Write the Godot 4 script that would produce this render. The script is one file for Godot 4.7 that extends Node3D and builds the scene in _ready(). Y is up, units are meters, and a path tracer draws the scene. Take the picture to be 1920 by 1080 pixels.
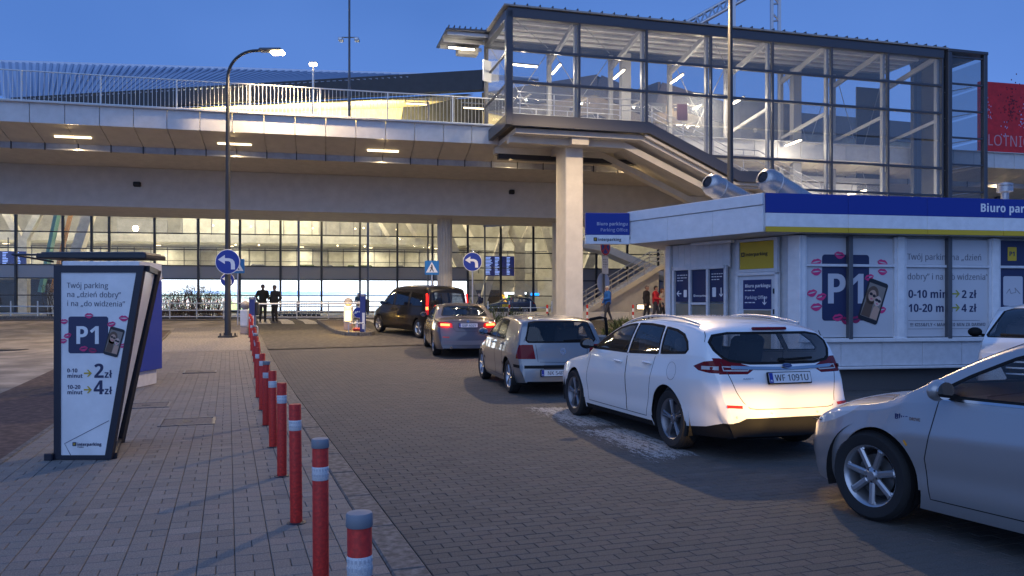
extends Node3D
# An airport drop-off lane at dusk. x right, y up, the camera looks along -z; "d" is the distance ahead of the camera (-z).

const EYE := 1.65
const LENS := 1500.0        # focal length of the photograph in its own pixels (1920 wide)
const SKYLINE := 572.0      # row of the true horizon in the photograph

var mats := {}
var tex := {}
var used_names := {}
var rng := RandomNumberGenerator.new()
var font_plain: SystemFont
var font_bold: SystemFont


# ---------------------------------------------------------------- mesh builder
class MB:
	var v := PackedVector3Array()
	var n := PackedVector3Array()
	var uv := PackedVector2Array()
	var col := PackedColorArray()
	var ix := PackedInt32Array()
	var xf := Transform3D()
	var colored := false
	var tint := Color.WHITE

	func put(p: Vector3, nn: Vector3, t := Vector2.ZERO) -> int:
		v.append(xf * p)
		n.append((xf.basis * nn).normalized())
		uv.append(t)
		col.append(tint)
		return v.size() - 1

	func tri(a: Vector3, b: Vector3, c: Vector3) -> void:   # counter-clockwise seen from outside
		var nn := (b - a).cross(c - a).normalized()
		var i := put(a, nn)
		put(b, nn)
		put(c, nn)
		ix.append_array(PackedInt32Array([i, i + 2, i + 1]))

	func quad(a: Vector3, b: Vector3, c: Vector3, d: Vector3) -> void:
		var nn := (c - a).cross(d - b).normalized()
		var i := put(a, nn, Vector2(0, 1))
		put(b, nn, Vector2(1, 1))
		put(c, nn, Vector2(1, 0))
		put(d, nn, Vector2(0, 0))
		ix.append_array(PackedInt32Array([i, i + 2, i + 1, i, i + 3, i + 2]))

	func box(c: Vector3, s: Vector3, bev := 0.0, b := Basis()) -> MB:
		var keep := xf
		xf = xf * Transform3D(b, c)
		var h := s * 0.5
		var e: float = minf(bev, minf(h.x, minf(h.y, h.z)) * 0.9)
		for ax in 3:
			for sg in [-1.0, 1.0]:
				var a1 := (ax + 1) % 3
				var a2 := (ax + 2) % 3
				var pts := []
				for k in [[-1, -1], [1, -1], [1, 1], [-1, 1]]:
					var p := Vector3()
					p[ax] = sg * h[ax]
					p[a1] = k[0] * (h[a1] - e)
					p[a2] = k[1] * (h[a2] - e)
					pts.append(p)
				if sg < 0:
					pts.reverse()
				quad(pts[0], pts[1], pts[2], pts[3])
		if e > 0.0:
			for ax in 3:
				var a1 := (ax + 1) % 3
				var a2 := (ax + 2) % 3
				for s1 in [-1.0, 1.0]:
					for s2 in [-1.0, 1.0]:
						var p := []
						for k in [[-1, 0], [1, 0], [1, 1], [-1, 1]]:
							var q := Vector3()
							q[ax] = k[0] * (h[ax] - e)
							q[a1] = s1 * (h[a1] - (0.0 if k[1] == 0 else e))
							q[a2] = s2 * (h[a2] - (e if k[1] == 0 else 0.0))
							p.append(q)
						if s1 * s2 < 0:
							p.reverse()
						quad(p[0], p[1], p[2], p[3])
			for sx in [-1.0, 1.0]:
				for sy in [-1.0, 1.0]:
					for sz in [-1.0, 1.0]:
						var a := Vector3(sx * h.x, sy * (h.y - e), sz * (h.z - e))
						var bb := Vector3(sx * (h.x - e), sy * h.y, sz * (h.z - e))
						var cc := Vector3(sx * (h.x - e), sy * (h.y - e), sz * h.z)
						if sx * sy * sz > 0:
							tri(a, bb, cc)
						else:
							tri(a, cc, bb)
		xf = keep
		return self

	# a bar of rectangular section from a to b; w across, t along the up hint
	func bar(a: Vector3, b: Vector3, w: float, t: float, up := Vector3.UP, bev := 0.0) -> MB:
		var z := (b - a).normalized()
		if absf(z.dot(up)) > 0.99:
			up = Vector3.FORWARD if absf(z.dot(Vector3.FORWARD)) < 0.9 else Vector3.RIGHT
		var x := up.cross(z).normalized()
		var y := z.cross(x)
		return box((a + b) * 0.5, Vector3(w, t, a.distance_to(b)), bev, Basis(x, y, z))

	func tube(pts: Array, r, seg := 8, caps := true) -> MB:
		var cnt := pts.size()
		var prev := Vector3.ZERO
		var side := Vector3.ZERO
		var first := -1
		for i in cnt:
			var t: Vector3 = ((pts[mini(i + 1, cnt - 1)] as Vector3) - (pts[maxi(i - 1, 0)] as Vector3)).normalized()
			if i == 0:
				side = t.cross(Vector3.UP if absf(t.y) < 0.9 else Vector3.RIGHT).normalized()
			else:
				side = (side - t * side.dot(t)).normalized()
			var up := side.cross(t)
			var rad: float = r[i] if r is Array else r
			for k in seg:
				var a := TAU * k / seg
				var nn := side * cos(a) + up * sin(a)
				var id := put((pts[i] as Vector3) + nn * rad, nn, Vector2(float(k) / seg, i))
				if first < 0:
					first = id
			if i > 0:
				var b0 := first + (i - 1) * seg
				for k in seg:
					var k2 := (k + 1) % seg
					ix.append_array(PackedInt32Array([b0 + k, b0 + k2, b0 + seg + k, b0 + k2, b0 + seg + k2, b0 + seg + k]))
			prev = t
		if caps:
			for e in 2:
				var i: int = 0 if e == 0 else cnt - 1
				var t: Vector3 = ((pts[1] as Vector3) - (pts[0] as Vector3)).normalized() if e == 0 else ((pts[cnt - 1] as Vector3) - (pts[cnt - 2] as Vector3)).normalized()
				var nn := -t if e == 0 else t
				var c := put(pts[i], nn)
				var ring := []
				var keep := xf
				for k in seg:
					xf = Transform3D()
					ring.append(put(v[first + i * seg + k], (keep.basis * nn).normalized()))
				xf = keep
				for k in seg:
					var k2 := (k + 1) % seg
					if e == 0:
						ix.append_array(PackedInt32Array([c, ring[k2], ring[k]]))
					else:
						ix.append_array(PackedInt32Array([c, ring[k], ring[k2]]))
		return self

	# profile of (radius, height) from the bottom up, round the y axis
	func lathe(pr: Array, seg := 16, tr := Transform3D()) -> MB:
		var keep := xf
		xf = xf * tr
		var ns := []
		for i in pr.size() - 1:
			var e: Vector2 = (pr[i + 1] as Vector2) - (pr[i] as Vector2)
			ns.append(Vector2(e.y, -e.x).normalized())
		for i in pr.size() - 1:
			var n0: Vector2 = ns[i]
			var n1: Vector2 = ns[i]
			if i > 0 and (ns[i - 1] as Vector2).dot(ns[i]) > 0.7:
				n0 = (n0 + ns[i - 1]).normalized()
			if i < ns.size() - 1 and (ns[i + 1] as Vector2).dot(ns[i]) > 0.7:
				n1 = (n1 + ns[i + 1]).normalized()
			var base := v.size()
			for k in seg + 1:
				var a := TAU * k / seg
				var cx := cos(a)
				var cz := sin(a)
				put(Vector3(cx * pr[i].x, pr[i].y, cz * pr[i].x), Vector3(cx * n0.x, n0.y, cz * n0.x), Vector2(float(k) / seg, 0))
				put(Vector3(cx * pr[i + 1].x, pr[i + 1].y, cz * pr[i + 1].x), Vector3(cx * n1.x, n1.y, cz * n1.x), Vector2(float(k) / seg, 1))
			for k in seg:
				var b := base + k * 2
				ix.append_array(PackedInt32Array([b, b + 2, b + 1, b + 2, b + 3, b + 1]))
		xf = keep
		return self

	# a flat outline in the x-y plane given thickness from z0 to z1
	func prism(poly: PackedVector2Array, z0: float, z1: float) -> MB:
		var p := poly.duplicate()
		if Geometry2D.is_polygon_clockwise(p):
			p.reverse()
		var t := Geometry2D.triangulate_polygon(p)
		var lo := p[0]
		var hi := p[0]
		for q in p:
			lo = lo.min(q)
			hi = hi.max(q)
		var sz := hi - lo
		var f := []
		var b := []
		for q in p:
			var u := Vector2((q.x - lo.x) / maxf(sz.x, 1e-5), 1.0 - (q.y - lo.y) / maxf(sz.y, 1e-5))
			f.append(put(Vector3(q.x, q.y, z1), Vector3(0, 0, 1), u))
		for q in p:
			b.append(put(Vector3(q.x, q.y, z0), Vector3(0, 0, -1)))
		for i in range(0, t.size(), 3):
			var a := p[t[i]]
			var bb := p[t[i + 1]]
			var c := p[t[i + 2]]
			var ccw := (bb - a).cross(c - a) > 0
			var o := [t[i], t[i + 1], t[i + 2]] if ccw else [t[i], t[i + 2], t[i + 1]]
			ix.append_array(PackedInt32Array([f[o[0]], f[o[2]], f[o[1]], b[o[0]], b[o[1]], b[o[2]]]))
		for i in p.size():
			var j := (i + 1) % p.size()
			quad(Vector3(p[i].x, p[i].y, z0), Vector3(p[j].x, p[j].y, z0), Vector3(p[j].x, p[j].y, z1), Vector3(p[i].x, p[i].y, z1))
		return self

	# the closed strip between two outlines of the same length (a frame), from z0 to z1
	func ring(outer: Array, inner: Array, z0: float, z1: float) -> MB:
		var c := outer.size()
		for i in c:
			var j := (i + 1) % c
			var a: Vector2 = outer[i]
			var b: Vector2 = outer[j]
			var d: Vector2 = inner[i]
			var e: Vector2 = inner[j]
			quad(Vector3(a.x, a.y, z1), Vector3(b.x, b.y, z1), Vector3(e.x, e.y, z1), Vector3(d.x, d.y, z1))
			quad(Vector3(b.x, b.y, z0), Vector3(a.x, a.y, z0), Vector3(d.x, d.y, z0), Vector3(e.x, e.y, z0))
			quad(Vector3(a.x, a.y, z0), Vector3(b.x, b.y, z0), Vector3(b.x, b.y, z1), Vector3(a.x, a.y, z1))
			quad(Vector3(e.x, e.y, z0), Vector3(d.x, d.y, z0), Vector3(d.x, d.y, z1), Vector3(e.x, e.y, z1))
		return self

	func ball(c: Vector3, r: float, seg := 14, squash := 1.0) -> MB:
		var pr := []
		for i in seg / 2 + 1:
			var a := -PI / 2 + PI * i / (seg / 2)
			pr.append(Vector2(maxf(cos(a) * r, 0.0001), sin(a) * r * squash))
		return lathe(pr, seg, Transform3D(Basis(), c))

	func mesh() -> ArrayMesh:
		var a := []
		a.resize(Mesh.ARRAY_MAX)
		a[Mesh.ARRAY_VERTEX] = v
		a[Mesh.ARRAY_NORMAL] = n
		a[Mesh.ARRAY_TEX_UV] = uv
		if colored:
			a[Mesh.ARRAY_COLOR] = col
		a[Mesh.ARRAY_INDEX] = ix
		var m := ArrayMesh.new()
		m.add_surface_from_arrays(Mesh.PRIMITIVE_TRIANGLES, a)
		return m


# ---------------------------------------------------------------- naming and parenting
func numbered(called: String) -> String:
	var k: int = used_names.get(called, 0)
	used_names[called] = k + 1
	return called if k == 0 else "%s_%03d" % [called, k]


func tag(o: Node3D, label: String, category: String, group := "") -> Node3D:
	o.set_meta("label", label)
	o.set_meta("category", category)
	if group != "":
		o.set_meta("group", group)
	return o


func thing(called: String, label: String, category: String, at := Vector3.ZERO, turn := 0.0, group := "") -> Node3D:
	var o := Node3D.new()
	o.name = numbered(called)
	add_child(o)
	o.position = at
	o.rotation.y = turn
	return tag(o, label, category, group)


var part_counts := {}
func name_in(o: Node, called: String, parent: Node) -> void:
	var key := "%d %s" % [parent.get_instance_id(), called]
	var k: int = part_counts.get(key, 0)
	part_counts[key] = k + 1
	o.name = called if k == 0 else "%s_%03d" % [called, k]


func part(m, called: String, mat: Material, parent: Node3D, at := Transform3D()) -> MeshInstance3D:
	var o := MeshInstance3D.new()
	o.mesh = m.mesh() if m is MB else m
	o.material_override = mat
	o.transform = at
	name_in(o, called, parent)
	parent.add_child(o)
	return o


func sub(called: String, parent: Node3D, at := Transform3D()) -> Node3D:
	var o := Node3D.new()
	o.name = called
	o.transform = at
	name_in(o, called, parent)
	parent.add_child(o)
	return o


func struct(m, called: String, mat: Material) -> MeshInstance3D:
	var o := MeshInstance3D.new()
	o.mesh = m.mesh() if m is MB else m
	o.name = numbered(called)
	o.material_override = mat
	o.set_meta("kind", "structure")
	add_child(o)
	return o


func copy_of(o: Node3D, called: String, label: String, at: Vector3, turn: float, group := "") -> Node3D:
	var c: Node3D = o.duplicate()
	c.name = numbered(called)
	add_child(c)
	c.position = at
	c.rotation.y = turn
	c.set_meta("label", label)
	if group != "":
		c.set_meta("group", group)
	return c


# ---------------------------------------------------------------- places
func ground(d: float) -> float:      # the lane is level near the camera and climbs to the crossing
	if d <= 14.0:
		return 0.0
	if d <= 38.0:
		return 0.85 * pow((d - 14.0) / 24.0, 1.5)
	return 0.85


func on(x: float, d: float, up := 0.0) -> Vector3:
	return Vector3(x, ground(d) + up, -d)


func at(px: float, py: float, d: float) -> Vector3:   # the point at distance d that the photograph shows at (px, py)
	return Vector3((px - 960.0) / LENS * d, EYE + (SKYLINE - py) / LENS * d, -d)


# road frame: o metres right of the row of bollards, f metres on along it
const AXIS := Vector2(-0.3345, 0.9424)
func lane(o: float, f: float, up := 0.0) -> Vector3:
	var x := 0.508 + AXIS.y * o + AXIS.x * f
	var d := -AXIS.x * o + AXIS.y * f
	return on(x, d, up)


# ---------------------------------------------------------------- materials
func lin(r: float, g: float, b: float, a := 1.0) -> Color:
	var c := Color(r, g, b).linear_to_srgb()
	c.a = a
	return c


func std(key: String, c := Color.WHITE, rough := 0.6, metal := 0.0) -> StandardMaterial3D:
	if not mats.has(key):
		var m := StandardMaterial3D.new()
		m.resource_name = key
		m.albedo_color = c
		m.roughness = rough
		m.metallic = metal
		mats[key] = m
	return mats[key]


func textured(key: String, c: Color, rough: float, t: Texture2D, scale: float, bump := 0.0, metal := 0.0) -> StandardMaterial3D:
	if mats.has(key):
		return mats[key]
	var m := std(key, c, rough, metal)
	m.albedo_texture = t
	m.uv1_triplanar = true
	m.uv1_world_triplanar = true
	m.uv1_scale = Vector3.ONE * scale
	if bump > 0.0:
		m.heightmap_enabled = true
		m.heightmap_texture = t
		m.heightmap_scale = bump
	return m


func glow(key: String, c: Color, power: float) -> StandardMaterial3D:
	if not mats.has(key):
		var m := std(key, c, 0.5)
		m.emission_enabled = true
		m.emission = c
		m.emission_energy_multiplier = power
	return mats[key]


func pane(key: String, c: Color, alpha: float, rough := 0.02) -> StandardMaterial3D:
	if not mats.has(key):
		var m := std(key, Color(c.r, c.g, c.b, alpha), rough)
		m.transparency = BaseMaterial3D.TRANSPARENCY_ALPHA
	return mats[key]


func paint(key: String, c: Color, metal := 0.0, rough := 0.35) -> StandardMaterial3D:
	if not mats.has(key):
		var m := std(key, c, rough, metal)
		m.clearcoat_enabled = true
		m.clearcoat = 1.0
		m.clearcoat_roughness = 0.015
	return mats[key]


func mottled(seed_: int, freq: float, lo: float, hi: float, octaves := 4, size := 512, contrast := 1.0) -> ImageTexture:
	var f := FastNoiseLite.new()
	f.seed = seed_
	f.noise_type = FastNoiseLite.TYPE_SIMPLEX_SMOOTH
	f.frequency = freq
	f.fractal_octaves = octaves
	f.fractal_gain = 0.62
	var im := f.get_seamless_image(size, size)
	im.convert(Image.FORMAT_RGBA8)
	var b := im.get_data()
	for i in range(0, b.size(), 4):
		var x: float = clampf((b[i] / 255.0 - 0.5) * contrast + 0.5, 0.0, 1.0)
		var y := int(255.0 * (lo + (hi - lo) * x))
		b[i] = y
		b[i + 1] = y
		b[i + 2] = y
	return ImageTexture.create_from_image(Image.create_from_data(size, size, false, Image.FORMAT_RGBA8, b))


func make_materials() -> void:
	tex.grain = mottled(3, 0.035, 0.62, 1.0, 5, 512, 1.6)
	tex.fine = mottled(5, 0.12, 0.72, 1.0, 4, 256, 1.6)
	tex.soft = mottled(9, 0.012, 0.86, 1.0, 5, 512, 1.5)
	tex.faint = mottled(21, 0.02, 0.93, 1.0, 5, 512, 1.3)
	tex.blotch = mottled(13, 0.008, 0.70, 1.0, 6, 512, 2.0)
	textured("asphalt", lin(0.12, 0.11, 0.10), 0.9, tex.grain, 0.21, 0.3)
	textured("plaza", lin(0.38, 0.33, 0.27), 0.85, tex.blotch, 0.11, 0.2)
	textured("bedding", lin(0.10, 0.095, 0.095), 0.95, tex.fine, 1.5)
	textured("cycle_path", lin(0.125, 0.080, 0.070), 0.9, tex.grain, 0.3, 0.3)
	textured("kerb_stone", lin(0.205, 0.19, 0.175), 0.85, tex.grain, 0.6, 0.2)
	textured("concrete", lin(0.62, 0.58, 0.50), 0.8, tex.faint, 0.13)
	textured("concrete_grey", lin(0.60, 0.58, 0.54), 0.8, tex.faint, 0.13)
	textured("deck_underside", lin(0.62, 0.57, 0.48), 0.8, tex.faint, 0.17)
	textured("clad_panel", lin(0.62, 0.62, 0.62), 0.45, tex.faint, 0.21)
	textured("band_panel", lin(0.40, 0.41, 0.44), 0.5, tex.soft, 0.3)
	std("steel_dark", lin(0.024, 0.026, 0.032), 0.5, 0.0)
	std("steel_mid", lin(0.10, 0.105, 0.12), 0.45, 0.2)
	std("steel_frame", lin(0.075, 0.078, 0.09), 0.42, 0.25)
	std("steel_white", lin(0.72, 0.72, 0.70), 0.45)
	std("galvanised", lin(0.52, 0.53, 0.55), 0.38, 0.7)
	std("black", lin(0.012, 0.012, 0.013), 0.6)
	std("rubber", lin(0.016, 0.016, 0.017), 0.85)
	std("plastic_black", lin(0.014, 0.014, 0.015), 0.75).metallic_specular = 0.25
	std("white_print", lin(0.78, 0.79, 0.80), 0.5)
	std("navy_print", lin(0.018, 0.026, 0.085), 0.45)
	std("blue_print", lin(0.012, 0.035, 0.30), 0.4)
	std("blue_panel", lin(0.006, 0.030, 0.26), 0.6)
	std("yellow_print", lin(0.62, 0.42, 0.02), 0.45)
	std("pink_print", lin(0.62, 0.035, 0.17), 0.5)
	std("pink_dark", lin(0.30, 0.015, 0.09), 0.5)
	std("black_print", lin(0.015, 0.016, 0.022), 0.5)
	textured("white_panel", lin(0.79, 0.80, 0.82), 0.4, tex.faint, 0.4)
	textured("cabin_panel", lin(0.68, 0.70, 0.74), 0.45, tex.faint, 0.5)
	textured("red_paint", lin(0.72, 0.028, 0.014), 0.6, tex.fine, 1.2)
	std("red_sign", lin(0.50, 0.02, 0.02), 0.4)
	std("cap_grey", lin(0.22, 0.24, 0.27), 0.6)
	textured("reflector", lin(0.86, 0.87, 0.88), 0.35, tex.fine, 6.0)
	glow("tube_glow", Color(1.0, 0.93, 0.80), 7.0)
	glow("tube_warm", Color(1.0, 0.90, 0.72), 3.2)
	glow("street_glow", Color(1.0, 0.88, 0.66), 22.0)
	pane("station_glass", lin(0.36, 0.38, 0.40), 0.26)
	pane("terminal_glass", lin(0.08, 0.08, 0.08), 0.08)
	pane("lift_glass", lin(0.05, 0.07, 0.09), 0.30)
	pane("car_glass", lin(0.010, 0.014, 0.016), 0.28)
	std("leaf_dark", lin(0.045, 0.06, 0.02), 0.7)
	std("leaf_light", lin(0.08, 0.10, 0.03), 0.7)
	std("twig", lin(0.10, 0.065, 0.045), 0.85)
	std("bark", lin(0.09, 0.06, 0.04), 0.9)


func thin_cloud() -> ImageTexture:      # barely visible high cloud
	var f := FastNoiseLite.new()
	f.seed = 15
	f.frequency = 0.010
	f.fractal_octaves = 5
	var im := Image.create(512, 256, false, Image.FORMAT_RGBA8)
	for y in 256:
		for x in 512:
			var a := TAU * x / 512.0
			var v := f.get_noise_3d(cos(a) * 90.0, y * 2.2, sin(a) * 90.0) * 0.5 + 0.5
			im.set_pixel(x, y, Color(0.42, 0.52, 0.72, clampf((v - 0.42) * 0.55, 0.0, 0.20)))
	return ImageTexture.create_from_image(im)


func lettering(s: String, cap: float, mat: Material, parent: Node3D, pos: Vector3, bold := false, align := 0, b := Basis(), called := "lettering", depth := 0.004) -> MeshInstance3D:
	var t := TextMesh.new()
	t.text = s
	t.font = font_bold if bold else font_plain
	t.font_size = 64
	t.pixel_size = cap / (0.714 * 64.0)
	t.depth = depth
	t.curve_step = 3.0
	t.horizontal_alignment = [HORIZONTAL_ALIGNMENT_LEFT, HORIZONTAL_ALIGNMENT_CENTER, HORIZONTAL_ALIGNMENT_RIGHT][align]
	t.vertical_alignment = VERTICAL_ALIGNMENT_CENTER
	return part(t, called, mat, parent, Transform3D(b, pos))


func rounded(w: float, h: float, r: float, c := Vector2.ZERO, seg := 5) -> PackedVector2Array:
	var p := PackedVector2Array()
	for q in 4:
		var cx: float = (w / 2 - r) * [1, -1, -1, 1][q]
		var cy: float = (h / 2 - r) * [1, 1, -1, -1][q]
		for k in seg + 1:
			var a := PI / 2 * (q + float(k) / seg)
			p.append(c + Vector2(cx + cos(a) * r, cy + sin(a) * r))
	return p


func circle(r: float, c := Vector2.ZERO, seg := 28, ry := 0.0) -> PackedVector2Array:
	var p := PackedVector2Array()
	for k in seg:
		var a := TAU * k / seg
		p.append(c + Vector2(cos(a) * r, sin(a) * (ry if ry > 0 else r)))
	return p


func rect(x0: float, y0: float, x1: float, y1: float) -> PackedVector2Array:
	return PackedVector2Array([Vector2(x0, y0), Vector2(x1, y0), Vector2(x1, y1), Vector2(x0, y1)])


func poly(a: Array) -> PackedVector2Array:
	var p := PackedVector2Array()
	for i in range(0, a.size(), 2):
		p.append(Vector2(a[i], a[i + 1]))
	return p


func area_light(parent: Node3D, pos: Vector3, towards: Vector3, w: float, h: float, energy: float, c: Color) -> void:
	var l := AreaLight3D.new()
	l.name = "lamp_light"
	l.area_size = Vector2(w, h)
	l.area_range = 120.0
	l.area_attenuation = 2.0
	l.area_normalize_energy = true
	l.light_energy = energy
	l.light_color = c
	l.shadow_enabled = true
	parent.add_child(l, true)
	l.position = pos
	var up := Vector3.UP if absf(towards.normalized().y) < 0.9 else Vector3.RIGHT
	l.basis = Basis.looking_at(towards, up)


func spot(parent: Node3D, pos: Vector3, towards: Vector3, angle: float, soft: float, energy: float, c: Color, size := 0.05) -> void:
	var l := SpotLight3D.new()
	l.name = "lamp_beam"
	l.spot_angle = angle
	l.spot_angle_attenuation = soft
	l.spot_range = 120.0
	l.spot_attenuation = 2.0
	l.light_size = size
	l.light_energy = energy
	l.light_color = c
	l.shadow_enabled = true
	parent.add_child(l, true)
	l.position = pos
	l.basis = Basis.looking_at(towards, Vector3.UP if absf(towards.normalized().y) < 0.9 else Vector3.RIGHT)


func omni(parent: Node3D, pos: Vector3, energy: float, c: Color, size: float) -> void:
	var l := OmniLight3D.new()
	l.name = "lamp_bulb_light"
	l.omni_range = 120.0
	l.omni_attenuation = 2.0
	l.light_size = size
	l.light_energy = energy
	l.light_color = c
	l.shadow_enabled = true
	parent.add_child(l, true)
	l.position = pos


func _ready() -> void:
	rng.seed = 20240611
	font_plain = SystemFont.new()
	font_plain.font_names = PackedStringArray(["Droid Sans"])
	font_bold = SystemFont.new()
	font_bold.font_names = PackedStringArray(["Droid Sans"])
	font_bold.font_weight = 700

	var cam := Camera3D.new()
	cam.name = "camera"
	cam.near = 0.1
	cam.far = 900.0
	cam.set_frustum(0.1 * 1080.0 / LENS, Vector2(0, 0.1 * (SKYLINE - 540.0) / LENS), 0.1, 900.0)
	add_child(cam)
	cam.position = Vector3(0, EYE, 0)
	cam.current = true

	var env := Environment.new()
	env.background_mode = Environment.BG_SKY
	var sky := Sky.new()
	var sm := ProceduralSkyMaterial.new()
	sm.sky_top_color = lin(0.054, 0.142, 0.42)
	sm.sky_horizon_color = lin(0.105, 0.235, 0.64)
	sm.sky_curve = 0.22
	sm.ground_horizon_color = lin(0.10, 0.12, 0.2)
	sm.ground_bottom_color = lin(0.03, 0.03, 0.035)
	sm.sun_angle_max = 1.0
	sm.sky_cover = thin_cloud()
	sky.sky_material = sm
	env.sky = sky
	env.ambient_light_source = Environment.AMBIENT_SOURCE_SKY
	env.tonemap_mode = Environment.TONE_MAPPER_LINEAR
	env.tonemap_exposure = 1.22
	env.sdfgi_enabled = true
	env.ssao_enabled = true
	env.ssil_enabled = true
	var we := WorldEnvironment.new()
	we.name = "world"
	we.environment = env
	add_child(we)

	# the afterglow of the sun that has set behind the camera: a wide soft light
	var sun := DirectionalLight3D.new()
	sun.name = "afterglow"
	sun.light_energy = 0.235
	sun.light_angular_distance = 70.0
	sun.light_color = lin(0.52, 0.68, 1.0)
	sun.shadow_enabled = true
	sun.sky_mode = DirectionalLight3D.SKY_MODE_LIGHT_ONLY
	add_child(sun)
	sun.rotation_degrees = Vector3(-32, -22, 0)

	make_materials()
	build_ground()
	build_overpass()
	build_terminal()
	build_station()
	build_kiosk()
	build_poles()
	build_totem()
	build_bollards()
	build_barrier()
	build_far_things()
	build_cars()
	build_people()


# ---------------------------------------------------------------- ground, lane, pavement
func lane_sheet(called: String, mat: Material, o0: float, o1: float, f0: float, f1: float, up: float) -> void:
	var m := MB.new()
	var no := maxi(1, int(ceil((o1 - o0) / 2.0)))
	var nf := maxi(1, int(ceil((f1 - f0) / 1.0)))
	for i in no:
		for j in nf:
			var a := lerpf(o0, o1, float(i) / no)
			var b := lerpf(o0, o1, float(i + 1) / no)
			var c := lerpf(f0, f1, float(j) / nf)
			var e := lerpf(f0, f1, float(j + 1) / nf)
			m.quad(lane(a, c, up), lane(b, c, up), lane(b, e, up), lane(a, e, up))
	struct(m, called, mat)


func paver_mesh(w: float, l: float, gap := 0.002) -> ArrayMesh:
	var m := MB.new()
	var x := w / 2 - gap
	var z := l / 2 - gap
	var e := 0.004
	var y := -0.004
	m.quad(Vector3(-x + e, 0, z - e), Vector3(x - e, 0, z - e), Vector3(x - e, 0, -z + e), Vector3(-x + e, 0, -z + e))
	var t := [Vector3(-x + e, 0, z - e), Vector3(x - e, 0, z - e), Vector3(x - e, 0, -z + e), Vector3(-x + e, 0, -z + e)]
	var s := [Vector3(-x, y, z), Vector3(x, y, z), Vector3(x, y, -z), Vector3(-x, y, -z)]
	for i in 4:
		var j := (i + 1) % 4
		m.quad(s[i], s[j], t[j], t[i])
		m.quad(s[i] + Vector3(0, -0.022, 0), s[j] + Vector3(0, -0.022, 0), s[j], s[i])
	return m.mesh()


func lay_pavers(owner_name: String, called: String, cells: Array, meshes: Array, tones: Array, ruddy: float) -> void:
	# cells: [o, f, which mesh]; the nearest 300 are pieces of their own, the rest one mass
	var holder := Node3D.new()
	holder.name = numbered(owner_name)
	holder.set_meta("kind", "structure")
	add_child(holder)
	cells.sort_custom(func(a, b): return lane(a[0], a[1]).length_squared() < lane(b[0], b[1]).length_squared())
	var shades := []
	for k in tones.size():
		var m := textured("%s_tone_%d" % [called, k], tones[k], 0.86, tex.fine, 2.3, 0.12)
		shades.append(m)
	var mass := textured(called + "_mass", Color.WHITE, 0.86, tex.fine, 2.3, 0.12)
	mass.vertex_color_use_as_albedo = true
	var rest := {}
	var patch := FastNoiseLite.new()
	patch.seed = 31
	patch.frequency = 0.35
	for i in cells.size():
		var c: Array = cells[i]
		var p := lane(c[0], c[1], 0.030 + rng.randf_range(-0.0012, 0.0012))
		var q := lane(c[0], c[1] + 0.5, 0.030)
		var fwd := (q - lane(c[0], c[1], 0.030)).normalized()
		var side := Vector3(AXIS.y, 0, AXIS.x)
		side = (side - fwd * side.dot(fwd)).normalized()
		var b := Basis(side, side.cross(fwd).normalized(), -fwd)
		b = b * Basis.from_euler(Vector3(rng.randf_range(-0.006, 0.006), 0, rng.randf_range(-0.006, 0.006)))
		var k := rng.randi_range(0, 4)
		var pn := patch.get_noise_2d(c[0] * 3.0, c[1] * 3.0)
		if pn > 0.15 and rng.randf() < 0.7:
			k = mini(k, 1)
		elif pn < -0.22 and rng.randf() < 0.75:
			k = 4
		var odd := rng.randf()
		if odd < 0.05:
			k = 5 if odd < 0.03 else 6
		if i < 300:
			part(meshes[c[2]], "paver", shades[k], holder, Transform3D(b, p))
		else:
			if not rest.has(c[2]):
				rest[c[2]] = []
			rest[c[2]].append([Transform3D(b, p), (tones[k] as Color).srgb_to_linear()])
	for w in rest:
		var mm := MultiMesh.new()
		mm.transform_format = MultiMesh.TRANSFORM_3D
		mm.use_colors = true
		mm.mesh = meshes[w]
		mm.instance_count = rest[w].size()
		for i in rest[w].size():
			mm.set_instance_transform(i, rest[w][i][0])
			mm.set_instance_color(i, rest[w][i][1])
		var o := MultiMeshInstance3D.new()
		o.multimesh = mm
		o.material_override = mass
		o.set_meta("kind", "stuff")
		name_in(o, "pavers", holder)
		holder.add_child(o)


func seen(p: Vector3, margin: float) -> bool:
	var d := -p.z
	return d > 2.4 and absf(p.x) < d * 0.64 + margin and (p.y - EYE) / d > -0.345 - margin * 0.06


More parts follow.
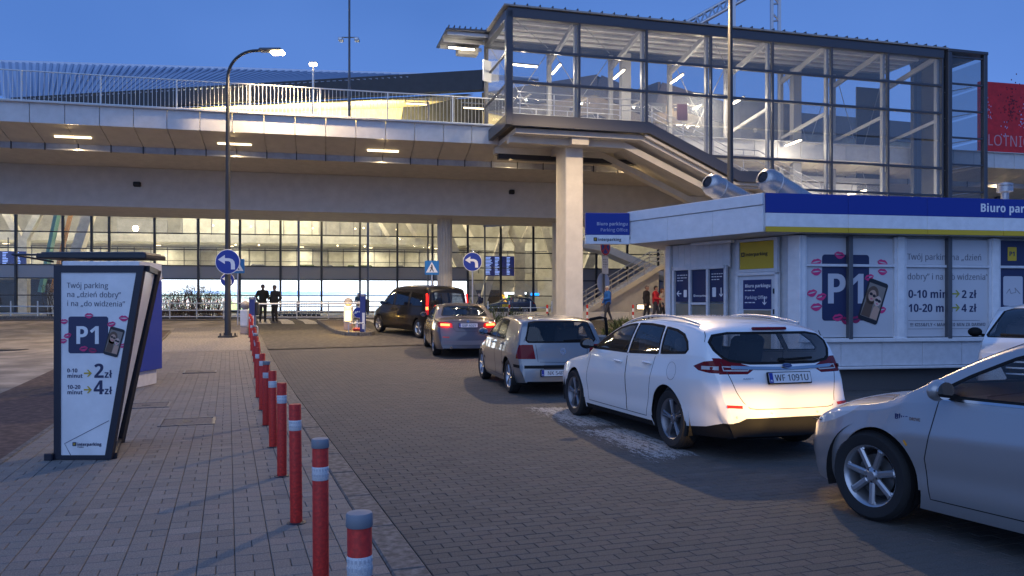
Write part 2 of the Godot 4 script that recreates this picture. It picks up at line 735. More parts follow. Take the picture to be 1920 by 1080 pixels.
func build_ground() -> void:
	var m := MB.new()
	var ds := []
	for i in 13:
		ds.append(-60.0 + i * 6.0)
	for i in 40:
		ds.append(14.0 + i * 0.9)
	ds.append_array([52.0, 70.0, 120.0, 300.0])
	var xs := [-220.0, -60.0, -30.0, -12.0, 0.0, 12.0, 40.0, 220.0]
	for i in ds.size() - 1:
		for j in xs.size() - 1:
			m.quad(on(xs[j], ds[i]), on(xs[j + 1], ds[i]), on(xs[j + 1], ds[i + 1]), on(xs[j], ds[i + 1]))
	struct(m, "ground", mats.plaza)
	lane_sheet("road_bedding", mats.bedding, 0.6, 13.0, -2.0, 26.0, 0.006)
	lane_sheet("road", mats.asphalt, 0.68, 17.0, 26.0, 41.0, 0.028)
	lane_sheet("pavement_bedding", mats.bedding, -2.62, 0.5, -2.0, 26.0, 0.006)
	lane_sheet("pavement", textured("pavement_far", lin(0.36, 0.325, 0.30), 0.86, tex.grain, 0.6), -2.6, 0.45, 26.0, 37.0, 0.028)
	lane_sheet("cycle_path", mats.cycle_path, -4.45, -2.72, -2.0, 36.0, 0.012)

	# pavement slabs: columns along the kerb, every second row split in two
	var cells := []
	var cw := 0.222
	var rl := 0.165
	for c in 14:
		for r in 170:
			var o := 0.45 - cw * (c + 0.5)
			var f := 0.6 + rl * r
			if f > 26.0:
				continue
			if (r + c) % 2 == 0:
				if seen(lane(o, f), 1.2):
					cells.append([o, f, 0])
			elif seen(lane(o, f), 1.2):
				cells.append([o - cw / 4, f, 1])
				cells.append([o + cw / 4, f, 1])
	lay_pavers("sidewalk_paving", "sidewalk_paver", cells, [paver_mesh(cw, rl), paver_mesh(cw / 2, rl)],
		[lin(0.294, 0.252, 0.222), lin(0.284, 0.253, 0.222), lin(0.276, 0.251, 0.221), lin(0.290, 0.260, 0.230), lin(0.254, 0.228, 0.203), lin(0.33, 0.29, 0.255), lin(0.22, 0.195, 0.175)], 0.5)
	# lane blocks: running bond across the lane
	cells = []
	for r in 250:
		for c in 52:
			var o := 0.68 + 0.2 * (c + 0.5) + (0.1 if r % 2 == 1 else 0.0)
			var f := 0.4 + 0.1 * r
			var p := lane(o, f)
			if seen(p, 1.0) and o < 12.0 and f < 26.0 and not (p.x > 4.3 and -p.z > 14.7 + 0.18 * (p.x - 4.6)):
				cells.append([o, f, 0])
				if c == 0 and r % 2 == 1:
					cells.append([0.73, f, 1])
	lay_pavers("road_paving", "road_paver", cells, [paver_mesh(0.2, 0.1, 0.0014), paver_mesh(0.1, 0.1, 0.0014)],
		[lin(0.140, 0.122, 0.110), lin(0.132, 0.121, 0.109), lin(0.127, 0.119, 0.109), lin(0.132, 0.123, 0.113), lin(0.116, 0.109, 0.100), lin(0.155, 0.142, 0.130), lin(0.098, 0.092, 0.086)], 0.3)

	# kerb stones, laid flush
	var kerb := Node3D.new()
	kerb.name = "kerb"
	kerb.set_meta("kind", "structure")
	add_child(kerb)
	var stone := MB.new().box(Vector3(0, -0.03, 0), Vector3(0.222, 0.08, 0.992), 0.012).mesh()
	for i in 38:
		var f := 0.5 + i
		var a := lane(0.565, f)
		var b := lane(0.565, f + 0.5)
		var fw := (b - a).normalized()
		var sd := Vector3(AXIS.y, 0, AXIS.x)
		sd = (sd - fw * sd.dot(fw)).normalized()
		part(stone, "kerb_stone", mats.kerb_stone, kerb, Transform3D(Basis(sd, sd.cross(fw), -fw), a + Vector3(rng.randf_range(-0.004, 0.004), 0.027 + rng.randf_range(-0.002, 0.002), 0)))
	var edge := Node3D.new()
	edge.name = "pavement_edging"
	edge.set_meta("kind", "structure")
	add_child(edge)
	var slim := MB.new().box(Vector3(0, -0.03, 0), Vector3(0.08, 0.08, 0.99), 0.01).mesh()
	for i in 34:
		var a := lane(-2.69, 1.5 + i)
		var b := lane(-2.69, 2.0 + i)
		var fw := (b - a).normalized()
		var sd := Vector3(AXIS.y, 0, AXIS.x)
		sd = (sd - fw * sd.dot(fw)).normalized()
		part(slim, "edging_stone", mats.kerb_stone, edge, Transform3D(Basis(sd, sd.cross(fw), -fw), a + Vector3(0, 0.03, 0)))

	# worn white paint beside the white estate car
	var worn := std("worn_paint", lin(0.72, 0.71, 0.69), 0.85)
	worn.albedo_texture = worn_texture()
	worn.transparency = BaseMaterial3D.TRANSPARENCY_ALPHA_SCISSOR
	worn.alpha_scissor_threshold = 0.5
	m = MB.new()
	var e0 := [Vector2(0.10, 12.75), Vector2(0.90, 12.75), Vector2(2.05, 8.55), Vector2(1.42, 8.15)]
	var seg := 12
	for i in seg:
		var t0 := float(i) / seg
		var t1 := float(i + 1) / seg
		var a: Vector2 = (e0[0] as Vector2).lerp(e0[3], t0)
		var b: Vector2 = (e0[1] as Vector2).lerp(e0[2], t0)
		var c: Vector2 = (e0[1] as Vector2).lerp(e0[2], t1)
		var d: Vector2 = (e0[0] as Vector2).lerp(e0[3], t1)
		var base := m.v.size()
		var h := 0.0345
		m.put(on(a.x, a.y, h), Vector3.UP, Vector2(0, t0 * 2.0))
		m.put(on(b.x, b.y, h), Vector3.UP, Vector2(0.5, t0 * 2.0))
		m.put(on(c.x, c.y, h), Vector3.UP, Vector2(0.5, t1 * 2.0))
		m.put(on(d.x, d.y, h), Vector3.UP, Vector2(0, t1 * 2.0))
		m.ix.append_array(PackedInt32Array([base, base + 2, base + 3, base, base + 1, base + 2]))
	struct(m, "road_marking", worn)

	# zebra crossing
	var white := textured("zebra_paint", lin(0.80, 0.77, 0.70), 0.7, tex.grain, 0.5)
	for k in 6:
		var x1 := -11.5 + 1.06 * k
		m = MB.new()
		m.quad(on(x1, 36.3, 0.034), on(x1 + 0.58, 36.3, 0.034), on(x1 + 0.02, 38.0, 0.034), on(x1 - 0.56, 38.0, 0.034))
		m.quad(on(x1 - 0.56, 38.0, 0.034), on(x1 + 0.02, 38.0, 0.034), on(x1 - 1.62, 43.0, 0.034), on(x1 - 2.2, 43.0, 0.034))
		struct(m, "road_marking", white)
	m = MB.new()
	m.quad(on(-30, 40.6, 0.030), on(12, 39.6, 0.030), on(12, 45.5, 0.030), on(-30, 45.5, 0.030))
	struct(m, "crossing_road", mats.asphalt)

	# covers let into the pavement
	var cov_mat := textured("cover_concrete", lin(0.26, 0.22, 0.19), 0.9, tex.grain, 1.3, 0.5)
	for k in 3:
		var p: Vector3 = [on(-4.50, 11.1), on(-7.25, 18.6), on(-5.9, 12.9)][k]
		var lb: String = ["square concrete-filled service cover in the pavement between totem and bollards", "square concrete-filled service cover in the pavement beside the pay machine", "rough pale concrete cover in the pavement just behind the advertising totem"][k]
		var cov := thing("service_cover", lb, "service cover", p + Vector3(0, 0.036, 0), 0.34, "square covers in the pavement")
		part(MB.new().box(Vector3(0, -0.02, 0), Vector3(0.62, 0.04, 0.62)), "cover_slab", cov_mat, cov)
		var fr := MB.new()
		fr.ring([Vector2(-0.36, -0.36), Vector2(0.36, -0.36), Vector2(0.36, 0.36), Vector2(-0.36, 0.36)], [Vector2(-0.325, -0.325), Vector2(0.325, -0.325), Vector2(0.325, 0.325), Vector2(-0.325, 0.325)], -0.03, 0.004)
		part(fr, "cover_frame", mats.steel_mid, cov, Transform3D(Basis(Vector3.RIGHT, -PI / 2), Vector3.ZERO))
		part(MB.new().lathe([Vector2(0.001, -0.01), Vector2(0.07, -0.01), Vector2(0.07, 0.004), Vector2(0.055, 0.001), Vector2(0.001, 0.001)], 14), "lifting_eye", mats.steel_dark, cov)
	var dr := thing("drain_cover", "round dark drain cover in the pale plaza left of the totem", "drain cover", on(-15.6, 24.9, 0.012))
	part(MB.new().lathe([Vector2(0.5, -0.02), Vector2(0.5, 0.0), Vector2(0.44, 0.004), Vector2(0.43, -0.003), Vector2(0.001, -0.003)], 24), "cover_plate", mats.steel_dark, dr)


func worn_texture() -> ImageTexture:
	var f := FastNoiseLite.new()
	f.seed = 77
	f.frequency = 0.03
	f.fractal_octaves = 5
	f.fractal_gain = 0.7
	var im := Image.create(256, 512, false, Image.FORMAT_RGBA8)
	for y in 512:
		for x in 256:
			var e: float = minf(minf(minf(x * 2.0, (255 - x) * 0.9) / 90.0, minf(y, 511 - y) / 70.0), 1.0)
			var a := 0.6 * f.get_noise_2d(x * 2.4, y * 0.5) + 0.55 * f.get_noise_2d(x * 9.0 + 900.0, y * 6.0) + 0.42 * e - 0.30
			var g := 0.75 + 0.25 * f.get_noise_2d(x * 3.0, y * 3.0)
			im.set_pixel(x, y, Color(g, g, g, 1.0 if a > 0.0 else 0.0))
	return ImageTexture.create_from_image(im)


# ---------------------------------------------------------------- the raised road
func sweep(called: String, mat: Material, parent: Node3D, pr: Array, s0: float, s1: float, closed := true) -> void:
	# a cross-section of (back, height) carried along the local x axis
	var m := MB.new()
	var c := pr.size()
	for i in c if closed else c - 1:
		var a: Vector2 = pr[i]
		var b: Vector2 = pr[(i + 1) % c]
		m.quad(Vector3(s0, a.y, -a.x), Vector3(s1, a.y, -a.x), Vector3(s1, b.y, -b.x), Vector3(s0, b.y, -b.x))
	if closed:
		for e in 2:
			var p := PackedVector2Array()
			for q in pr:
				p.append(q)
			var t := Geometry2D.triangulate_polygon(p)
			for i in range(0, t.size(), 3):
				var v := []
				for k in 3:
					v.append(Vector3(s0 if e == 0 else s1, p[t[i + k]].y, -p[t[i + k]].x))
				m.tri(v[0], v[1], v[2])
				if e == 0 and false:
					m.tri(v[0], v[2], v[1])
	part(m, called, mat, parent)


func build_overpass() -> void:
	var o := thing("overpass", "long pale raised road with fascia panels and sloping underside crossing the picture", "overpass", Vector3(0, 0, -32.55), 0.2309)
	var s0 := -34.0
	var s1 := 34.0
	var bot := EYE + 6.49
	var top := EYE + 7.2
	# deck slab, girder and the plain underside
	sweep("deck_slab", mats.deck_underside, o, [Vector2(1.70, bot - 0.30), Vector2(5.2, bot - 0.62), Vector2(13.6, bot - 0.62), Vector2(13.6, top - 0.05), Vector2(0.14, top - 0.05), Vector2(0.14, bot + 0.10), Vector2(1.70, bot - 0.10)], s0, s1)
	sweep("girder", mats.concrete_grey, o, [Vector2(5.25, EYE + 4.18), Vector2(9.4, EYE + 4.18), Vector2(9.4, bot - 0.63), Vector2(5.25, bot - 0.63)], s0, s1)
	# panels of the fascia, the sloping soffit and the short upright band behind it
	var w := 1.14
	for k in 60:
		var s := s0 + 0.4 + w * k
		if s > 28.0:
			break
		var f := MB.new()
		f.box(Vector3(s + w / 2, (bot + top) / 2, 0.06), Vector3(w - 0.022, top - bot, 0.05), 0.006)
		part(f, "fascia_panel", mats.clad_panel, o)
		var q := MB.new()
		var x0 := s + 0.012
		var x1 := s + w - 0.012
		q.quad(Vector3(x0, bot + 0.012, 0.02), Vector3(x0, bot - 0.40, -1.55), Vector3(x1, bot - 0.40, -1.55), Vector3(x1, bot + 0.012, 0.02))
		q.quad(Vector3(x0, bot + 0.04, 0.02), Vector3(x1, bot + 0.04, 0.02), Vector3(x1, bot - 0.37, -1.55), Vector3(x0, bot - 0.37, -1.55))
		q.quad(Vector3(x0, bot + 0.04, 0.02), Vector3(x0, bot - 0.37, -1.55), Vector3(x0, bot - 0.40, -1.55), Vector3(x0, bot + 0.012, 0.02))
		q.quad(Vector3(x1, bot + 0.012, 0.02), Vector3(x1, bot - 0.40, -1.55), Vector3(x1, bot - 0.37, -1.55), Vector3(x1, bot + 0.04, 0.02))
		part(q, "soffit_panel", mats.deck_underside, o)
		q = MB.new()
		q.box(Vector3(s + w / 2, bot - 0.525, -1.58), Vector3(w - 0.03, 0.24, 0.04), 0.004)
		part(q, "band_panel", mats.band_panel, o)
		part(MB.new().box(Vector3(s, bot - 0.50, -1.55), Vector3(0.035, 0.34, 0.05)), "bracket", mats.steel_dark, o)
	part(MB.new().box(Vector3(0, top + 0.015, 0.10), Vector3(s1 - s0, 0.03, 0.20)), "coping", mats.clad_panel, o)

	# columns standing under the girder
	for k in 2:
		var cs: float = [-1.72, 4.15, -20.5][k]
		var flutes := MB.new()
		var base := Vector3(cs, 0, -7.0)
		var wp := o.transform * base
		var g := ground(-wp.z) - 0.1
		var r := 0.36
		if k == 0:
			var pts := PackedVector2Array()
			for i in 96:
				var a := TAU * i / 96
				var rr := r * (1.0 - 0.09 * pow(maxf(0.0, cos(a * 12.0)), 3.0))
				pts.append(Vector2(cos(a) * rr, sin(a) * rr))
			flutes.xf = Transform3D(Basis(Vector3.RIGHT, -PI / 2), Vector3(cs, 0, -7.0))
			flutes.prism(pts, g, EYE + 4.2)
		else:
			flutes.box(Vector3(cs, (g + EYE + 4.2) / 2, -7.0), Vector3(0.62, EYE + 4.2 - g, 0.9), 0.05)
		var c := thing("overpass_column", ["fluted round pale column under the raised road behind the black van", "square pale column under the raised road close behind the big front column", "square pale column under the raised road far left"][k], "column", Vector3.ZERO, 0.0, "columns under the raised road")
		part(flutes, "shaft", mats.concrete, c, o.transform)

	part(MB.new().box(Vector3(-15.2, EYE + 5.15, -5.16), Vector3(0.3, 0.2, 0.2), 0.03), "camera_box", mats.black, o)
	part(MB.new().box(Vector3(1.2, EYE + 5.35, -5.16), Vector3(0.25, 0.2, 0.2), 0.03), "camera_box", mats.black, o)
	# railing along the near edge
	var r := thing("bridge_railing", "pale metal railing with thin balusters along the near edge of raised road", "railing", o.position, 0.2309)
	var y0 := top + 0.03
	var step := 2.60
	for k in 24:
		var s := -31.0 + step * k
		if s > 0.2:
			continue
		part(MB.new().box(Vector3(s, y0 + 0.59, -0.25), Vector3(0.05, 1.18, 0.07), 0.006), "post", mats.steel_white, r)
	for seg in [[-31.0, -0.2]]:
		for h in [1.18, 0.12]:
			var t := MB.new()
			t.tube([Vector3(seg[0], y0 + h, -0.25), Vector3(seg[1], y0 + h, -0.25)], 0.025, 8)
			part(t, "rail", mats.steel_white, r)
	var bal := MB.new().box(Vector3(0, 0.64, 0), Vector3(0.014, 1.02, 0.014)).mesh()
	for k in 206:
		var s := -30.9 + 0.145 * k
		if s < -0.3:
			part(bal, "baluster", mats.steel_white, r, Transform3D(Basis(), Vector3(s, y0, -0.25)))
	# and along the far edge
	var r2 := thing("bridge_railing", "pale metal railing along the far edge of raised road, beyond the near one", "railing", o.position, 0.2309)
	for k in 24:
		var s := -44.0 + 2.6 * k
		part(MB.new().box(Vector3(s, y0 + 0.55, -13.3), Vector3(0.05, 1.1, 0.06), 0.006), "post", mats.steel_white, r2)
	for h in [1.1, 0.6, 0.12]:
		var t := MB.new()
		t.tube([Vector3(-44, y0 + h, -13.3), Vector3(17.0, y0 + h, -13.3)], 0.022, 6)
		part(t, "rail", mats.steel_white, r2)

	# lamps hung under the soffit
	var first: Node3D = null
	for k in 6:
		var px: float = [137.0, 440.0, 718.0, 962.0, 1185.0, 1888.0][k]
		var py: float = [257.0, 270.0, 283.0, 295.0, 303.0, 330.0][k]
		var sx := (px - 960.0) / LENS
		var d := (32.55 + 0.95) / (1.0 - 0.235 * sx)
		var p := at(px, py, d)
		var lb: String = ["leftmost glowing tube lamp under the raised road", "glowing tube lamp under the raised road beside the tall street lamp", "glowing tube lamp under the raised road at the middle of the span", "glowing tube lamp under the raised road just left of front column", "glowing tube lamp under the raised road right of front column", "glowing tube lamp under the raised road below the red billboard"][k]
		if first == null:
			first = thing("tube_lamp", lb, "lamp", p, 0.2309, "tube lamps under the raised road")
			part(MB.new().box(Vector3(0, 0.075, 0), Vector3(1.5, 0.06, 0.12), 0.01), "housing", mats.steel_mid, first)
			part(MB.new().box(Vector3(0, 0.30, 0), Vector3(1.5, 0.02, 0.20)), "mounting_plate", mats.deck_underside, first)
			for q in [-0.66, 0.66]:
				part(MB.new().box(Vector3(q, 0.19, 0), Vector3(0.05, 0.20, 0.04)), "hanger", mats.steel_dark, first)
			var t := MB.new()
			t.tube([Vector3(-0.62, 0, 0), Vector3(0.62, 0, 0)], 0.042, 10)
			part(t, "tube", mats.tube_warm, first)
			area_light(first, Vector3(0, -0.06, 0), Vector3(0, -1, 0.4), 1.2, 0.08, 13.0, Color(1.0, 0.86, 0.64))
		else:
			copy_of(first, "tube_lamp", lb, p, 0.2309, "tube lamps under the raised road")
	for k in 2:
		var q := copy_of(first, "tube_lamp", ["glowing tube lamp behind the railing before the dark upper wall", "glowing tube lamp behind the railing close to the glass hall"][k], at([781.0, 888.0][k], [195.0, 203.0][k], 49.0), 0.2309, "tube lamps above the raised road")
		part(MB.new().box(Vector3(0.7, -6.3, 0), Vector3(0.09, 12.9, 0.09)), "post", mats.steel_mid, q)
	for k in 7:
		var s := -26.0 + 7.5 * k
		copy_of(first, "tube_lamp", "tube lamp under the far edge of raised road beyond the girder, %s" % ["leftmost", "second from the left", "third from the left", "middle one", "third from the right", "second from the right", "rightmost"][k], o.transform * Vector3(s, EYE + 5.3, -12.6), 0.2309, "tube lamps under the raised road")


# ---------------------------------------------------------------- the terminal behind the raised road
const FACADE := 0.1655
func tq(px: float) -> float:      # metres along the facade for a column of the photograph
	var r := (px - 960.0) / LENS
	return 79.7 * r / (cos(FACADE) - r * sin(FACADE))


func build_terminal() -> void:
	var g := 0.85
	var o := thing("terminal_building", "long glazed airport terminal lit from inside behind the raised road", "building", Vector3(0, 0, -79.7), FACADE)
	var x0 := -62.0
	var x1 := 40.0
	# shell: floor, back wall, gallery slabs, ceiling, ends
	part(MB.new().box(Vector3((x0 + x1) / 2, g - 0.1, -9), Vector3(x1 - x0, 0.26, 18)), "hall_floor", textured("hall_floor", lin(0.30, 0.25, 0.18), 0.35, tex.soft, 0.2), o)
	var cream := textured("hall_wall", lin(0.52, 0.49, 0.41), 0.7, tex.soft, 0.1)
	var pale := textured("hall_panel", lin(0.56, 0.54, 0.46), 0.6, tex.soft, 0.15)
	var greyw := textured("hall_grey", lin(0.30, 0.29, 0.27), 0.7, tex.soft, 0.15)
	part(MB.new().box(Vector3((x0 + x1) / 2, 8.0, -18.2), Vector3(x1 - x0, 16, 0.3)), "back_wall", cream, o)
	part(MB.new().box(Vector3((x0 + x1) / 2, 14.6, -9.2), Vector3(x1 - x0, 0.3, 18)), "hall_ceiling", greyw, o)
	for e in [x0, x1]:
		part(MB.new().box(Vector3(e, 7.6, -9), Vector3(0.3, 14, 18)), "end_wall", cream, o)
	# first-floor gallery: slab edge, upstand, partitions behind glass; second gallery above
	part(MB.new().box(Vector3((x0 + tq(880.0)) / 2, EYE + 2.95, -11.0), Vector3(tq(880.0) - x0, 0.9, 14.0)), "gallery_slab", pale, o)
	part(MB.new().box(Vector3((x0 + tq(895.0)) / 2, EYE + 6.65, -11.6), Vector3(tq(895.0) - x0, 0.75, 12.8)), "upper_gallery_slab", pale, o)
	part(MB.new().box(Vector3((x0 + tq(1040.0)) / 2, EYE + 5.2, -9.0), Vector3(tq(1040.0) - x0, 3.4, 0.15)), "gallery_partition", pale, o)
	for k in 60:
		var s := tq(-20.0) + k * 1.62
		if s > tq(1010.0):
			break
		part(MB.new().box(Vector3(s, EYE + 4.75, -8.88), Vector3(0.06, 2.5, 0.1)), "partition_stile", mats.steel_mid, o)
		if k % 7 == 3:
			part(MB.new().box(Vector3(s + 0.8, EYE + 4.75, -8.89), Vector3(1.5, 2.4, 0.06)), "partition_door", greyw, o)
	part(MB.new().box(Vector3(tq(500.0), EYE + 5.98, -8.87), Vector3(58.0, 0.06, 0.1)), "partition_head", mats.steel_mid, o)
	part(MB.new().box(Vector3((x0 + tq(880.0)) / 2, EYE + 4.35, -4.1), Vector3(tq(880.0) - x0, 0.06, 0.06)), "gallery_rail", mats.steel_mid, o)
	# upper storey boxes seen under the deck
	for k in 5:
		var px: float = [205.0, 330.0, 445.0, 560.0, 650.0][k]
		var wdt: float = [5.0, 4.0, 7.0, 6.0, 6.0][k]
		part(MB.new().box(Vector3(tq(px), EYE + 8.0, -10.5), Vector3(wdt, 1.9, 0.2)), "upper_partition", [greyw, pale, pale, pale, greyw][k], o)
	part(MB.new().box(Vector3((tq(300.0) + tq(585.0)) / 2, EYE + 8.4, -8.6), Vector3(tq(585.0) - tq(300.0), 2.9, 0.15)), "upper_partition", pale, o)
	part(MB.new().box(Vector3((tq(585.0) + tq(715.0)) / 2, EYE + 8.4, -8.6), Vector3(tq(715.0) - tq(585.0), 2.9, 0.15)), "upper_partition", greyw, o)
	for k in 15:
		part(MB.new().box(Vector3(tq(300.0) + k * 1.45, EYE + 8.4, -8.5), Vector3(0.06, 2.9, 0.08)), "partition_stile", mats.steel_mid, o)
	# furniture on the gallery
	for k in 6:
		var s := tq([468.0, 566.0, 612.0, 655.0, 685.0, 752.0][k])
		part(MB.new().box(Vector3(s, EYE + 3.75, -5.2), Vector3([1.3, 1.5, 0.6, 0.7, 1.2, 0.8][k], 0.75, 0.6), 0.1), "gallery_planter" if k in [1, 3, 4] else "gallery_desk", mats.leaf_dark if k in [1, 3, 4] else mats.steel_mid, o)

	# facade: mullions, transoms, panes
	var mull := [-62.0]
	for px in [-60.0, 30.0, 118.0, 172.0, 205.0, 290.0, 372.0, 450.0, 526.0, 603.0, 675.0, 745.0, 811.0, 877.0, 939.0, 1000.0, 1060.0, 1118.0, 1176.0, 1234.0, 1292.0]:
		mull.append(tq(px))
	mull.append(40.0)
	var rows := [g, EYE + 0.9, EYE + 2.45, EYE + 3.68, EYE + 5.18, EYE + 6.68, EYE + 8.3, 14.4]
	for i in range(1, mull.size() - 1):
		part(MB.new().box(Vector3(mull[i], 7.6, 0), Vector3(0.20, 13.6, 0.28), 0.01), "mullion", mats.steel_dark, o)
	for j in range(1, rows.size()):
		part(MB.new().box(Vector3((x0 + x1) / 2, rows[j], 0.0), Vector3(x1 - x0, 0.10, 0.16), 0.01), "transom", mats.steel_dark, o)
	var spandrel := std("spandrel_glass", lin(0.24, 0.23, 0.24), 0.2)
	for i in mull.size() - 1:
		for j in rows.size() - 1:
			var a: float = mull[i]
			var b: float = mull[i + 1]
			if (j == 2 and b <= tq(900.0)) or (j <= 2 and a >= tq(1050.0)):
				part(MB.new().box(Vector3((a + b) / 2, (rows[j] + rows[j + 1]) / 2, -0.02), Vector3(b - a - 0.2, rows[j + 1] - rows[j] - 0.1, 0.04)), "spandrel", spandrel, o)
				continue
			if i == mull.size() - 2 and j > 0:
				continue
			var q := MB.new()
			q.quad(Vector3(a + 0.10, rows[j] + 0.05, 0), Vector3(b - 0.10, rows[j] + 0.05, 0), Vector3(b - 0.10, rows[j + 1] - 0.05, 0), Vector3(a + 0.10, rows[j + 1] - 0.05, 0))
			part(q, "pane", mats.terminal_glass, o)
	# white branching columns inside the hall
	var limb := textured("hall_column", lin(0.68, 0.62, 0.50), 0.6, tex.soft, 0.2)
	for k in 6:
		var s: float = tq([12.0, 85.0, 780.0, 905.0, 985.0, 1080.0][k])
		var lean: float = [0.3, 2.6, 2.0, -3.5, 3.0, 3.4][k]
		var q := MB.new()
		if k in [0, 4]:
			q.bar(Vector3(s, g, -3.4), Vector3(s, EYE + 6.2, -3.4), 1.0, 0.8)
			q.bar(Vector3(s, EYE + 5.8, -3.4), Vector3(s - 3.4, 14.4, -3.4), 0.7, 0.6)
			q.bar(Vector3(s, EYE + 5.8, -3.4), Vector3(s + 3.4, 14.4, -3.4), 0.7, 0.6)
		elif k == 2:
			for t in [-4.0, -1.2, 1.8, 4.6]:
				q.bar(Vector3(s + t - 2.2, 14.4, -4.0), Vector3(s + t + 1.4, EYE + 6.9, -4.0), 0.5, 0.4)
		else:
			q.bar(Vector3(s, g, -2.6), Vector3(s + lean * 1.6, 14.4, -2.6), 1.1, 0.9)
			if k > 2:
				q.bar(Vector3(s, g, -2.6), Vector3(s - lean * 1.2, 14.4, -3.0), 0.8, 0.7)
		part(q, "branching_column", limb, o)
	# bright coloured lengths of the glazed ramp at the left
	for k in 2:
		part(MB.new().bar(Vector3(tq([60.0, 72.0][k]), EYE + 1.2, -2.0 - k), Vector3(tq([108.0, 128.0][k]), 14.0, -2.0 - k), [0.9, 0.35][k], 0.3), "ramp_side", std(["ramp_green", "ramp_orange"][k], [lin(0.12, 0.30, 0.22), lin(0.55, 0.25, 0.04)][k], 0.5), o)

	# hall lighting: luminous ceilings over the galleries and the hall
	for k in 13:
		var s := -56.0 + 7.0 * k
		if s > 26.0:
			break
		for lvl in 2:
			var y: float = [EYE + 6.0, 14.2][lvl]
			var z: float = [-6.6, -1.8][lvl]
			if lvl == 0 and s > tq(880.0):
				continue
			part(MB.new().box(Vector3(s, y, z), Vector3(0.5, 0.05, 0.35)), "ceiling_lamp", mats.tube_warm, o)
			area_light(o, Vector3(s, y - 0.06, z), Vector3(0, -1, 0) if lvl == 0 else Vector3(0, -0.8, -0.6), 3.0, 0.35, [22.0, 78.0][lvl], Color(1.0, 0.96, 0.84))
	for k in 12:
		var sx := tq(rng.randf_range(300.0, 900.0))
		var lv := rng.randi_range(0, 1)
		part(MB.new().ball(Vector3(sx, [EYE + 8.05, EYE + 6.2][lv], rng.randf_range(-8.0, -4.0)), 0.10, 8), "downlight", mats.tube_warm, o)
	part(MB.new().ball(Vector3(tq(236.0), EYE + 7.35, -3.0), 0.28, 12), "lamp_globe", mats.street_glow, o)

	# ground-floor frontage: dark entrances on the left, shops on the right
	var dark := textured("entrance_wall", lin(0.05, 0.042, 0.04), 0.5, tex.soft, 0.2)
	part(MB.new().box(Vector3(tq(140.0), EYE + 0.82, -5.0), Vector3(tq(300.0) - tq(40.0), 3.3, 0.3)), "entrance_wall", dark, o)
	part(MB.new().box(Vector3(tq(60.0), EYE + 0.6, -4.8), Vector3(1.0, 2.9, 0.2)), "entrance_door", pale, o)
	part(MB.new().box(Vector3(tq(950.0), EYE + 1.9, -6.0), Vector3(tq(1040.0) - tq(880.0), 1.6, 0.3)), "shop_fascia", greyw, o)
	part(MB.new().box(Vector3(tq(925.0), EYE + 0.3, -5.6), Vector3(3.0, 2.6, 0.3)), "shop_wall", dark, o)
	part(MB.new().box(Vector3(tq(988.0), EYE + 0.2, -5.6), Vector3(2.4, 2.4, 0.3)), "shop_window", std("shop_dark", lin(0.05, 0.055, 0.03), 0.3), o)
	var sign_white := glow("shop_sign_white", Color(0.9, 0.95, 1.0), 2.2)
	for k in 3:
		part(MB.new().box(Vector3(tq([968.0, 984.0, 1000.0][k]), EYE + 1.25, -5.0), Vector3([0.9, 1.0, 0.5][k], 0.22, 0.1), 0.04), "shop_sign_lamp", sign_white, o)
	var bun := MB.new()
	bun.tube([Vector3(tq(953.0), EYE + 1.0, -5.2), Vector3(tq(960.0), EYE + 0.95, -5.2), Vector3(tq(962.0), EYE + 0.4, -5.2), Vector3(tq(967.0), EYE + 0.1, -5.2)], 0.13, 8)
	part(bun, "shop_sign_lamp", glow("shop_sign_yellow", Color(1.0, 0.75, 0.2), 1.6), o)
	bun = MB.new()
	for q in [[968.0, 0.1, 975.0, 0.85], [970.0, 0.5, 976.0, 0.0], [964.0, -0.1, 976.0, 0.1]]:
		bun.tube([Vector3(tq(q[0]), EYE + q[1], -5.2), Vector3(tq(q[2]), EYE + q[3], -5.2)], 0.12, 8)
	part(bun, "shop_sign_lamp", glow("shop_sign_orange", Color(1.0, 0.45, 0.1), 1.3), o)
	part(MB.new().ball(Vector3(tq(970.0), EYE + 0.75, -5.3), 0.22, 8), "shop_sign_lamp", glow("shop_sign_green", Color(0.1, 0.7, 0.2), 1.0), o)
	part(MB.new().box(Vector3(tq(1021.0), EYE + 1.1, -5.0), Vector3(0.9, 0.36, 0.1), 0.04), "shop_sign_lamp", glow("shop_sign_blue", Color(0.1, 0.55, 1.0), 2.0), o)
	part(MB.new().box(Vector3(tq(1012.0), EYE + 0.2, -6.5), Vector3(1.6, 2.4, 0.2)), "shop_wall", pale, o)
	area_light(o, Vector3(tq(985.0), EYE + 1.5, -4.6), Vector3(0, -1, -0.3), 4.0, 0.4, 3.0, Color(1.0, 0.9, 0.7))

	# parapet and roof edge above the facade
	part(MB.new().box(Vector3((x0 + x1) / 2, 14.75, -0.3), Vector3(x1 - x0, 0.6, 1.2)), "parapet", mats.steel_dark, o)

	# the illuminated landscape panel
	var bb := thing("landscape_billboard", "very wide illuminated billboard of sea and flowers behind the terminal glass", "billboard", Vector3(0, 0, -79.7), FACADE)
	var m := std("billboard_light", Color.WHITE, 0.5)
	m.emission_enabled = true
	m.emission = Color.WHITE
	m.emission_operator = BaseMaterial3D.EMISSION_OP_MULTIPLY
	m.emission_texture = landscape()
	m.emission_energy_multiplier = 1.8
	var sx0 := tq(255.0)
	var sx1 := tq(877.0)
	var h0 := g + 0.25
	var h1 := EYE + 2.38
	var q := MB.new()
	q.quad(Vector3(sx0, h0, -0.6), Vector3(sx1, h0, -0.6), Vector3(sx1, h1, -0.6), Vector3(sx0, h1, -0.6))
	part(q, "lit_screen", m, bb)
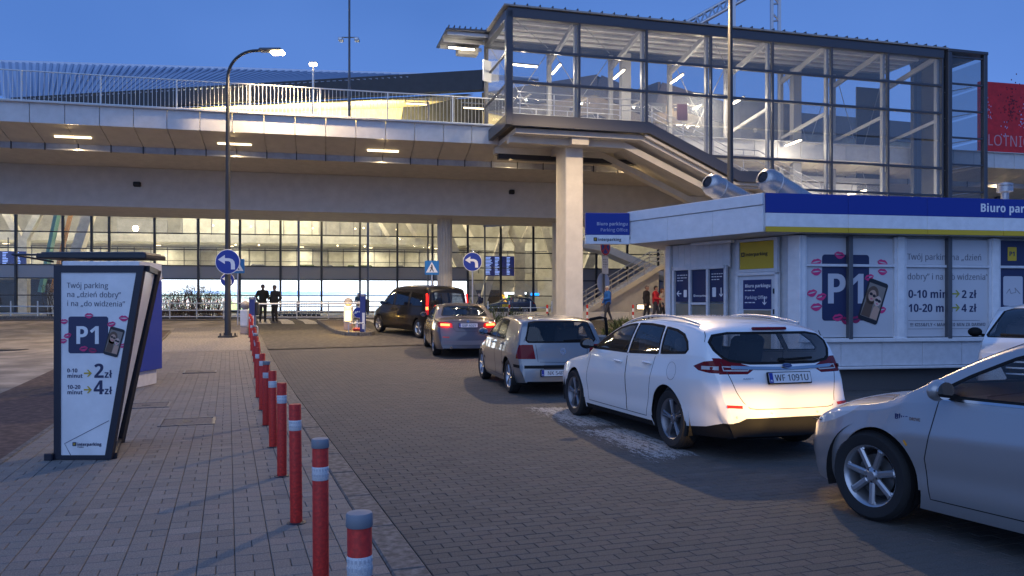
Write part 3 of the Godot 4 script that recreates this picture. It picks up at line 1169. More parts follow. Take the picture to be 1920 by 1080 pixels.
	part(MB.new().box(Vector3((sx0 + sx1) / 2, (h0 + h1) / 2, -0.85), Vector3(sx1 - sx0 + 0.2, h1 - h0 + 0.1, 0.46)), "back_box", mats.steel_dark, bb)
	for k in 4:
		var w := (sx1 - sx0) / 4.0
		area_light(bb, Vector3(sx0 + w * (k + 0.5), (h0 + h1) / 2, -0.5), Vector3(0, 0, 1), w, h1 - h0, 14.0, Color(0.86, 0.93, 1.0))

	# departure boards
	for k in 2:
		var s := tq([940.0, 2.0][k])
		var fb := thing("flight_board", ["blue flight information board with rows of text inside terminal right", "blue flight information board with rows of text inside terminal far left"][k], "information board", o.transform * Vector3(s, EYE + 3.95, -1.4), FACADE, "flight information boards")
		part(MB.new().box(Vector3.ZERO, Vector3(3.05, 2.0, 0.12), 0.02), "board_screen", glow("board_blue", Color(0.10, 0.14, 0.36), 0.55), fb)
		var row := glow("board_rows", Color(0.6, 0.72, 1.0), 0.9)
		var rr := MB.new()
		for i in 13:
			var y := 0.86 - 0.14 * i
			for c in [[-1.42, rng.randf_range(0.4, 0.75)], [-0.45, rng.randf_range(0.25, 0.5)], [0.75, rng.randf_range(0.15, 0.4)]]:
				rr.box(Vector3(c[0] + c[1] / 2, y, 0.066), Vector3(c[1], 0.06, 0.006))
		part(rr, "screen_rows", row, fb)
		part(MB.new().box(Vector3(0, 1.6, 0), Vector3(0.08, 1.3, 0.06)), "hanger", mats.steel_dark, fb)

	build_roofs()


func landscape() -> ImageTexture:
	var w := 1024
	var h := 96
	var im := Image.create(w, h, false, Image.FORMAT_RGB8)
	var f := FastNoiseLite.new()
	f.seed = 4
	f.frequency = 0.02
	var f2 := FastNoiseLite.new()
	f2.seed = 8
	f2.frequency = 0.16
	for x in w:
		var u := float(x) / w
		var shore := 0.50 + 0.04 * f.get_noise_1d(x) + maxf(0.0, u - 0.33) * 0.55      # where the flowers end and the sea begins
		var hill := 0.36 - 0.09 * absf(f.get_noise_1d(x * 0.8 + 300.0)) + 0.03 * u
		for y in h:
			var v := float(y) / h
			var c := Color(0.93, 0.97, 1.0)
			if u < 0.78 and v > hill and v < 0.47 and u > 0.02 and absf(u - 0.45) < 0.33:
				c = Color(0.36, 0.60, 0.92).lerp(Color(0.85, 0.93, 1.0), clampf(absf(u - 0.4) * 2.2, 0.0, 0.8))
			elif v >= 0.47:
				c = Color(0.86, 0.94, 1.0)
			if u < 0.42 and v > shore - 0.06:
				var k := f2.get_noise_2d(x, y)
				var k2 := f2.get_noise_2d(x + 500.0, y * 1.7)
				c = Color(0.45, 0.62, 0.60)
				if k > 0.12:
					c = Color(0.95, 0.95, 0.92)
				elif k < -0.2:
					c = Color(0.20, 0.38, 0.22)
				if v > shore + 0.08 and k2 > 0.15:
					c = [Color(0.9, 0.42, 0.55), Color(0.95, 0.8, 0.35), Color(0.9, 0.9, 0.95)][absi(int(k * 20.0)) % 3]
				if u > 0.27 and v > 0.7 + (u - 0.27) * 2.2 and k2 < 0.2:
					c = Color(0.55, 0.72, 0.2)
				if u > 0.36:
					c = c.lerp(Color(0.9, 0.96, 1.0), clampf((u - 0.36) / 0.05, 0.0, 1.0))
			im.set_pixel(x, y, c)
	return ImageTexture.create_from_image(im)


# the terminal's metal roofs that rise above the raised road
func build_roofs() -> void:
	var blue := std("roof_sheet", lin(0.55, 0.60, 0.70), 0.45, 0.3)
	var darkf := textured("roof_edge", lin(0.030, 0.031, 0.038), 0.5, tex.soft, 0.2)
	var lit := textured("roof_soffit", lin(0.66, 0.60, 0.44), 0.6, tex.soft, 0.2)
	var o := thing("terminal_roof", "broad ribbed metal roof of the terminal with dark edge and floodlit soffit", "roof")
	var el := at(20.0, 189.0, 62.0)
	var er := at(905.0, 151.0, 56.0)
	er.y = el.y + 0.4
	er = at(905.0, SKYLINE - (er.y - EYE) * LENS / 56.0, 56.0)
	var rl := at(-140.0, 112.0, 92.0)
	var rr := at(1010.0, 148.0, 84.0)
	var m := MB.new()
	m.quad(el, er, rr, rl)
	part(m, "roof_sheet", blue, o)
	for k in 84:
		var t := float(k) / 83.0
		var a := el.lerp(er, t - 0.10)
		var b := rl.lerp(rr, t + 0.04)
		if t < 0.10:
			a = el.lerp(rl, (0.10 - t) / 0.10 * 0.6)
		if t > 0.96:
			continue
		part(MB.new().bar(a + Vector3(0, 0.05, 0), b + Vector3(0, 0.05, 0), 0.26, 0.10), "roof_rib", std("roof_rib", lin(0.36, 0.40, 0.49), 0.5, 0.3), o)
	part(MB.new().bar(rl, rr, 0.5, 0.35), "ridge_cap", blue, o)
	# deep dark edge board and lit soffit behind it
	var dl := at(150.0, 192.0, 61.2)
	m = MB.new()
	var drop_l := 1.0
	var drop_r := 1.15
	var back := Vector3(0.3, 0, -0.5)
	m.quad(el + Vector3(0, -drop_l, 0), er + Vector3(0, -drop_r, 0), er + Vector3(0, 0.25, 0), el + Vector3(0, 0.25, 0))
	m.quad(er + back + Vector3(0, -drop_r, 0), el + back + Vector3(0, -drop_l, 0), el + back, er + back)
	m.quad(el + Vector3(0, -drop_l, 0), el + back + Vector3(0, -drop_l, 0), er + back + Vector3(0, -drop_r, 0), er + Vector3(0, -drop_r, 0))
	part(m, "edge_board", darkf, o)
	m = MB.new()
	var s0 := at(290.0, 206.0, 60.0)
	var s1 := at(890.0, 178.0, 57.0)
	var s2 := at(775.0, 202.0, 66.0)
	var s3 := at(330.0, 214.0, 66.0)
	m.quad(s0, s3, s2, s1)
	m.quad(s0 + Vector3(0, 0.1, 0), s1 + Vector3(0, 0.1, 0), s2 + Vector3(0, 0.1, 0), s3 + Vector3(0, 0.1, 0))
	part(m, "lit_soffit", lit, o)
	# upper wall under the soffit
	m = MB.new()
	m.quad(at(300.0, 275.0, 66.1), at(748.0, 275.0, 66.1), at(765.0, 203.0, 66.1), at(300.0, 215.0, 66.1))
	part(m, "upper_wall", lit, o)
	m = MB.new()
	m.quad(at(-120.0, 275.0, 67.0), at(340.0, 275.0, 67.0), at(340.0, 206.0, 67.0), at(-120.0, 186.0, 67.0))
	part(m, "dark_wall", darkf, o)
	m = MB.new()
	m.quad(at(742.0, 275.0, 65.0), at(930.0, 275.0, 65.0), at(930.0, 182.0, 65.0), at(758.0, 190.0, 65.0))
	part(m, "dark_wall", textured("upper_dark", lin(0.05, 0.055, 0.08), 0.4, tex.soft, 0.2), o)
	for k in 3:
		var p := at([430.0, 560.0, 690.0][k], 285.0, 58.5)
		var fl := thing("floodlight", ["floodlight behind the railing lighting the roof soffit, left", "floodlight behind the railing lighting the roof soffit, middle", "floodlight behind the railing lighting the roof soffit, right"][k], "floodlight", p, 0.0, "floodlights under the terminal roof")
		part(MB.new().box(Vector3.ZERO, Vector3(0.5, 0.2, 0.3), 0.03), "lamp_body", mats.steel_mid, fl)
		part(MB.new().box(Vector3(0, 0.11, 0), Vector3(0.42, 0.02, 0.24)), "lamp_face", mats.tube_warm, fl)
		part(MB.new().box(Vector3(0, -6.0, 0), Vector3(0.14, 11.8, 0.14)), "post", mats.steel_mid, fl)
		spot(fl, Vector3(0, 0.16, 0), Vector3(0.0, 0.75, -1.0), 58.0, 0.6, 260.0, Color(1.0, 0.90, 0.60), 0.15)

	# dark gabled roofs seen through the station glass
	for k in 3:
		var w := thing("gabled_roof", ["dark gabled terminal roof with pale lit fascia seen through the station glass", "second dark gabled terminal roof behind the station stairs", "long dark terminal roof behind the right half of the station"][k], "roof", Vector3.ZERO, 0.0)
		var a: Vector3 = [at(905.0, 176.0, 64.0), at(1190.0, 172.0, 62.0), at(1290.0, 222.0, 60.0)][k]
		var c: Vector3 = [at(1120.0, 142.0, 60.0), at(1235.0, 156.0, 58.0), at(1500.0, 214.0, 60.0)][k]
		var e: Vector3 = [at(1235.0, 192.0, 60.0), at(1400.0, 208.0, 58.0), at(1760.0, 236.0, 60.0)][k]
		for half in 2:
			var p: Vector3 = a if half == 0 else c
			var q: Vector3 = c if half == 0 else e
			var bk := Vector3(2.0, 1.6, -16.0)
			var mm := MB.new()
			mm.quad(p, q, q + bk, p + bk)
			mm.quad(p + Vector3(0, -0.15, 0), p + bk + Vector3(0, -0.15, 0), q + bk + Vector3(0, -0.15, 0), q + Vector3(0, -0.15, 0))
			part(mm, "roof_slope", std("roof_dark", lin(0.12, 0.13, 0.16), 0.4, 0.3), w)
			mm = MB.new()
			mm.bar(p + Vector3(0, -0.7, 0.1), q + Vector3(0, -0.7, 0.1), 0.2, 1.5)
			part(mm, "verge", std("verge", lin(0.06, 0.065, 0.08), 0.5), w)
			mm = MB.new()
			mm.quad(p + Vector3(0, -2.6, -1.0), q + Vector3(0, -2.6, -1.0), q + Vector3(0, -1.4, 0), p + Vector3(0, -1.4, 0))
			part(mm, "soffit", lit, w)
			mm = MB.new()
			mm.quad(Vector3(p.x, 8.0, p.z - 1.2), Vector3(q.x, 8.0, q.z - 1.2), q + Vector3(0, -2.5, -1.2), p + Vector3(0, -2.5, -1.2))
			part(mm, "gable_wall", textured("gable_wall", lin(0.13, 0.14, 0.17), 0.5, tex.soft, 0.2), w)
	for k in 2:
		var p := at([1075.0, 1270.0][k], 205.0, 56.0)
		var fl := thing("floodlight", ["floodlight washing the gabled roof seen through the station glass, left", "floodlight washing the gabled roof seen through the station glass, right"][k], "floodlight", p, 0.0, "floodlights under the terminal roof")
		part(MB.new().box(Vector3.ZERO, Vector3(0.5, 0.2, 0.3), 0.03), "lamp_body", mats.steel_mid, fl)
		part(MB.new().box(Vector3(0, 0.11, 0), Vector3(0.42, 0.02, 0.24)), "lamp_face", mats.tube_warm, fl)
		area_light(fl, Vector3(0, 0.15, 0), Vector3(0.0, 0.8, -1.0), 0.42, 0.24, 14.0, Color(1.0, 0.80, 0.55))


# ---------------------------------------------------------------- the glazed stair hall
const HALL := 0.2590
const BAY := 2.75
func band_top(s: float) -> float:    # lower edge of the glass along the front
	if s < 5.6:
		return 8.71
	if s < 9.5:
		return lerpf(8.71, 7.0, (s - 5.6) / 3.9)
	if s < 10.7:
		return 7.0
	if s < 16.5:
		return lerpf(7.0, 4.6, (s - 10.7) / 5.8)
	return 4.6


func slanted(m: MB, pts: Array, h: float, z0: float, z1: float) -> void:   # a beam of height h below the points, from z0 to z1
	for i in pts.size() - 1:
		var a: Vector2 = pts[i]
		var b: Vector2 = pts[i + 1]
		m.quad(Vector3(a.x, a.y - h, z1), Vector3(b.x, b.y - h, z1), Vector3(b.x, b.y, z1), Vector3(a.x, a.y, z1))
		m.quad(Vector3(b.x, b.y - h, z0), Vector3(a.x, a.y - h, z0), Vector3(a.x, a.y, z0), Vector3(b.x, b.y, z0))
		m.quad(Vector3(a.x, a.y, z1), Vector3(b.x, b.y, z1), Vector3(b.x, b.y, z0), Vector3(a.x, a.y, z0))
		m.quad(Vector3(a.x, a.y - h, z0), Vector3(b.x, b.y - h, z0), Vector3(b.x, b.y - h, z1), Vector3(a.x, a.y - h, z1))
	var f: Vector2 = pts[0]
	var l: Vector2 = pts[pts.size() - 1]
	m.quad(Vector3(f.x, f.y - h, z0), Vector3(f.x, f.y - h, z1), Vector3(f.x, f.y, z1), Vector3(f.x, f.y, z0))
	m.quad(Vector3(l.x, l.y - h, z1), Vector3(l.x, l.y - h, z0), Vector3(l.x, l.y, z0), Vector3(l.x, l.y, z1))


func tube_fitting(parent: Node3D, p: Vector3, turn: float, pitch: float, len_: float, energy: float, called := "tube_light") -> void:
	var b := Basis(Vector3.UP, turn) * Basis(Vector3.BACK, pitch)
	var t := sub(called, parent, Transform3D(b, p))
	part(MB.new().box(Vector3(0, 0.045, 0), Vector3(len_ + 0.1, 0.05, 0.10), 0.01), "housing", mats.steel_mid, t)
	var q := MB.new()
	q.tube([Vector3(-len_ / 2, 0, 0), Vector3(len_ / 2, 0, 0)], 0.045, 8)
	part(q, "tube", mats.tube_glow, t)
	omni(t, Vector3(0, -0.12, 0), energy * 0.42, Color(1.0, 0.94, 0.84), 0.05)
	area_light(t, Vector3(0, -0.06, 0), Vector3(0, -1, 0), len_, 0.09, energy, Color(1.0, 0.94, 0.84))


func build_station() -> void:
	var o := thing("glass_stair_hall", "dark framed glass hall with stairs standing above the lane beside the raised road", "stair hall", Vector3(-0.14, 0, -29.5), HALL)
	var W := BAY * 7.0
	var D := 3.7
	var ytop := 12.28
	var rows := [12.25, 11.07, 9.89, 8.71, 7.53, 6.35, 5.17]
	var fr: Material = mats.steel_frame
	# steel frame
	part(MB.new().box(Vector3(0.02, (12.5 + 8.28) / 2, 0.0), Vector3(0.26, 4.2, 0.26), 0.012), "corner_post", fr, o)
	part(MB.new().box(Vector3(0.02, (12.4 + 8.28) / 2, -D), Vector3(0.16, 4.1, 0.16), 0.01), "corner_post", fr, o)
	part(MB.new().box(Vector3(W / 2, 12.42, 0.02), Vector3(W + 0.1, 0.36, 0.22), 0.012), "roof_beam", fr, o)
	part(MB.new().box(Vector3(0.02, 12.42, -D / 2), Vector3(0.22, 0.36, D - 0.26), 0.012), "roof_beam", fr, o)
	part(MB.new().box(Vector3(W / 2, 12.42, -D), Vector3(W, 0.30, 0.2), 0.012), "roof_beam", fr, o)
	var band := [Vector2(0.14, 8.71), Vector2(5.6, 8.71), Vector2(9.5, 7.0), Vector2(10.7, 7.0), Vector2(16.5, 4.6), Vector2(W, 4.6)]
	var m := MB.new()
	slanted(m, band, 0.43, -0.1, 0.1)
	part(m, "floor_band", fr, o)
	m = MB.new()
	slanted(m, band, 0.43, -D - 0.1, -D + 0.1)
	part(m, "floor_band", fr, o)
	part(MB.new().box(Vector3(0.02, 8.495, -D / 2), Vector3(0.2, 0.43, D - 0.26), 0.01), "floor_band", fr, o)
	# roof: sheet with standing seams, purlins under it
	part(MB.new().box(Vector3(W / 2, 12.66, -D / 2), Vector3(W + 0.4, 0.06, D + 0.4)), "roof_sheet", textured("roof_under", lin(0.38, 0.36, 0.33), 0.6, tex.soft, 0.3), o)
	for k in 40:
		var s := 0.2 + 0.49 * k
		part(MB.new().box(Vector3(s, 12.72, -D / 2), Vector3(0.05, 0.09, D + 0.42), 0.01), "roof_seam", fr, o)
	for k in 5:
		part(MB.new().box(Vector3(W / 2, 12.55, -0.6 - 0.62 * k), Vector3(W - 0.2, 0.10, 0.07)), "purlin", mats.steel_white, o)
	# mullions and transoms of the front
	for k in range(1, 8):
		var s := BAY * k
		var b := band_top(s)
		part(MB.new().box(Vector3(s, (ytop + b) / 2, 0.03), Vector3(0.09, ytop - b, 0.14), 0.008), "mullion", fr, o)
		part(MB.new().box(Vector3(s - 0.07, (ytop + b - 0.3) / 2, -0.20), Vector3(0.11, ytop - b + 0.3, 0.18), 0.012), "white_post", std("post_pale", lin(0.28, 0.28, 0.28), 0.5), o)
	for r in range(1, rows.size()):
		var y: float = rows[r]
		var s := 0.14
		while band_top(s) > y + 0.04 and s < W - 0.2:
			s += 0.05
		if r < 3 or y < 8.6:
			var from := 0.14 if y > 8.72 else s
			if from < W - 0.3:
				part(MB.new().box(Vector3((from + W) / 2, y, 0.03), Vector3(W - from, 0.10, 0.12), 0.008), "transom", fr, o)
	for r in [1, 2]:
		part(MB.new().box(Vector3(0.03, rows[r], -D / 2), Vector3(0.10, 0.07, D - 0.26), 0.008), "transom", fr, o)
	# panes of the front, cut along the sloping band
	for k in 7:
		for r in rows.size() - 1:
			var x0 := BAY * k + (0.14 if k == 0 else 0.0375)
			var x1 := BAY * (k + 1) - 0.0375
			var yt: float = rows[r] - 0.035
			var yb: float = rows[r + 1] + 0.035
			var p := PackedVector2Array()
			var tops := []
			for q in 9:
				var s := lerpf(x0, x1, q / 8.0)
				tops.append(Vector2(s, clampf(band_top(s), yb, yt)))
			if (tops[0] as Vector2).y >= yt - 0.02 and (tops[8] as Vector2).y >= yt - 0.02:
				continue
			m = MB.new()
			for q in 8:
				var a: Vector2 = tops[q]
				var b: Vector2 = tops[q + 1]
				if a.y < yt - 0.001 or b.y < yt - 0.001:
					m.quad(Vector3(a.x, a.y, 0.03), Vector3(b.x, b.y, 0.03), Vector3(b.x, yt, 0.03), Vector3(a.x, yt, 0.03))
			part(m, "pane", mats.station_glass, o)
	for r in 3:
		m = MB.new()
		m.quad(Vector3(0.02, rows[r + 1] + 0.035, -D + 0.1), Vector3(0.02, rows[r + 1] + 0.035, -0.14), Vector3(0.02, rows[r] - 0.035, -0.14), Vector3(0.02, rows[r] - 0.035, -D + 0.1))
		part(m, "pane", mats.station_glass, o)
	for k in 7:      # the far side: one tall pane a bay above its rail
		var x0 := BAY * k + 0.1
		var x1 := BAY * (k + 1) - 0.1
		var b := maxf(band_top(x0), band_top(x1)) + 0.05
		m = MB.new()
		m.quad(Vector3(x0, b, -D), Vector3(x1, b, -D), Vector3(x1, 11.0, -D), Vector3(x0, 11.0, -D))
		part(m, "rear_pane", mats.station_glass, o)
	# white frame inside: rear columns, roof beams, ties
	var white: Material = std("frame_pale", lin(0.30, 0.30, 0.30), 0.5)
	for k in range(1, 8):
		var s := BAY * k - 0.1
		var b := band_top(s)
		part(MB.new().box(Vector3(s, (12.3 + b - 0.4) / 2, -D + 0.3), Vector3(0.17, 12.3 - b + 0.4, 0.2), 0.012), "white_column", white, o)
		part(MB.new().bar(Vector3(s, 12.32, -0.2), Vector3(s, 11.75, -D + 0.3), 0.12, 0.2), "white_rafter", white, o)
		if k in [2, 5]:
			part(MB.new().box(Vector3(s + 0.5, (12.3 + b - 0.4) / 2, -D + 0.7), Vector3(0.42, 12.3 - b + 0.4, 0.3), 0.012), "broad_column", white, o)
		if b < 7.5:
			part(MB.new().box(Vector3(s - BAY / 2, 7.45, -D + 0.3), Vector3(BAY - 0.2, 0.22, 0.16), 0.01), "white_beam", white, o)
			part(MB.new().bar(Vector3(s, 9.6, -0.2), Vector3(s, 9.2, -D + 0.3), 0.08, 0.13), "white_rafter", white, o)
	for k in 7:
		var x0 := BAY * k + 0.15
		var x1 := BAY * (k + 1) - 0.15
		var b := maxf(band_top(x0), band_top(x1))
		if k in [0, 1, 3, 5, 6]:
			for f in 2:
				m = MB.new()
				m.tube([Vector3(x0 if f == 0 else x1, 12.2, -D + 0.25), Vector3(x1 if f == 0 else x0, b, -D + 0.25)], 0.016, 6)
				part(m, "tie_rod", white, o)
			m = MB.new()
			m.tube([Vector3(x0, 12.45, -0.3), Vector3(x1, 12.40, -D + 0.3)], 0.016, 6)
			part(m, "tie_rod", white, o)
		if k >= 4:
			part(MB.new().lathe([Vector2(0.001, -0.03), Vector2(0.10, -0.03), Vector2(0.10, 0.03), Vector2(0.001, 0.03)], 12, Transform3D(Basis(Vector3.RIGHT, PI / 2), Vector3((x0 + x1) / 2, (12.2 + b) / 2, -D + 0.25))), "tie_ring", white, o)
	# upper boxed plant behind the stairs, seen through the glass
	part(MB.new().box(Vector3(13.2, 9.9, -D - 0.6), Vector3(2.6, 2.4, 0.8)), "shaft_wall", textured("shaft_wall", lin(0.26, 0.27, 0.30), 0.6, tex.soft, 0.3), o)
	part(MB.new().box(Vector3(14.6, 6.2, -D + 0.05), Vector3(9.2, 2.2, 0.08)), "rear_panel", mats.clad_panel, o)
	part(MB.new().box(Vector3(18.6, 8.6, -D + 0.05), Vector3(1.5, 6.6, 0.08)), "rear_panel", mats.steel_mid, o)
	# floor and stairs
	part(MB.new().box(Vector3(2.85, 8.6, -D / 2), Vector3(5.4, 0.2, D - 0.2)), "platform", mats.concrete, o)
	part(MB.new().box(Vector3(10.1, 6.88, -D / 2), Vector3(1.2, 0.2, D - 0.2)), "landing", mats.concrete, o)
	for fl in 2:
		var n: int = [11, 15][fl]
		var a: Vector2 = [Vector2(5.6, 8.71), Vector2(10.7, 6.98)][fl]
		var b: Vector2 = [Vector2(9.5, 6.98), Vector2(16.5, 4.6)][fl]
		for k in n:
			var s := lerpf(a.x, b.x, (k + 0.5) / n)
			var y := lerpf(a.y, b.y, (k + 0.5) / n) - 0.06
			part(MB.new().box(Vector3(s, y - 0.08, -D / 2), Vector3((b.x - a.x) / n, 0.18, D - 0.4)), "step", mats.concrete, o)
	# handrails
	for z in [-0.55, -D + 0.75]:
		for h in [0.55, 0.75, 0.98]:
			m = MB.new()
			m.tube([Vector3(0.5, 8.71 + h, z), Vector3(5.5, 8.71 + h, z), Vector3(9.5, 7.0 + h, z), Vector3(10.7, 7.0 + h, z), Vector3(16.5, 4.6 + h, z)], 0.02, 6)
			part(m, "handrail", mats.galvanised, o)
		for k in 12:
			var s := 0.6 + 1.35 * k
			m = MB.new()
			m.tube([Vector3(s, band_top(s) - 0.05, z), Vector3(s, band_top(s) + 0.98, z)], 0.02, 6)
			part(m, "rail_post", mats.galvanised, o)
	# hanging tube lights
	for k in 7:
		var s: float = [0.95, 2.35, 5.0, 7.55, 10.3, 13.0, 16.2][k]
		var y: float = [11.0, 10.95, 10.95, 10.95, 10.2, 8.6, 6.6][k]
		tube_fitting(o, Vector3(s, y, -1.5), 0.05 if k == 0 else 1.5, 0.0, 1.25, 3.5)
	for k in 5:
		var s: float = [9.4, 10.1, 13.6, 14.6, 17.6][k]
		var y: float = [10.75, 10.75, 6.2, 6.2, 6.1][k]
		tube_fitting(o, Vector3(s, y, -D + 0.9), 0.05, 0.0, 0.9, 4.5)
	# hanging sign inside
	part(MB.new().box(Vector3(7.5, 10.55, -D - 0.9), Vector3(2.1, 0.4, 0.1), 0.02), "sign_board", mats.steel_mid, o)
	lettering("Gdańsk Port Lotniczy", 0.13, mats.steel_white, o, Vector3(7.5, 10.55, -D - 0.84), false, 1)
	part(MB.new().box(Vector3(8.2, 9.8, -D + 1.4), Vector3(0.5, 0.7, 0.06), 0.02), "hanging_sign", std("dull_red", lin(0.09, 0.05, 0.07), 0.5), o)

	# concrete soffit and the edge beam below the floor, standing on the front column
	var slab := thing("stair_slab", "pale concrete slab and stair soffit under the glass hall", "stair slab", o.position, HALL)
	m = MB.new()
	slanted(m, [Vector2(0.35, 8.27), Vector2(5.4, 8.27), Vector2(9.3, 6.56), Vector2(10.6, 6.56), Vector2(16.3, 4.2)], 0.20, -D + 0.2, -0.25)
	part(m, "soffit", mats.concrete_grey, slab)
	m = MB.new()
	slanted(m, [Vector2(0.25, 8.08), Vector2(4.9, 8.08), Vector2(8.9, 6.36), Vector2(10.4, 6.36), Vector2(16.0, 4.0)], 0.26, -1.15, -0.75)
	part(m, "edge_beam", mats.concrete, slab)
	m = MB.new()
	slanted(m, [Vector2(5.5, 8.28), Vector2(9.4, 6.57), Vector2(10.65, 6.57), Vector2(16.4, 4.17)], 0.12, -0.24, -0.06)
	part(m, "edge_trim", mats.concrete, slab)
	m = MB.new()
	slanted(m, [Vector2(0.25, 8.08), Vector2(4.9, 8.08), Vector2(8.9, 6.36), Vector2(10.4, 6.36), Vector2(16.0, 4.0)], 0.26, -D + 0.3, -D + 0.7)
	part(m, "edge_beam", mats.concrete, slab)
	for s in [2.96]:
		part(MB.new().box(Vector3(s, 7.95, -1.9), Vector3(0.68, 0.3, 3.0)), "cross_beam", mats.concrete, slab)
	part(MB.new().box(Vector3(5.2, 7.72, -3.2), Vector3(9.6, 0.2, 0.3)), "cross_beam", mats.steel_dark, slab)
	var col := thing("front_column", "tall square pale column carrying the glass hall in front of raised road", "column", o.position, HALL)
	part(MB.new().box(Vector3(2.96, 4.0, -1.7), Vector3(0.72, 7.75, 1.25), 0.03), "shaft", mats.concrete, col)

	# lift tower at the right end
	var l := thing("lift_tower", "narrow dark glass lift tower at the right end of stair hall", "lift tower", o.position, HALL)
	var lx0 := W + 0.28
	var lx1 := W + 2.15
	for x in [lx0, lx1]:
		for z in [0.12, -1.9]:
			part(MB.new().box(Vector3(x, 8.4, z), Vector3(0.2, 8.3, 0.2), 0.012), "corner_post", fr, l)
	part(MB.new().box(Vector3(lx0 - 0.16, 8.2, -0.6), Vector3(0.14, 8.5, 1.2), 0.012), "side_fin", mats.black, l)
	part(MB.new().box(Vector3((lx0 + lx1) / 2, 12.58, -0.9), Vector3(2.1, 0.14, 2.3), 0.02), "tower_roof", fr, l)
	part(MB.new().box(Vector3((lx0 + lx1) / 2, 8.3, -2.0), Vector3(1.9, 8.4, 0.1)), "rear_wall", mats.steel_mid, l)
	for r in 8:
		var y := 12.35 - 1.16 * r
		part(MB.new().box(Vector3((lx0 + lx1) / 2, y, 0.12), Vector3(1.7, 0.07, 0.1), 0.008), "transom", fr, l)
		if r < 7:
			m = MB.new()
			m.quad(Vector3(lx0 + 0.1, y - 1.12, 0.12), Vector3(lx1 - 0.1, y - 1.12, 0.12), Vector3(lx1 - 0.1, y - 0.04, 0.12), Vector3(lx0 + 0.1, y - 0.04, 0.12))
			part(m, "pane", mats.lift_glass, l)
			m = MB.new()
			m.tube([Vector3(lx0 + 0.2, y - 0.15, -1.6), Vector3(lx1 - 0.25, y + 0.05, -0.3)], 0.022, 6)
			part(m, "lift_rail", mats.galvanised, l)
			m = MB.new()
			m.quad(Vector3(lx1, y - 1.12, 0.02), Vector3(lx1, y - 1.12, -1.8), Vector3(lx1, y - 0.04, -1.8), Vector3(lx1, y - 0.04, 0.02))
			part(m, "pane", mats.lift_glass, l)
	# canopy of the entrance on the deck, past the left end
	var c := thing("entrance_canopy", "small ribbed canopy with a tube light at the left end of glass hall", "canopy", o.position, HALL)
	part(MB.new().box(Vector3(-0.95, 12.62, -D - 0.2), Vector3(1.75, 0.08, 2.4), 0.01, Basis(Vector3.BACK, 0.03)), "canopy_roof", mats.steel_mid, c)
	for k in 8:
		part(MB.new().box(Vector3(-0.18 - 0.22 * k, 12.70, -D - 0.2), Vector3(0.04, 0.08, 2.5), 0.01), "roof_seam", fr, c)
	for k in 3:
		part(MB.new().box(Vector3(-0.85, 12.50, -D + 0.8 - 0.9 * k), Vector3(1.8, 0.14, 0.1), 0.01), "canopy_beam", mats.galvanised, c)
	part(MB.new().box(Vector3(-0.6, 12.34, -D - 0.9), Vector3(0.9, 0.3, 0.5), 0.04), "canopy_bracket", mats.concrete, c)
	tube_fitting(c, Vector3(-1.15, 11.95, -D + 0.7), 0.05, 0.0, 1.05, 3.0)
	part(MB.new().box(Vector3(-0.12, 11.1, -D + 0.75), Vector3(0.45, 0.85, 0.08), 0.01, Basis(Vector3.UP, 0.6)), "canopy_sign", mats.steel_white, c)

	# lattice gantry behind the roof
	var g := thing("lattice_gantry", "pale lattice gantry of steel rising behind the glass hall roof", "gantry", Vector3.ZERO)
	var p0 := at(1285.0, 60.0, 62.0)
	var p1 := at(1475.0, -45.0, 60.0)
	for px in [1376.0, 1447.0, 1461.0]:
		var b0 := at(px, 130.0, 61.0)
		b0.y = 0.8
		var b1 := at(px, -60.0, 61.0)
		part(MB.new().bar(b0, b1, 0.22, 0.22), "gantry_post", mats.galvanised, g)
	for k in 9:
		var y := -40.0 + 16.0 * k
		m = MB.new()
		m.tube([at(1447.0, y, 61.0), at(1461.0, y + (14.0 if k % 2 == 0 else -2.0), 61.0)], 0.075, 6)
		part(m, "gantry_brace", mats.galvanised, g)
	var off := Vector3(0.2, 1.0, -0.8)
	for e in [Vector3.ZERO, off]:
		m = MB.new()
		m.tube([p0 + e, p1 + e], 0.13, 6)
		part(m, "gantry_chord", mats.galvanised, g)
	for k in 26:
		m = MB.new()
		m.tube([p0.lerp(p1, k / 26.0) + (Vector3.ZERO if k % 2 == 0 else off), p0.lerp(p1, (k + 1) / 26.0) + (off if k % 2 == 0 else Vector3.ZERO)], 0.075, 6)
		part(m, "gantry_brace", mats.galvanised, g)

	# red billboard wall far right
	var rb := thing("red_billboard", "large red advertising wall with pale lettering at the right edge", "billboard", at(1835.0, 220.0, 43.0), 0.2309)
	part(MB.new().box(Vector3(5.0, 0.0, 0), Vector3(10.0, 3.85, 0.25), 0.03), "red_face", textured("red_face", lin(0.66, 0.016, 0.02), 0.5, tex.soft, 0.3), rb)
	lettering("LOTNICZY", 0.58, std("red_letters", lin(0.55, 0.25, 0.27), 0.5), rb, Vector3(0.42, -1.22, 0.13), false, 0)
	var dots := MB.new()
	for cl in [[0.55, 0.25, 0.2, 14], [1.6, -0.3, 0.2, 12], [2.6, 0.0, 0.2, 18]]:
		for k in cl[3]:
			dots.box(Vector3(cl[0] + rng.randfn() * cl[2] * 0.6, cl[1] + rng.randfn() * 0.4, 0.13), Vector3(0.03, 0.07, 0.02), 0.0)
	part(dots, "white_flecks", std("fleck", lin(0.45, 0.42, 0.62), 0.5), rb).set_meta("kind", "stuff")
	dots = MB.new()
	for k in 90:
		dots.box(Vector3(2.0 + rng.randfn() * 0.4, 0.8 + rng.randfn() * 0.5, 0.13), Vector3(0.05, 0.07, 0.02), 0.0)
	part(dots, "dark_flecks", std("fleck_dark", lin(0.14, 0.01, 0.02), 0.5), rb).set_meta("kind", "stuff")
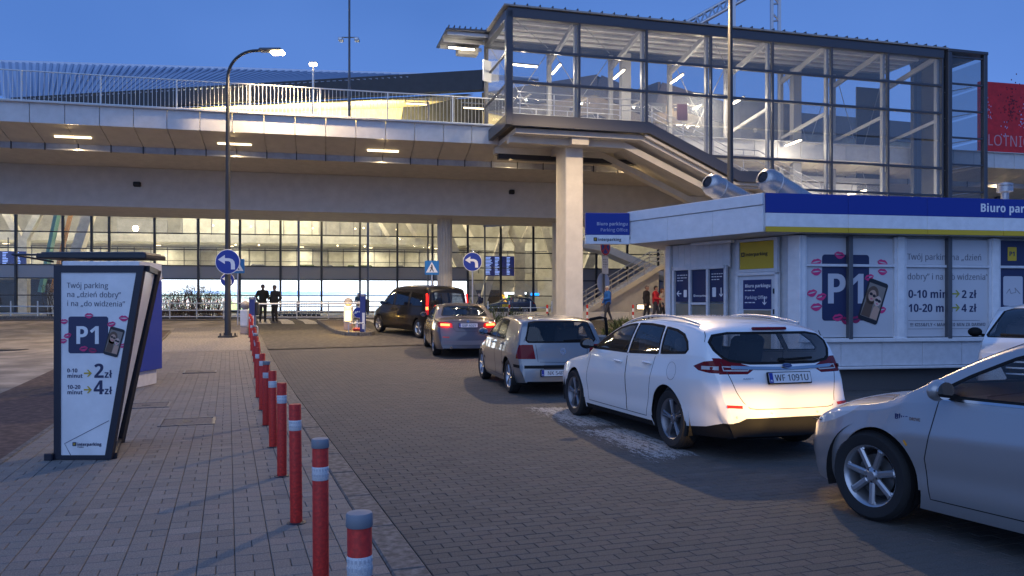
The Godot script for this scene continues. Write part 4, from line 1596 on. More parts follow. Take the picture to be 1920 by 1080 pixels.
	for k in 3:
		part(MB.new().box(Vector3(1.5 + 3.2 * k, -6.4, -0.3), Vector3(0.2, 9.2, 0.2)), "billboard_post", mats.steel_mid, rb)


# ---------------------------------------------------------------- the parking office
func kiss(parent: Node3D, p: Vector3, s: float, turn: float, b := Basis(), dark := false) -> void:
	var up := PackedVector2Array()
	for k in 13:
		var t := -1.0 + k / 6.0
		up.append(Vector2(t, 0.62 * (1.0 - t * t) * (1.0 - 0.28 * exp(-t * t * 14.0)) + 0.02))
	var inner := PackedVector2Array()
	for k in 13:
		var t := 1.0 - k / 6.0
		inner.append(Vector2(t * 0.86, 0.14 * (1.0 - t * t) + 0.005))
	var lip := PackedVector2Array()
	for q in up:
		lip.append(q * s)
	for q in inner:
		lip.append(q * s)
	var low := PackedVector2Array()
	for k in 13:
		var t := -1.0 + k / 6.0
		low.append(Vector2(t, -0.66 * (1.0 - t * t) - 0.02) * s)
	for k in 13:
		var t := 1.0 - k / 6.0
		low.append(Vector2(t * 0.86, -0.10 * (1.0 - t * t) - 0.01) * s)
	var m := MB.new()
	m.prism(lip, 0, 0.002)
	m.prism(low, 0, 0.002)
	part(m, "lips_print", mats.pink_dark if dark else mats.pink_print, parent, Transform3D(b * Basis(Vector3.BACK, turn), p))


func phone_print(parent: Node3D, p: Vector3, h: float, turn: float, b := Basis()) -> void:
	var w := h * 0.52
	var t := sub("phone_print", parent, Transform3D(b * Basis(Vector3.BACK, turn), p))
	part(MB.new().prism(rounded(w, h, w * 0.12), 0, 0.003), "phone_case", mats.black_print, t)
	var skin := std("print_skin", lin(0.52, 0.32, 0.23), 0.5)
	var skin2 := std("print_skin_pale", lin(0.60, 0.44, 0.36), 0.5)
	var brown := std("print_hair", lin(0.12, 0.07, 0.045), 0.5)
	part(MB.new().prism(rect(-w * 0.42, -h * 0.40, w * 0.42, h * 0.40), 0.003, 0.004), "phone_screen", std("print_scene", lin(0.24, 0.20, 0.17), 0.5), t)
	part(MB.new().prism(circle(w * 0.30, Vector2(-w * 0.13, h * 0.13), 20, h * 0.22), 0.004, 0.005), "hair_shape", brown, t)
	part(MB.new().prism(poly([-w * 0.40, -h * 0.39, w * 0.05, -h * 0.39, w * 0.02, h * 0.05, -w * 0.33, h * 0.08]), 0.004, 0.005), "hair_shape", brown, t)
	part(MB.new().prism(circle(w * 0.19, Vector2(-w * 0.12, h * 0.12), 20, h * 0.135), 0.005, 0.006), "face_shape", skin, t)
	part(MB.new().prism(circle(w * 0.17, Vector2(w * 0.21, h * 0.04), 20, h * 0.12), 0.005, 0.006), "face_shape", skin2, t)
	part(MB.new().prism(poly([w * 0.05, -h * 0.39, w * 0.41, -h * 0.39, w * 0.41, -h * 0.12, w * 0.2, -h * 0.07, w * 0.1, -h * 0.12]), 0.004, 0.005), "shoulder_shape", skin, t)
	var gl := MB.new()
	for q in [[-0.20, 0.15], [-0.03, 0.13], [0.14, 0.06], [0.28, 0.05]]:
		gl.prism(circle(w * 0.085, Vector2(q[0] * w, q[1] * h), 14, h * 0.035), 0.006, 0.007)
	part(gl, "sunglasses_shape", mats.black_print, t)
	var mo := MB.new()
	mo.prism(circle(w * 0.055, Vector2(-w * 0.12, h * 0.045), 12, h * 0.014), 0.006, 0.007)
	mo.prism(circle(w * 0.05, Vector2(w * 0.21, -h * 0.025), 12, h * 0.013), 0.006, 0.007)
	part(mo, "mouth_shape", mats.pink_print, t)


func arrow(parent: Node3D, p: Vector3, w: float, h: float, mat: Material, b := Basis(), called := "arrow_print") -> void:
	var t := h * 0.11
	var m := MB.new()
	m.prism(rect(-w / 2, -t, w / 2 - t, t), 0, 0.003)
	m.prism(poly([w / 2 - h * 0.5 - t, h * 0.5, w / 2 - h * 0.5 + t, h * 0.5, w / 2 + t, 0, w / 2 - t * 1.6, 0]), 0, 0.0032)
	m.prism(poly([w / 2 - t * 1.6, 0, w / 2 + t, 0, w / 2 - h * 0.5 + t, -h * 0.5, w / 2 - h * 0.5 - t, -h * 0.5]), 0, 0.0034)
	part(m, called, mat, parent, Transform3D(b, p))


func parking_logo(parent: Node3D, p: Vector3, cap: float, dark: Material, light: Material, b := Basis(), words := true) -> void:
	# a dark rounded square with an open ring and bar in it, then the name
	var s := cap * 1.35
	part(MB.new().prism(rounded(s, s, s * 0.18), 0, 0.004), "logo_square", dark, parent, Transform3D(b, p))
	var m := MB.new()
	m.prism(poly([-s * 0.26, s * 0.25, s * 0.26, s * 0.25, s * 0.26, s * 0.02, -s * 0.10, -s * 0.08, -s * 0.10, -s * 0.12, s * 0.26, -s * 0.12, s * 0.26, -s * 0.25, -s * 0.26, -s * 0.25, -s * 0.26, -s * 0.02, s * 0.10, s * 0.08, s * 0.10, s * 0.12, -s * 0.26, s * 0.12]), 0.004, 0.006)
	part(m, "logo_mark", light, parent, Transform3D(b, p))
	if words:
		lettering("interparking", cap, dark, parent, p + b * Vector3(s * 0.72, -cap * 0.08, 0.002), true, 0, b)


func text_lines(parent: Node3D, p: Vector3, w: float, rows: int, h: float, mat: Material, b := Basis()) -> void:   # print too small to read
	var m := MB.new()
	for i in rows:
		var x := 0.0
		var lim := w * (1.0 if i < rows - 1 else 0.7)
		while x < lim - h:
			var l: float = minf(rng.randf_range(h * 1.2, h * 3.2), lim - x)
			m.box(Vector3(x + l / 2, -i * h * 2.1, 0.001), Vector3(l, h * 0.62, 0.002))
			x += l + h * 0.7
	part(m, "small_print", mat, parent, Transform3D(b, p))


func build_kiosk() -> void:
	var o := thing("parking_office", "single-storey white parking office with blue, white and yellow fascia at right", "office")
	var A := Vector2(2.57, 17.5)
	var B := Vector2(4.58, 14.5)
	var C := Vector2(12.6, 15.94)
	var Dd := Vector2(12.0, 20.5)
	var E := Vector2(4.2, 20.5)
	var W0 := Vector2(3.47, 17.85)
	var W1 := Vector2(5.37, 15.0)
	var W2 := Vector2(12.2, 16.23)
	# roof slab and walls
	var m := MB.new()
	m.xf = Transform3D(Basis(Vector3.RIGHT, -PI / 2), Vector3.ZERO)
	m.prism(PackedVector2Array([A, B, C, Dd, E]), 3.02, 3.60)
	part(m, "roof", mats.cabin_panel, o)
	var soff := MB.new()
	soff.xf = Transform3D(Basis(Vector3.RIGHT, -PI / 2), Vector3.ZERO)
	soff.prism(PackedVector2Array([A, B, C, Dd, E]), 2.985, 3.015)
	part(soff, "eaves_soffit", mats.concrete_grey, o)
	var pl := MB.new()
	pl.xf = Transform3D(Basis(Vector3.RIGHT, -PI / 2), Vector3.ZERO)
	pl.prism(PackedVector2Array([W0 + Vector2(0.1, 0.1), W1 + Vector2(0.08, 0.1), W2 + Vector2(0, 0.1), Dd - Vector2(0.3, 0.3), E + Vector2(0.2, -0.3)]), -0.05, 0.44)
	part(pl, "plinth", std("plinth", lin(0.10, 0.10, 0.105), 0.7), o)
	var core := MB.new()
	core.xf = Transform3D(Basis(Vector3.RIGHT, -PI / 2), Vector3.ZERO)
	core.prism(PackedVector2Array([W0 + Vector2(0.06, 0.12), W1 + Vector2(0.04, 0.12), W2 + Vector2(0, 0.12), Dd - Vector2(0.2, 0.2), E + Vector2(0.1, -0.2)]), 0.44, 2.98)
	part(core, "inner_wall", mats.cabin_panel, o)

	# front fascia: blue, white, yellow bands of boards
	var fa := atan2(C.y - B.y, C.x - B.x)
	var fb := Basis(Vector3.UP, fa)
	var flen := B.distance_to(C)
	var fo := Vector3(B.x, 0, -B.y)
	var nseg := 5
	for k in nseg:
		var x0 := flen / nseg * k
		var x1 := flen / nseg * (k + 1)
		for r in 3:
			var y0: float = [3.32, 3.07, 2.975][r]
			var y1: float = [3.68, 3.32, 3.07][r]
			var q := MB.new()
			q.box(Vector3((x0 + x1) / 2, (y0 + y1) / 2, 0.03 + (0.012 if r == 2 else 0.0)), Vector3(x1 - x0 - 0.006, y1 - y0 - 0.003, 0.05), 0.004)
			part(q, ["blue_fascia", "white_fascia", "yellow_fascia"][r], [mats.blue_panel, mats.white_panel, std("yellow_panel", lin(0.60, 0.40, 0.015), 0.45)][r], o, Transform3D(fb, fo))
	lettering("Biuro parkingu", 0.155, mats.white_print, o, fo + fb * Vector3(4.38, 3.50, 0.058), true, 0, fb)
	# side fascia: white boards under a coping
	var la := atan2(B.y - A.y, B.x - A.x)
	var lb := Basis(Vector3.UP, la)
	var lo := Vector3(A.x, 0, -A.y)
	var llen := A.distance_to(B)
	for k in 3:
		var q := MB.new()
		q.box(Vector3(llen / 3 * (k + 0.5), 3.22, 0.025), Vector3(llen / 3 - 0.006, 0.48, 0.045), 0.004)
		part(q, "side_fascia", mats.white_panel, o, Transform3D(lb, lo))
	part(MB.new().box(Vector3(llen / 2, 3.575, 0.035), Vector3(llen, 0.21, 0.07), 0.006), "side_coping", mats.white_panel, o, Transform3D(lb, lo))

	# front wall: window bays, panels below them
	var wa := atan2(W2.y - W1.y, W2.x - W1.x)
	var wb := Basis(Vector3.UP, wa)
	var wo := Vector3(W1.x, 0, -W1.y)
	var T := Transform3D(wb, wo)
	for s in [-0.02, 2.10, 4.16, 6.3]:
		part(MB.new().box(Vector3(s + (0.06 if s < 0 else 0.0), 1.97, 0.0), Vector3(0.15, 1.98, 0.14), 0.01), "wall_post", mats.white_panel, o, T)
	part(MB.new().box(Vector3(3.4, 0.985, 0.015), Vector3(6.9, 0.075, 0.17), 0.01), "window_sill", mats.white_panel, o, T)
	part(MB.new().box(Vector3(3.4, 0.46, 0.03), Vector3(6.9, 0.05, 0.18), 0.01), "wall_ledge", mats.white_panel, o, T)
	for k in 8:
		part(MB.new().box(Vector3(0.43 + 0.86 * k, 0.72, 0.0), Vector3(0.852, 0.45, 0.06), 0.004), "wall_panel", mats.cabin_panel, o, T)
	for bay in 3:
		var x0: float = [0.12, 2.20, 4.26][bay]
		var x1: float = [2.00, 4.06, 6.20][bay]
		var xm: float = [1.02, 3.13, 5.2][bay]
		var win := sub("window", o, T)
		var film: Material = std("window_film", lin(0.54, 0.55, 0.58), 0.25) if bay < 2 else mats.navy_print
		for c in 2:
			for r in 2:
				var a := x0 if c == 0 else xm
				var b := xm if c == 0 else x1
				var y0: float = [1.03, 2.42][r]
				var y1: float = [2.38, 2.93][r]
				part(MB.new().box(Vector3((a + b) / 2, (y0 + y1) / 2, -0.01), Vector3(b - a - 0.03, y1 - y0 - 0.02, 0.03)), "pane", film, win)
		part(MB.new().box(Vector3((x0 + x1) / 2, 2.40, 0.02), Vector3(x1 - x0, 0.05, 0.07), 0.006), "frame_rail", mats.cabin_panel, win)
		for x in [x0, x1]:
			part(MB.new().box(Vector3(x, 1.98, 0.02), Vector3(0.06, 1.93, 0.06), 0.006), "frame_stile", mats.cabin_panel, win)
		part(MB.new().box(Vector3(xm, 1.98, 0.05), Vector3(0.085, 1.95, 0.12), 0.008), "frame_mullion", mats.steel_mid if bay < 2 else mats.cabin_panel, win)
	# prints on the first pair of panes
	var z := 0.007
	part(MB.new().prism(rounded(0.98, 1.25, 0.06, Vector2(0.97, 1.98)), z, z + 0.002), "parking_sign_print", mats.navy_print, o, T)
	lettering("P", 0.56, std("film_letter", lin(0.52, 0.53, 0.58), 0.4), o, wo + wb * Vector3(0.76, 1.95, z + 0.003), true, 1, wb)
	lettering("1", 0.56, mats.film_letter, o, wo + wb * Vector3(1.24, 1.95, z + 0.003), true, 1, wb)
	for q in [[0.36, 2.28, 0.11, 0.1], [0.36, 2.46, 0.11, 0.2], [0.84, 2.60, 0.11, -0.2], [0.27, 1.88, 0.11, 0.25], [0.46, 1.81, 0.11, 0.3], [0.36, 1.62, 0.12, 0.1], [1.46, 2.18, 0.10, 0.3], [1.74, 2.46, 0.11, -0.2], [1.74, 2.29, 0.10, -0.1], [0.80, 1.42, 0.11, 0.2], [1.72, 1.56, 0.10, 0.2]]:
		kiss(o, wo + wb * Vector3(q[0], q[1], z + 0.004), q[2], q[3], wb)
	kiss(o, wo + wb * Vector3(0.97, 1.36, z + 0.004), 0.11, -0.3, wb, true)
	kiss(o, wo + wb * Vector3(1.18, 1.38, z + 0.004), 0.11, 0.2, wb, true)
	phone_print(o, wo + wb * Vector3(1.54, 1.72, z + 0.004), 0.82, -0.32, wb)
	# prints on the second pair
	var grey_print := std("grey_print", lin(0.16, 0.165, 0.19), 0.5)
	lettering("Twój parking", 0.115, grey_print, o, wo + wb * Vector3(2.27, 2.58, z), false, 0, wb)
	lettering("na „dzień", 0.115, grey_print, o, wo + wb * Vector3(3.22, 2.58, z), false, 0, wb)
	lettering("dobry” i na „d", 0.115, grey_print, o, wo + wb * Vector3(2.27, 2.20, z), false, 0, wb)
	lettering("o widzenia”", 0.115, grey_print, o, wo + wb * Vector3(3.22, 2.20, z), false, 0, wb)
	for r in 2:
		lettering(["0-10 min", "10-20 min"][r], 0.15, mats.navy_print, o, wo + wb * Vector3(2.29, [1.86, 1.59][r], z), true, 0, wb)
		arrow(o, wo + wb * Vector3(3.32, [1.87, 1.60][r], z), 0.16, 0.14, std("lime_print", lin(0.33, 0.33, 0.06), 0.5), wb)
		lettering(["2 zł", "4 zł"][r], 0.15, mats.navy_print, o, wo + wb * Vector3(3.45, [1.86, 1.59][r], z), true, 0, wb)
	var box_line := MB.new()
	for q in [[2.29, 3.05], [3.2, 3.86]]:
		for y in [1.19, 1.35]:
			box_line.box(Vector3((q[0] + q[1]) / 2, y, z), Vector3(q[1] - q[0], 0.008, 0.002))
	part(box_line, "print_frame", grey_print, o, T)
	lettering("!!! KISS&FLY < MAKS", 0.062, grey_print, o, wo + wb * Vector3(2.33, 1.27, z), true, 0, wb)
	lettering("10 MIN ZA DARMO", 0.062, grey_print, o, wo + wb * Vector3(3.22, 1.27, z), true, 0, wb)
	# prints on the blue panes
	part(MB.new().prism(rounded(0.20, 0.27, 0.015, Vector2(4.58, 2.66)), z, z + 0.003), "parking_sign_print", mats.yellow_print, o, T)
	lettering("P1", 0.09, mats.navy_print, o, wo + wb * Vector3(4.58, 2.66, z + 0.004), true, 1, wb)
	part(MB.new().prism(rounded(0.44, 0.58, 0.04, Vector2(4.60, 1.93)), z, z + 0.003), "pale_square_print", mats.film_letter, o, T)
	var sc := MB.new()
	sc.tube([Vector3(4.45, 1.88, z + 0.004), Vector3(4.52, 1.97, z + 0.004), Vector3(4.55, 1.88, z + 0.004), Vector3(4.66, 1.90, z + 0.004), Vector3(4.64, 1.99, z + 0.004), Vector3(4.76, 1.87, z + 0.004)], 0.006, 5)
	part(sc, "line_drawing", grey_print, o, T)
	part(MB.new().prism(rounded(0.16, 0.16, 0.02, Vector2(4.98, 2.60)), z, z + 0.003), "parking_sign_print", mats.film_letter, o, T)
	text_lines(o, wo + wb * Vector3(4.52, 1.42, z), 0.5, 3, 0.03, grey_print, wb)

	# left wall with its window, yellow sign and door
	var va := atan2(W1.y - W0.y, W1.x - W0.x)
	var vb := Basis(Vector3.UP, va)
	var vo := Vector3(W1.x, 0, -W1.y)       # x runs from -3.43 (far) to 0 (front corner)
	var V := Transform3D(vb, vo)
	part(MB.new().box(Vector3(-0.06, 1.7, 0.0), Vector3(0.28, 2.52, 0.12), 0.01), "wall_post", mats.white_panel, o, V)
	part(MB.new().box(Vector3(-3.36, 1.7, 0.0), Vector3(0.14, 2.52, 0.14), 0.01), "wall_post", mats.white_panel, o, V)
	for k in 9:
		part(MB.new().box(Vector3(-3.18 + 0.18 * k, 2.70, -0.02), Vector3(0.176, 0.52, 0.04), 0.004), "wall_board", mats.cabin_panel, o, V)
	var wt := sub("window", o, V)
	for k in 3:
		var xc: float = [-2.95, -2.46, -1.96][k]
		var wd: float = [0.40, 0.42, 0.40][k]
		part(MB.new().box(Vector3(xc, 2.06, 0.0), Vector3(wd, 0.68, 0.03)), "blue_pane", mats.navy_print, wt)
		part(MB.new().box(Vector3(xc, 1.17, 0.0), Vector3(wd, 1.02, 0.03)), "beige_pane", textured("beige_film", lin(0.30, 0.25, 0.17), 0.35, tex.soft, 0.4), wt)
	for x in [-3.2, -2.71, -2.21, -1.73]:
		part(MB.new().box(Vector3(x, 1.55, 0.03), Vector3(0.06, 1.84, 0.07), 0.006), "frame_stile", mats.cabin_panel, wt)
	for y in [2.44, 0.63]:
		part(MB.new().box(Vector3(-2.46, y, 0.03), Vector3(1.53, 0.07, 0.07), 0.006), "frame_rail", mats.cabin_panel, wt)
	part(MB.new().box(Vector3(-2.46, 1.68, 0.03), Vector3(0.44, 0.05, 0.06), 0.006), "frame_rail", mats.cabin_panel, wt)
	for k in 2:
		text_lines(o, vo + vb * Vector3([-3.11, -2.12][k], 2.30, 0.018), 0.3, 3, 0.028, mats.white_print, vb)
	parking_logo(o, vo + vb * Vector3(-2.60, 1.85, 0.018), 0.036, mats.white_print, mats.navy_print, vb)
	arrow(o, vo + vb * Vector3(-3.05, 1.90, 0.018), 0.13, 0.12, mats.white_print, vb * Basis(Vector3.BACK, PI))
	arrow(o, vo + vb * Vector3(-1.86, 1.92, 0.018), 0.18, 0.10, mats.white_print, vb * Basis(Vector3.BACK, -PI / 2))
	part(MB.new().prism(rounded(0.10, 0.20, 0.02, Vector2(-2.05, 1.92)), 0.016, 0.020), "machine_symbol", mats.white_print, o, V)
	part(MB.new().prism(rounded(0.09, 0.16, 0.02, Vector2(-2.87, 1.90)), 0.016, 0.020), "barrier_symbol", mats.white_print, o, V)
	# yellow sign in its frame
	var ys := MB.new()
	ys.ring([Vector2(-1.44, 2.30), Vector2(-0.44, 2.30), Vector2(-0.44, 2.96), Vector2(-1.44, 2.96)], [Vector2(-1.37, 2.36), Vector2(-0.52, 2.36), Vector2(-0.52, 2.91), Vector2(-1.37, 2.91)], -0.02, 0.05)
	part(ys, "sign_frame", mats.cabin_panel, o, V)
	part(MB.new().box(Vector3(-0.945, 2.635, 0.01), Vector3(0.84, 0.54, 0.02)), "yellow_sign", mats.yellow_print, o, V)
	parking_logo(o, vo + vb * Vector3(-1.29, 2.66, 0.022), 0.064, mats.black_print, mats.yellow_print, vb)
	var dr := sub("door", o, V)
	part(MB.new().box(Vector3(-0.945, 1.36, -0.01), Vector3(0.92, 1.8, 0.04), 0.006), "door_leaf", mats.cabin_panel, dr)
	for x in [-1.43, -0.46]:
		part(MB.new().box(Vector3(x, 1.37, 0.02), Vector3(0.07, 1.86, 0.09), 0.006), "door_frame", mats.white_panel, dr)
	part(MB.new().box(Vector3(-0.945, 2.265, 0.02), Vector3(1.04, 0.06, 0.09), 0.006), "door_frame", mats.white_panel, dr)
	part(MB.new().box(Vector3(-0.945, 1.06, 0.012), Vector3(0.66, 0.98, 0.02)), "door_glass", mats.beige_film, dr)
	part(MB.new().box(Vector3(-0.945, 1.86, 0.014), Vector3(0.68, 0.58, 0.016)), "door_sign", std("door_blue", lin(0.018, 0.028, 0.13), 0.4), dr)
	lettering("Biuro parkingu", 0.062, mats.white_print, dr, Vector3(-1.24, 2.03, 0.023), true, 0)
	lettering("Parking Office", 0.062, mats.white_print, dr, Vector3(-1.24, 1.80, 0.023), false, 0)
	text_lines(dr, Vector3(-1.24, 1.94, 0.023), 0.34, 1, 0.03, mats.white_print)
	text_lines(dr, Vector3(-1.24, 1.70, 0.023), 0.38, 1, 0.03, mats.white_print)
	arrow(dr, Vector3(-0.76, 1.74, 0.023), 0.16, 0.09, mats.white_print, Basis(Vector3.BACK, -PI / 2))
	for y in [1.92, 1.52]:
		part(MB.new().box(Vector3(-0.52, y, 0.05), Vector3(0.03, 0.10, 0.04), 0.008), "door_handle", mats.steel_dark, dr)
	part(MB.new().box(Vector3(-1.9, 2.93, 0.25), Vector3(1.1, 0.05, 0.12), 0.01), "eaves_light_box", mats.white_panel, o, V)

	# the sign box hung on the far end of the side fascia
	var sb := thing("hanging_sign_box", "blue and white double-sided sign box fixed to the left end of office fascia", "sign", Vector3(2.07, 3.31, -17.42), 0.06)
	part(MB.new().box(Vector3(0, 0.10, 0), Vector3(0.96, 0.48, 0.16), 0.008), "blue_panel", mats.blue_panel, sb)
	part(MB.new().box(Vector3(0, -0.24, 0), Vector3(0.96, 0.20, 0.16), 0.008), "white_panel", mats.white_panel, sb)
	for y in [0.2, -0.2]:
		part(MB.new().box(Vector3(0.51, y, 0), Vector3(0.07, 0.07, 0.08), 0.01), "bracket", mats.steel_dark, sb)
	lettering("Biuro parkingu", 0.068, std("dim_print", lin(0.42, 0.44, 0.55), 0.5), sb, Vector3(0.44, 0.10, 0.083), true, 2)
	lettering("Parking Office", 0.068, mats.dim_print, sb, Vector3(0.44, -0.03, 0.083), false, 2)
	parking_logo(sb, Vector3(-0.27, -0.235, 0.083), 0.060, mats.black_print, mats.yellow_print)

	# ventilation pipes with louvred ends on the roof
	for k in 2:
		var e := at([1328.0, 1432.0][k], [342.0, 333.0][k], [16.6, 16.0][k])
		var v := thing("ventilation_pipe", ["fat shiny ventilation pipe with grille, left of two on office roof", "fat shiny ventilation pipe with grille, right of two on office roof"][k], "ventilation pipe", e, 0.0, "ventilation pipes on the office roof")
		var dir := Vector3(0.80, -0.30, -0.52).normalized()
		var bz := Basis.looking_at(dir, Vector3.UP) * Basis(Vector3.RIGHT, -PI / 2)
		var r := 0.235
		part(MB.new().lathe([Vector2(0.12, -0.03), Vector2(r * 0.8, 0.0), Vector2(r, 0.12), Vector2(r, 0.30), Vector2(r + 0.012, 0.31), Vector2(r + 0.012, 0.34), Vector2(r, 0.35), Vector2(r * 0.96, 0.38), Vector2(r * 0.96, 0.9), Vector2(r * 0.98, 0.91), Vector2(r * 0.98, 0.94), Vector2(r * 0.96, 0.95), Vector2(r * 0.96, 1.9)], 28), "pipe", textured("zinc", lin(0.50, 0.51, 0.53), 0.34, tex.fine, 1.4, 0.0, 0.75), v, Transform3D(bz, Vector3.ZERO))
		part(MB.new().lathe([Vector2(0.001, 0.0), Vector2(0.12, 0.0), Vector2(0.12, -0.035), Vector2(0.112, -0.035)], 24), "end_collar", mats.steel_dark, v, Transform3D(bz, Vector3.ZERO))
		for i in 7:
			var y := -0.09 + 0.03 * i
			var hw := sqrt(maxf(0.0001, 0.112 * 0.112 - y * y))
			part(MB.new().box(Vector3(0, -0.01, y), Vector3(hw * 2, 0.018, 0.008), 0.0, Basis(Vector3.RIGHT, 0.0)), "grille_slat", mats.steel_mid, v, Transform3D(bz, Vector3.ZERO))
		part(MB.new().box(Vector3(0.55, -0.33, -0.4), Vector3(0.08, 0.42, 0.3), 0.01), "pipe_stand", mats.galvanised, v)
	var fl := thing("roof_flue", "small capped silver flue on the office roof at the right edge", "flue", at(1884.0, 372.0, 17.5))
	part(MB.new().lathe([Vector2(0.08, -0.1), Vector2(0.08, 0.12), Vector2(0.16, 0.14), Vector2(0.16, 0.26), Vector2(0.145, 0.27), Vector2(0.16, 0.28), Vector2(0.16, 0.32), Vector2(0.001, 0.36)], 18), "pipe", mats.zinc, fl)


# ---------------------------------------------------------------- poles, signs, lamps
func street_lamp(label: String, base: Vector3, h: float, arm: float, dir: float, energy: float, angle: float) -> Node3D:
	var o := thing("street_lamp", label, "street lamp", base, 0.0, "tall dark street lamps along the lane")
	part(MB.new().lathe([Vector2(0.115, 0.0), Vector2(0.115, 1.6), Vector2(0.105, 1.63), Vector2(0.085, h * 0.55), Vector2(0.062, h - 1.0)], 16), "pole", mats.steel_dark, o)
	part(MB.new().box(Vector3(0, 0.03, 0), Vector3(0.55, 0.06, 0.55), 0.01), "base_plate", mats.steel_dark, o)
	var bo := MB.new()
	for x in [-0.2, 0.2]:
		for z in [-0.2, 0.2]:
			bo.lathe([Vector2(0.03, 0.06), Vector2(0.03, 0.16), Vector2(0.001, 0.17)], 8, Transform3D(Basis(), Vector3(x, 0, z)))
	part(bo, "base_bolts", mats.steel_dark, o)
	var pts := []
	for k in 13:
		var a := PI / 2 * k / 12.0
		pts.append(Vector3(dir * (1.0 - cos(a)) * minf(arm, 1.05), h - 1.0 + sin(a) * 1.0, 0))
	pts.append(Vector3(dir * (arm + 0.05), h + 0.01, 0))
	var m := MB.new()
	m.tube(pts, 0.055, 10)
	part(m, "arm", mats.steel_dark, o)
	var hd := sub("lamp_head", o, Transform3D(Basis(), Vector3(dir * arm, h, 0)))
	part(MB.new().box(Vector3(dir * 0.40, 0.02, 0), Vector3(0.86, 0.13, 0.30), 0.05), "lamp_housing", mats.steel_mid, hd)
	part(MB.new().box(Vector3(dir * 0.66, -0.075, 0), Vector3(0.50, 0.15, 0.30), 0.06), "lamp_lens", mats.street_glow, hd)
	spot(hd, Vector3(dir * 0.66, -0.17, 0), Vector3(0, -1, 0.05), angle, 0.35, energy, Color(1.0, 0.86, 0.66), 0.12)
	return o


func round_sign(label: String, p: Vector3, base_y: float, r: float, turn: float, face: String, called := "road_sign") -> Node3D:
	var o := thing(called, label, "road sign", Vector3(p.x, base_y, p.z), turn)
	var y := p.y - base_y
	part(MB.new().lathe([Vector2(0.001, -0.01), Vector2(r, -0.01), Vector2(r + 0.006, 0.0), Vector2(r, 0.01), Vector2(0.001, 0.01)], 36, Transform3D(Basis(Vector3.RIGHT, PI / 2), Vector3(0, y, 0.06))), "sign_plate", mats.white_print if face != "back" else mats.galvanised, o)
	var z := 0.072
	if face == "left" or face == "both":
		part(MB.new().prism(circle(r * 0.955, Vector2(0, y), 40), z, z + 0.002), "blue_disc", mats.blue_print, o)
	if face == "left":
		var m := MB.new()
		m.prism(poly([-r * 0.78, y + r * 0.18, -r * 0.22, y + r * 0.56, -r * 0.22, y + r * 0.30, r * 0.14, y + r * 0.29, r * 0.40, y + r * 0.20, r * 0.55, y + r * 0.02, r * 0.60, y - r * 0.24, r * 0.60, y - r * 0.62, r * 0.28, y - r * 0.62, r * 0.28, y - r * 0.20, r * 0.22, y - r * 0.02, r * 0.08, y + r * 0.05, -r * 0.22, y + r * 0.06, -r * 0.22, y - r * 0.18]), z + 0.002, z + 0.005)
		part(m, "white_arrow", mats.white_print, o)
	if face == "both":
		for s in [-1.0, 1.0]:
			part(MB.new().prism(poly([s * r * 0.78, y - r * 0.22, s * r * 0.62, y + r * 0.32, s * r * 0.5, y + r * 0.18, s * r * 0.08, y + r * 0.30, s * r * 0.02, y + r * 0.05, s * r * 0.4, y - r * 0.02, s * r * 0.3, y - r * 0.16]), z + 0.002, z + 0.005), "white_arrow", mats.white_print, o)
	if face == "stop":
		part(MB.new().prism(circle(r * 0.98, Vector2(0, y), 40), z, z + 0.002), "red_disc", mats.red_sign, o)
		part(MB.new().prism(circle(r * 0.78, Vector2(0, y), 40), z + 0.002, z + 0.004), "blue_disc", mats.blue_print, o)
		for t in [0.785, -0.785]:
			part(MB.new().box(Vector3(0, y, z + 0.0055 + (0.001 if t > 0 else 0.0)), Vector3(r * 1.62, r * 0.2, 0.003), 0.0), "red_bar", mats.red_sign, o, Transform3D(Basis(Vector3.BACK, t), Vector3(0, y, 0) - Basis(Vector3.BACK, t) * Vector3(0, y, 0)))
	return o


func crossing_sign(label: String, p: Vector3, base_y: float, w: float, turn := 0.0) -> void:
	var o := thing("crossing_sign", label, "road sign", Vector3(p.x, base_y, p.z), turn, "square blue pedestrian crossing signs")
	var y := p.y - base_y
	part(MB.new().prism(rounded(w, w, w * 0.06, Vector2(0, y)), 0.04, 0.06), "sign_plate", std("sign_cyan", lin(0.02, 0.17, 0.46), 0.4), o)
	part(MB.new().prism(poly([-w * 0.42, y - w * 0.34, w * 0.42, y - w * 0.34, 0, y + w * 0.40]), 0.06, 0.063), "white_triangle", mats.white_print, o)
	var m := MB.new()
	m.prism(circle(w * 0.05, Vector2(0.0, y + w * 0.17), 12), 0.063, 0.066)
	m.prism(poly([-w * 0.03, y + w * 0.12, w * 0.06, y + w * 0.11, w * 0.06, y - w * 0.08, w * 0.15, y - w * 0.27, w * 0.08, y - w * 0.28, 0, y - w * 0.10, -w * 0.10, y - w * 0.28, -w * 0.17, y - w * 0.27, -w * 0.05, y - w * 0.06]), 0.063, 0.066)
	m.prism(poly([-w * 0.03, y + w * 0.10, -w * 0.14, y - w * 0.04, -w * 0.11, y - w * 0.06, -w * 0.02, y + w * 0.04]), 0.063, 0.0665)
	part(m, "walking_figure", mats.black_print, o)
	part(MB.new().lathe([Vector2(0.035, 0), Vector2(0.035, y + w * 0.5)], 10), "post", mats.galvanised, o)


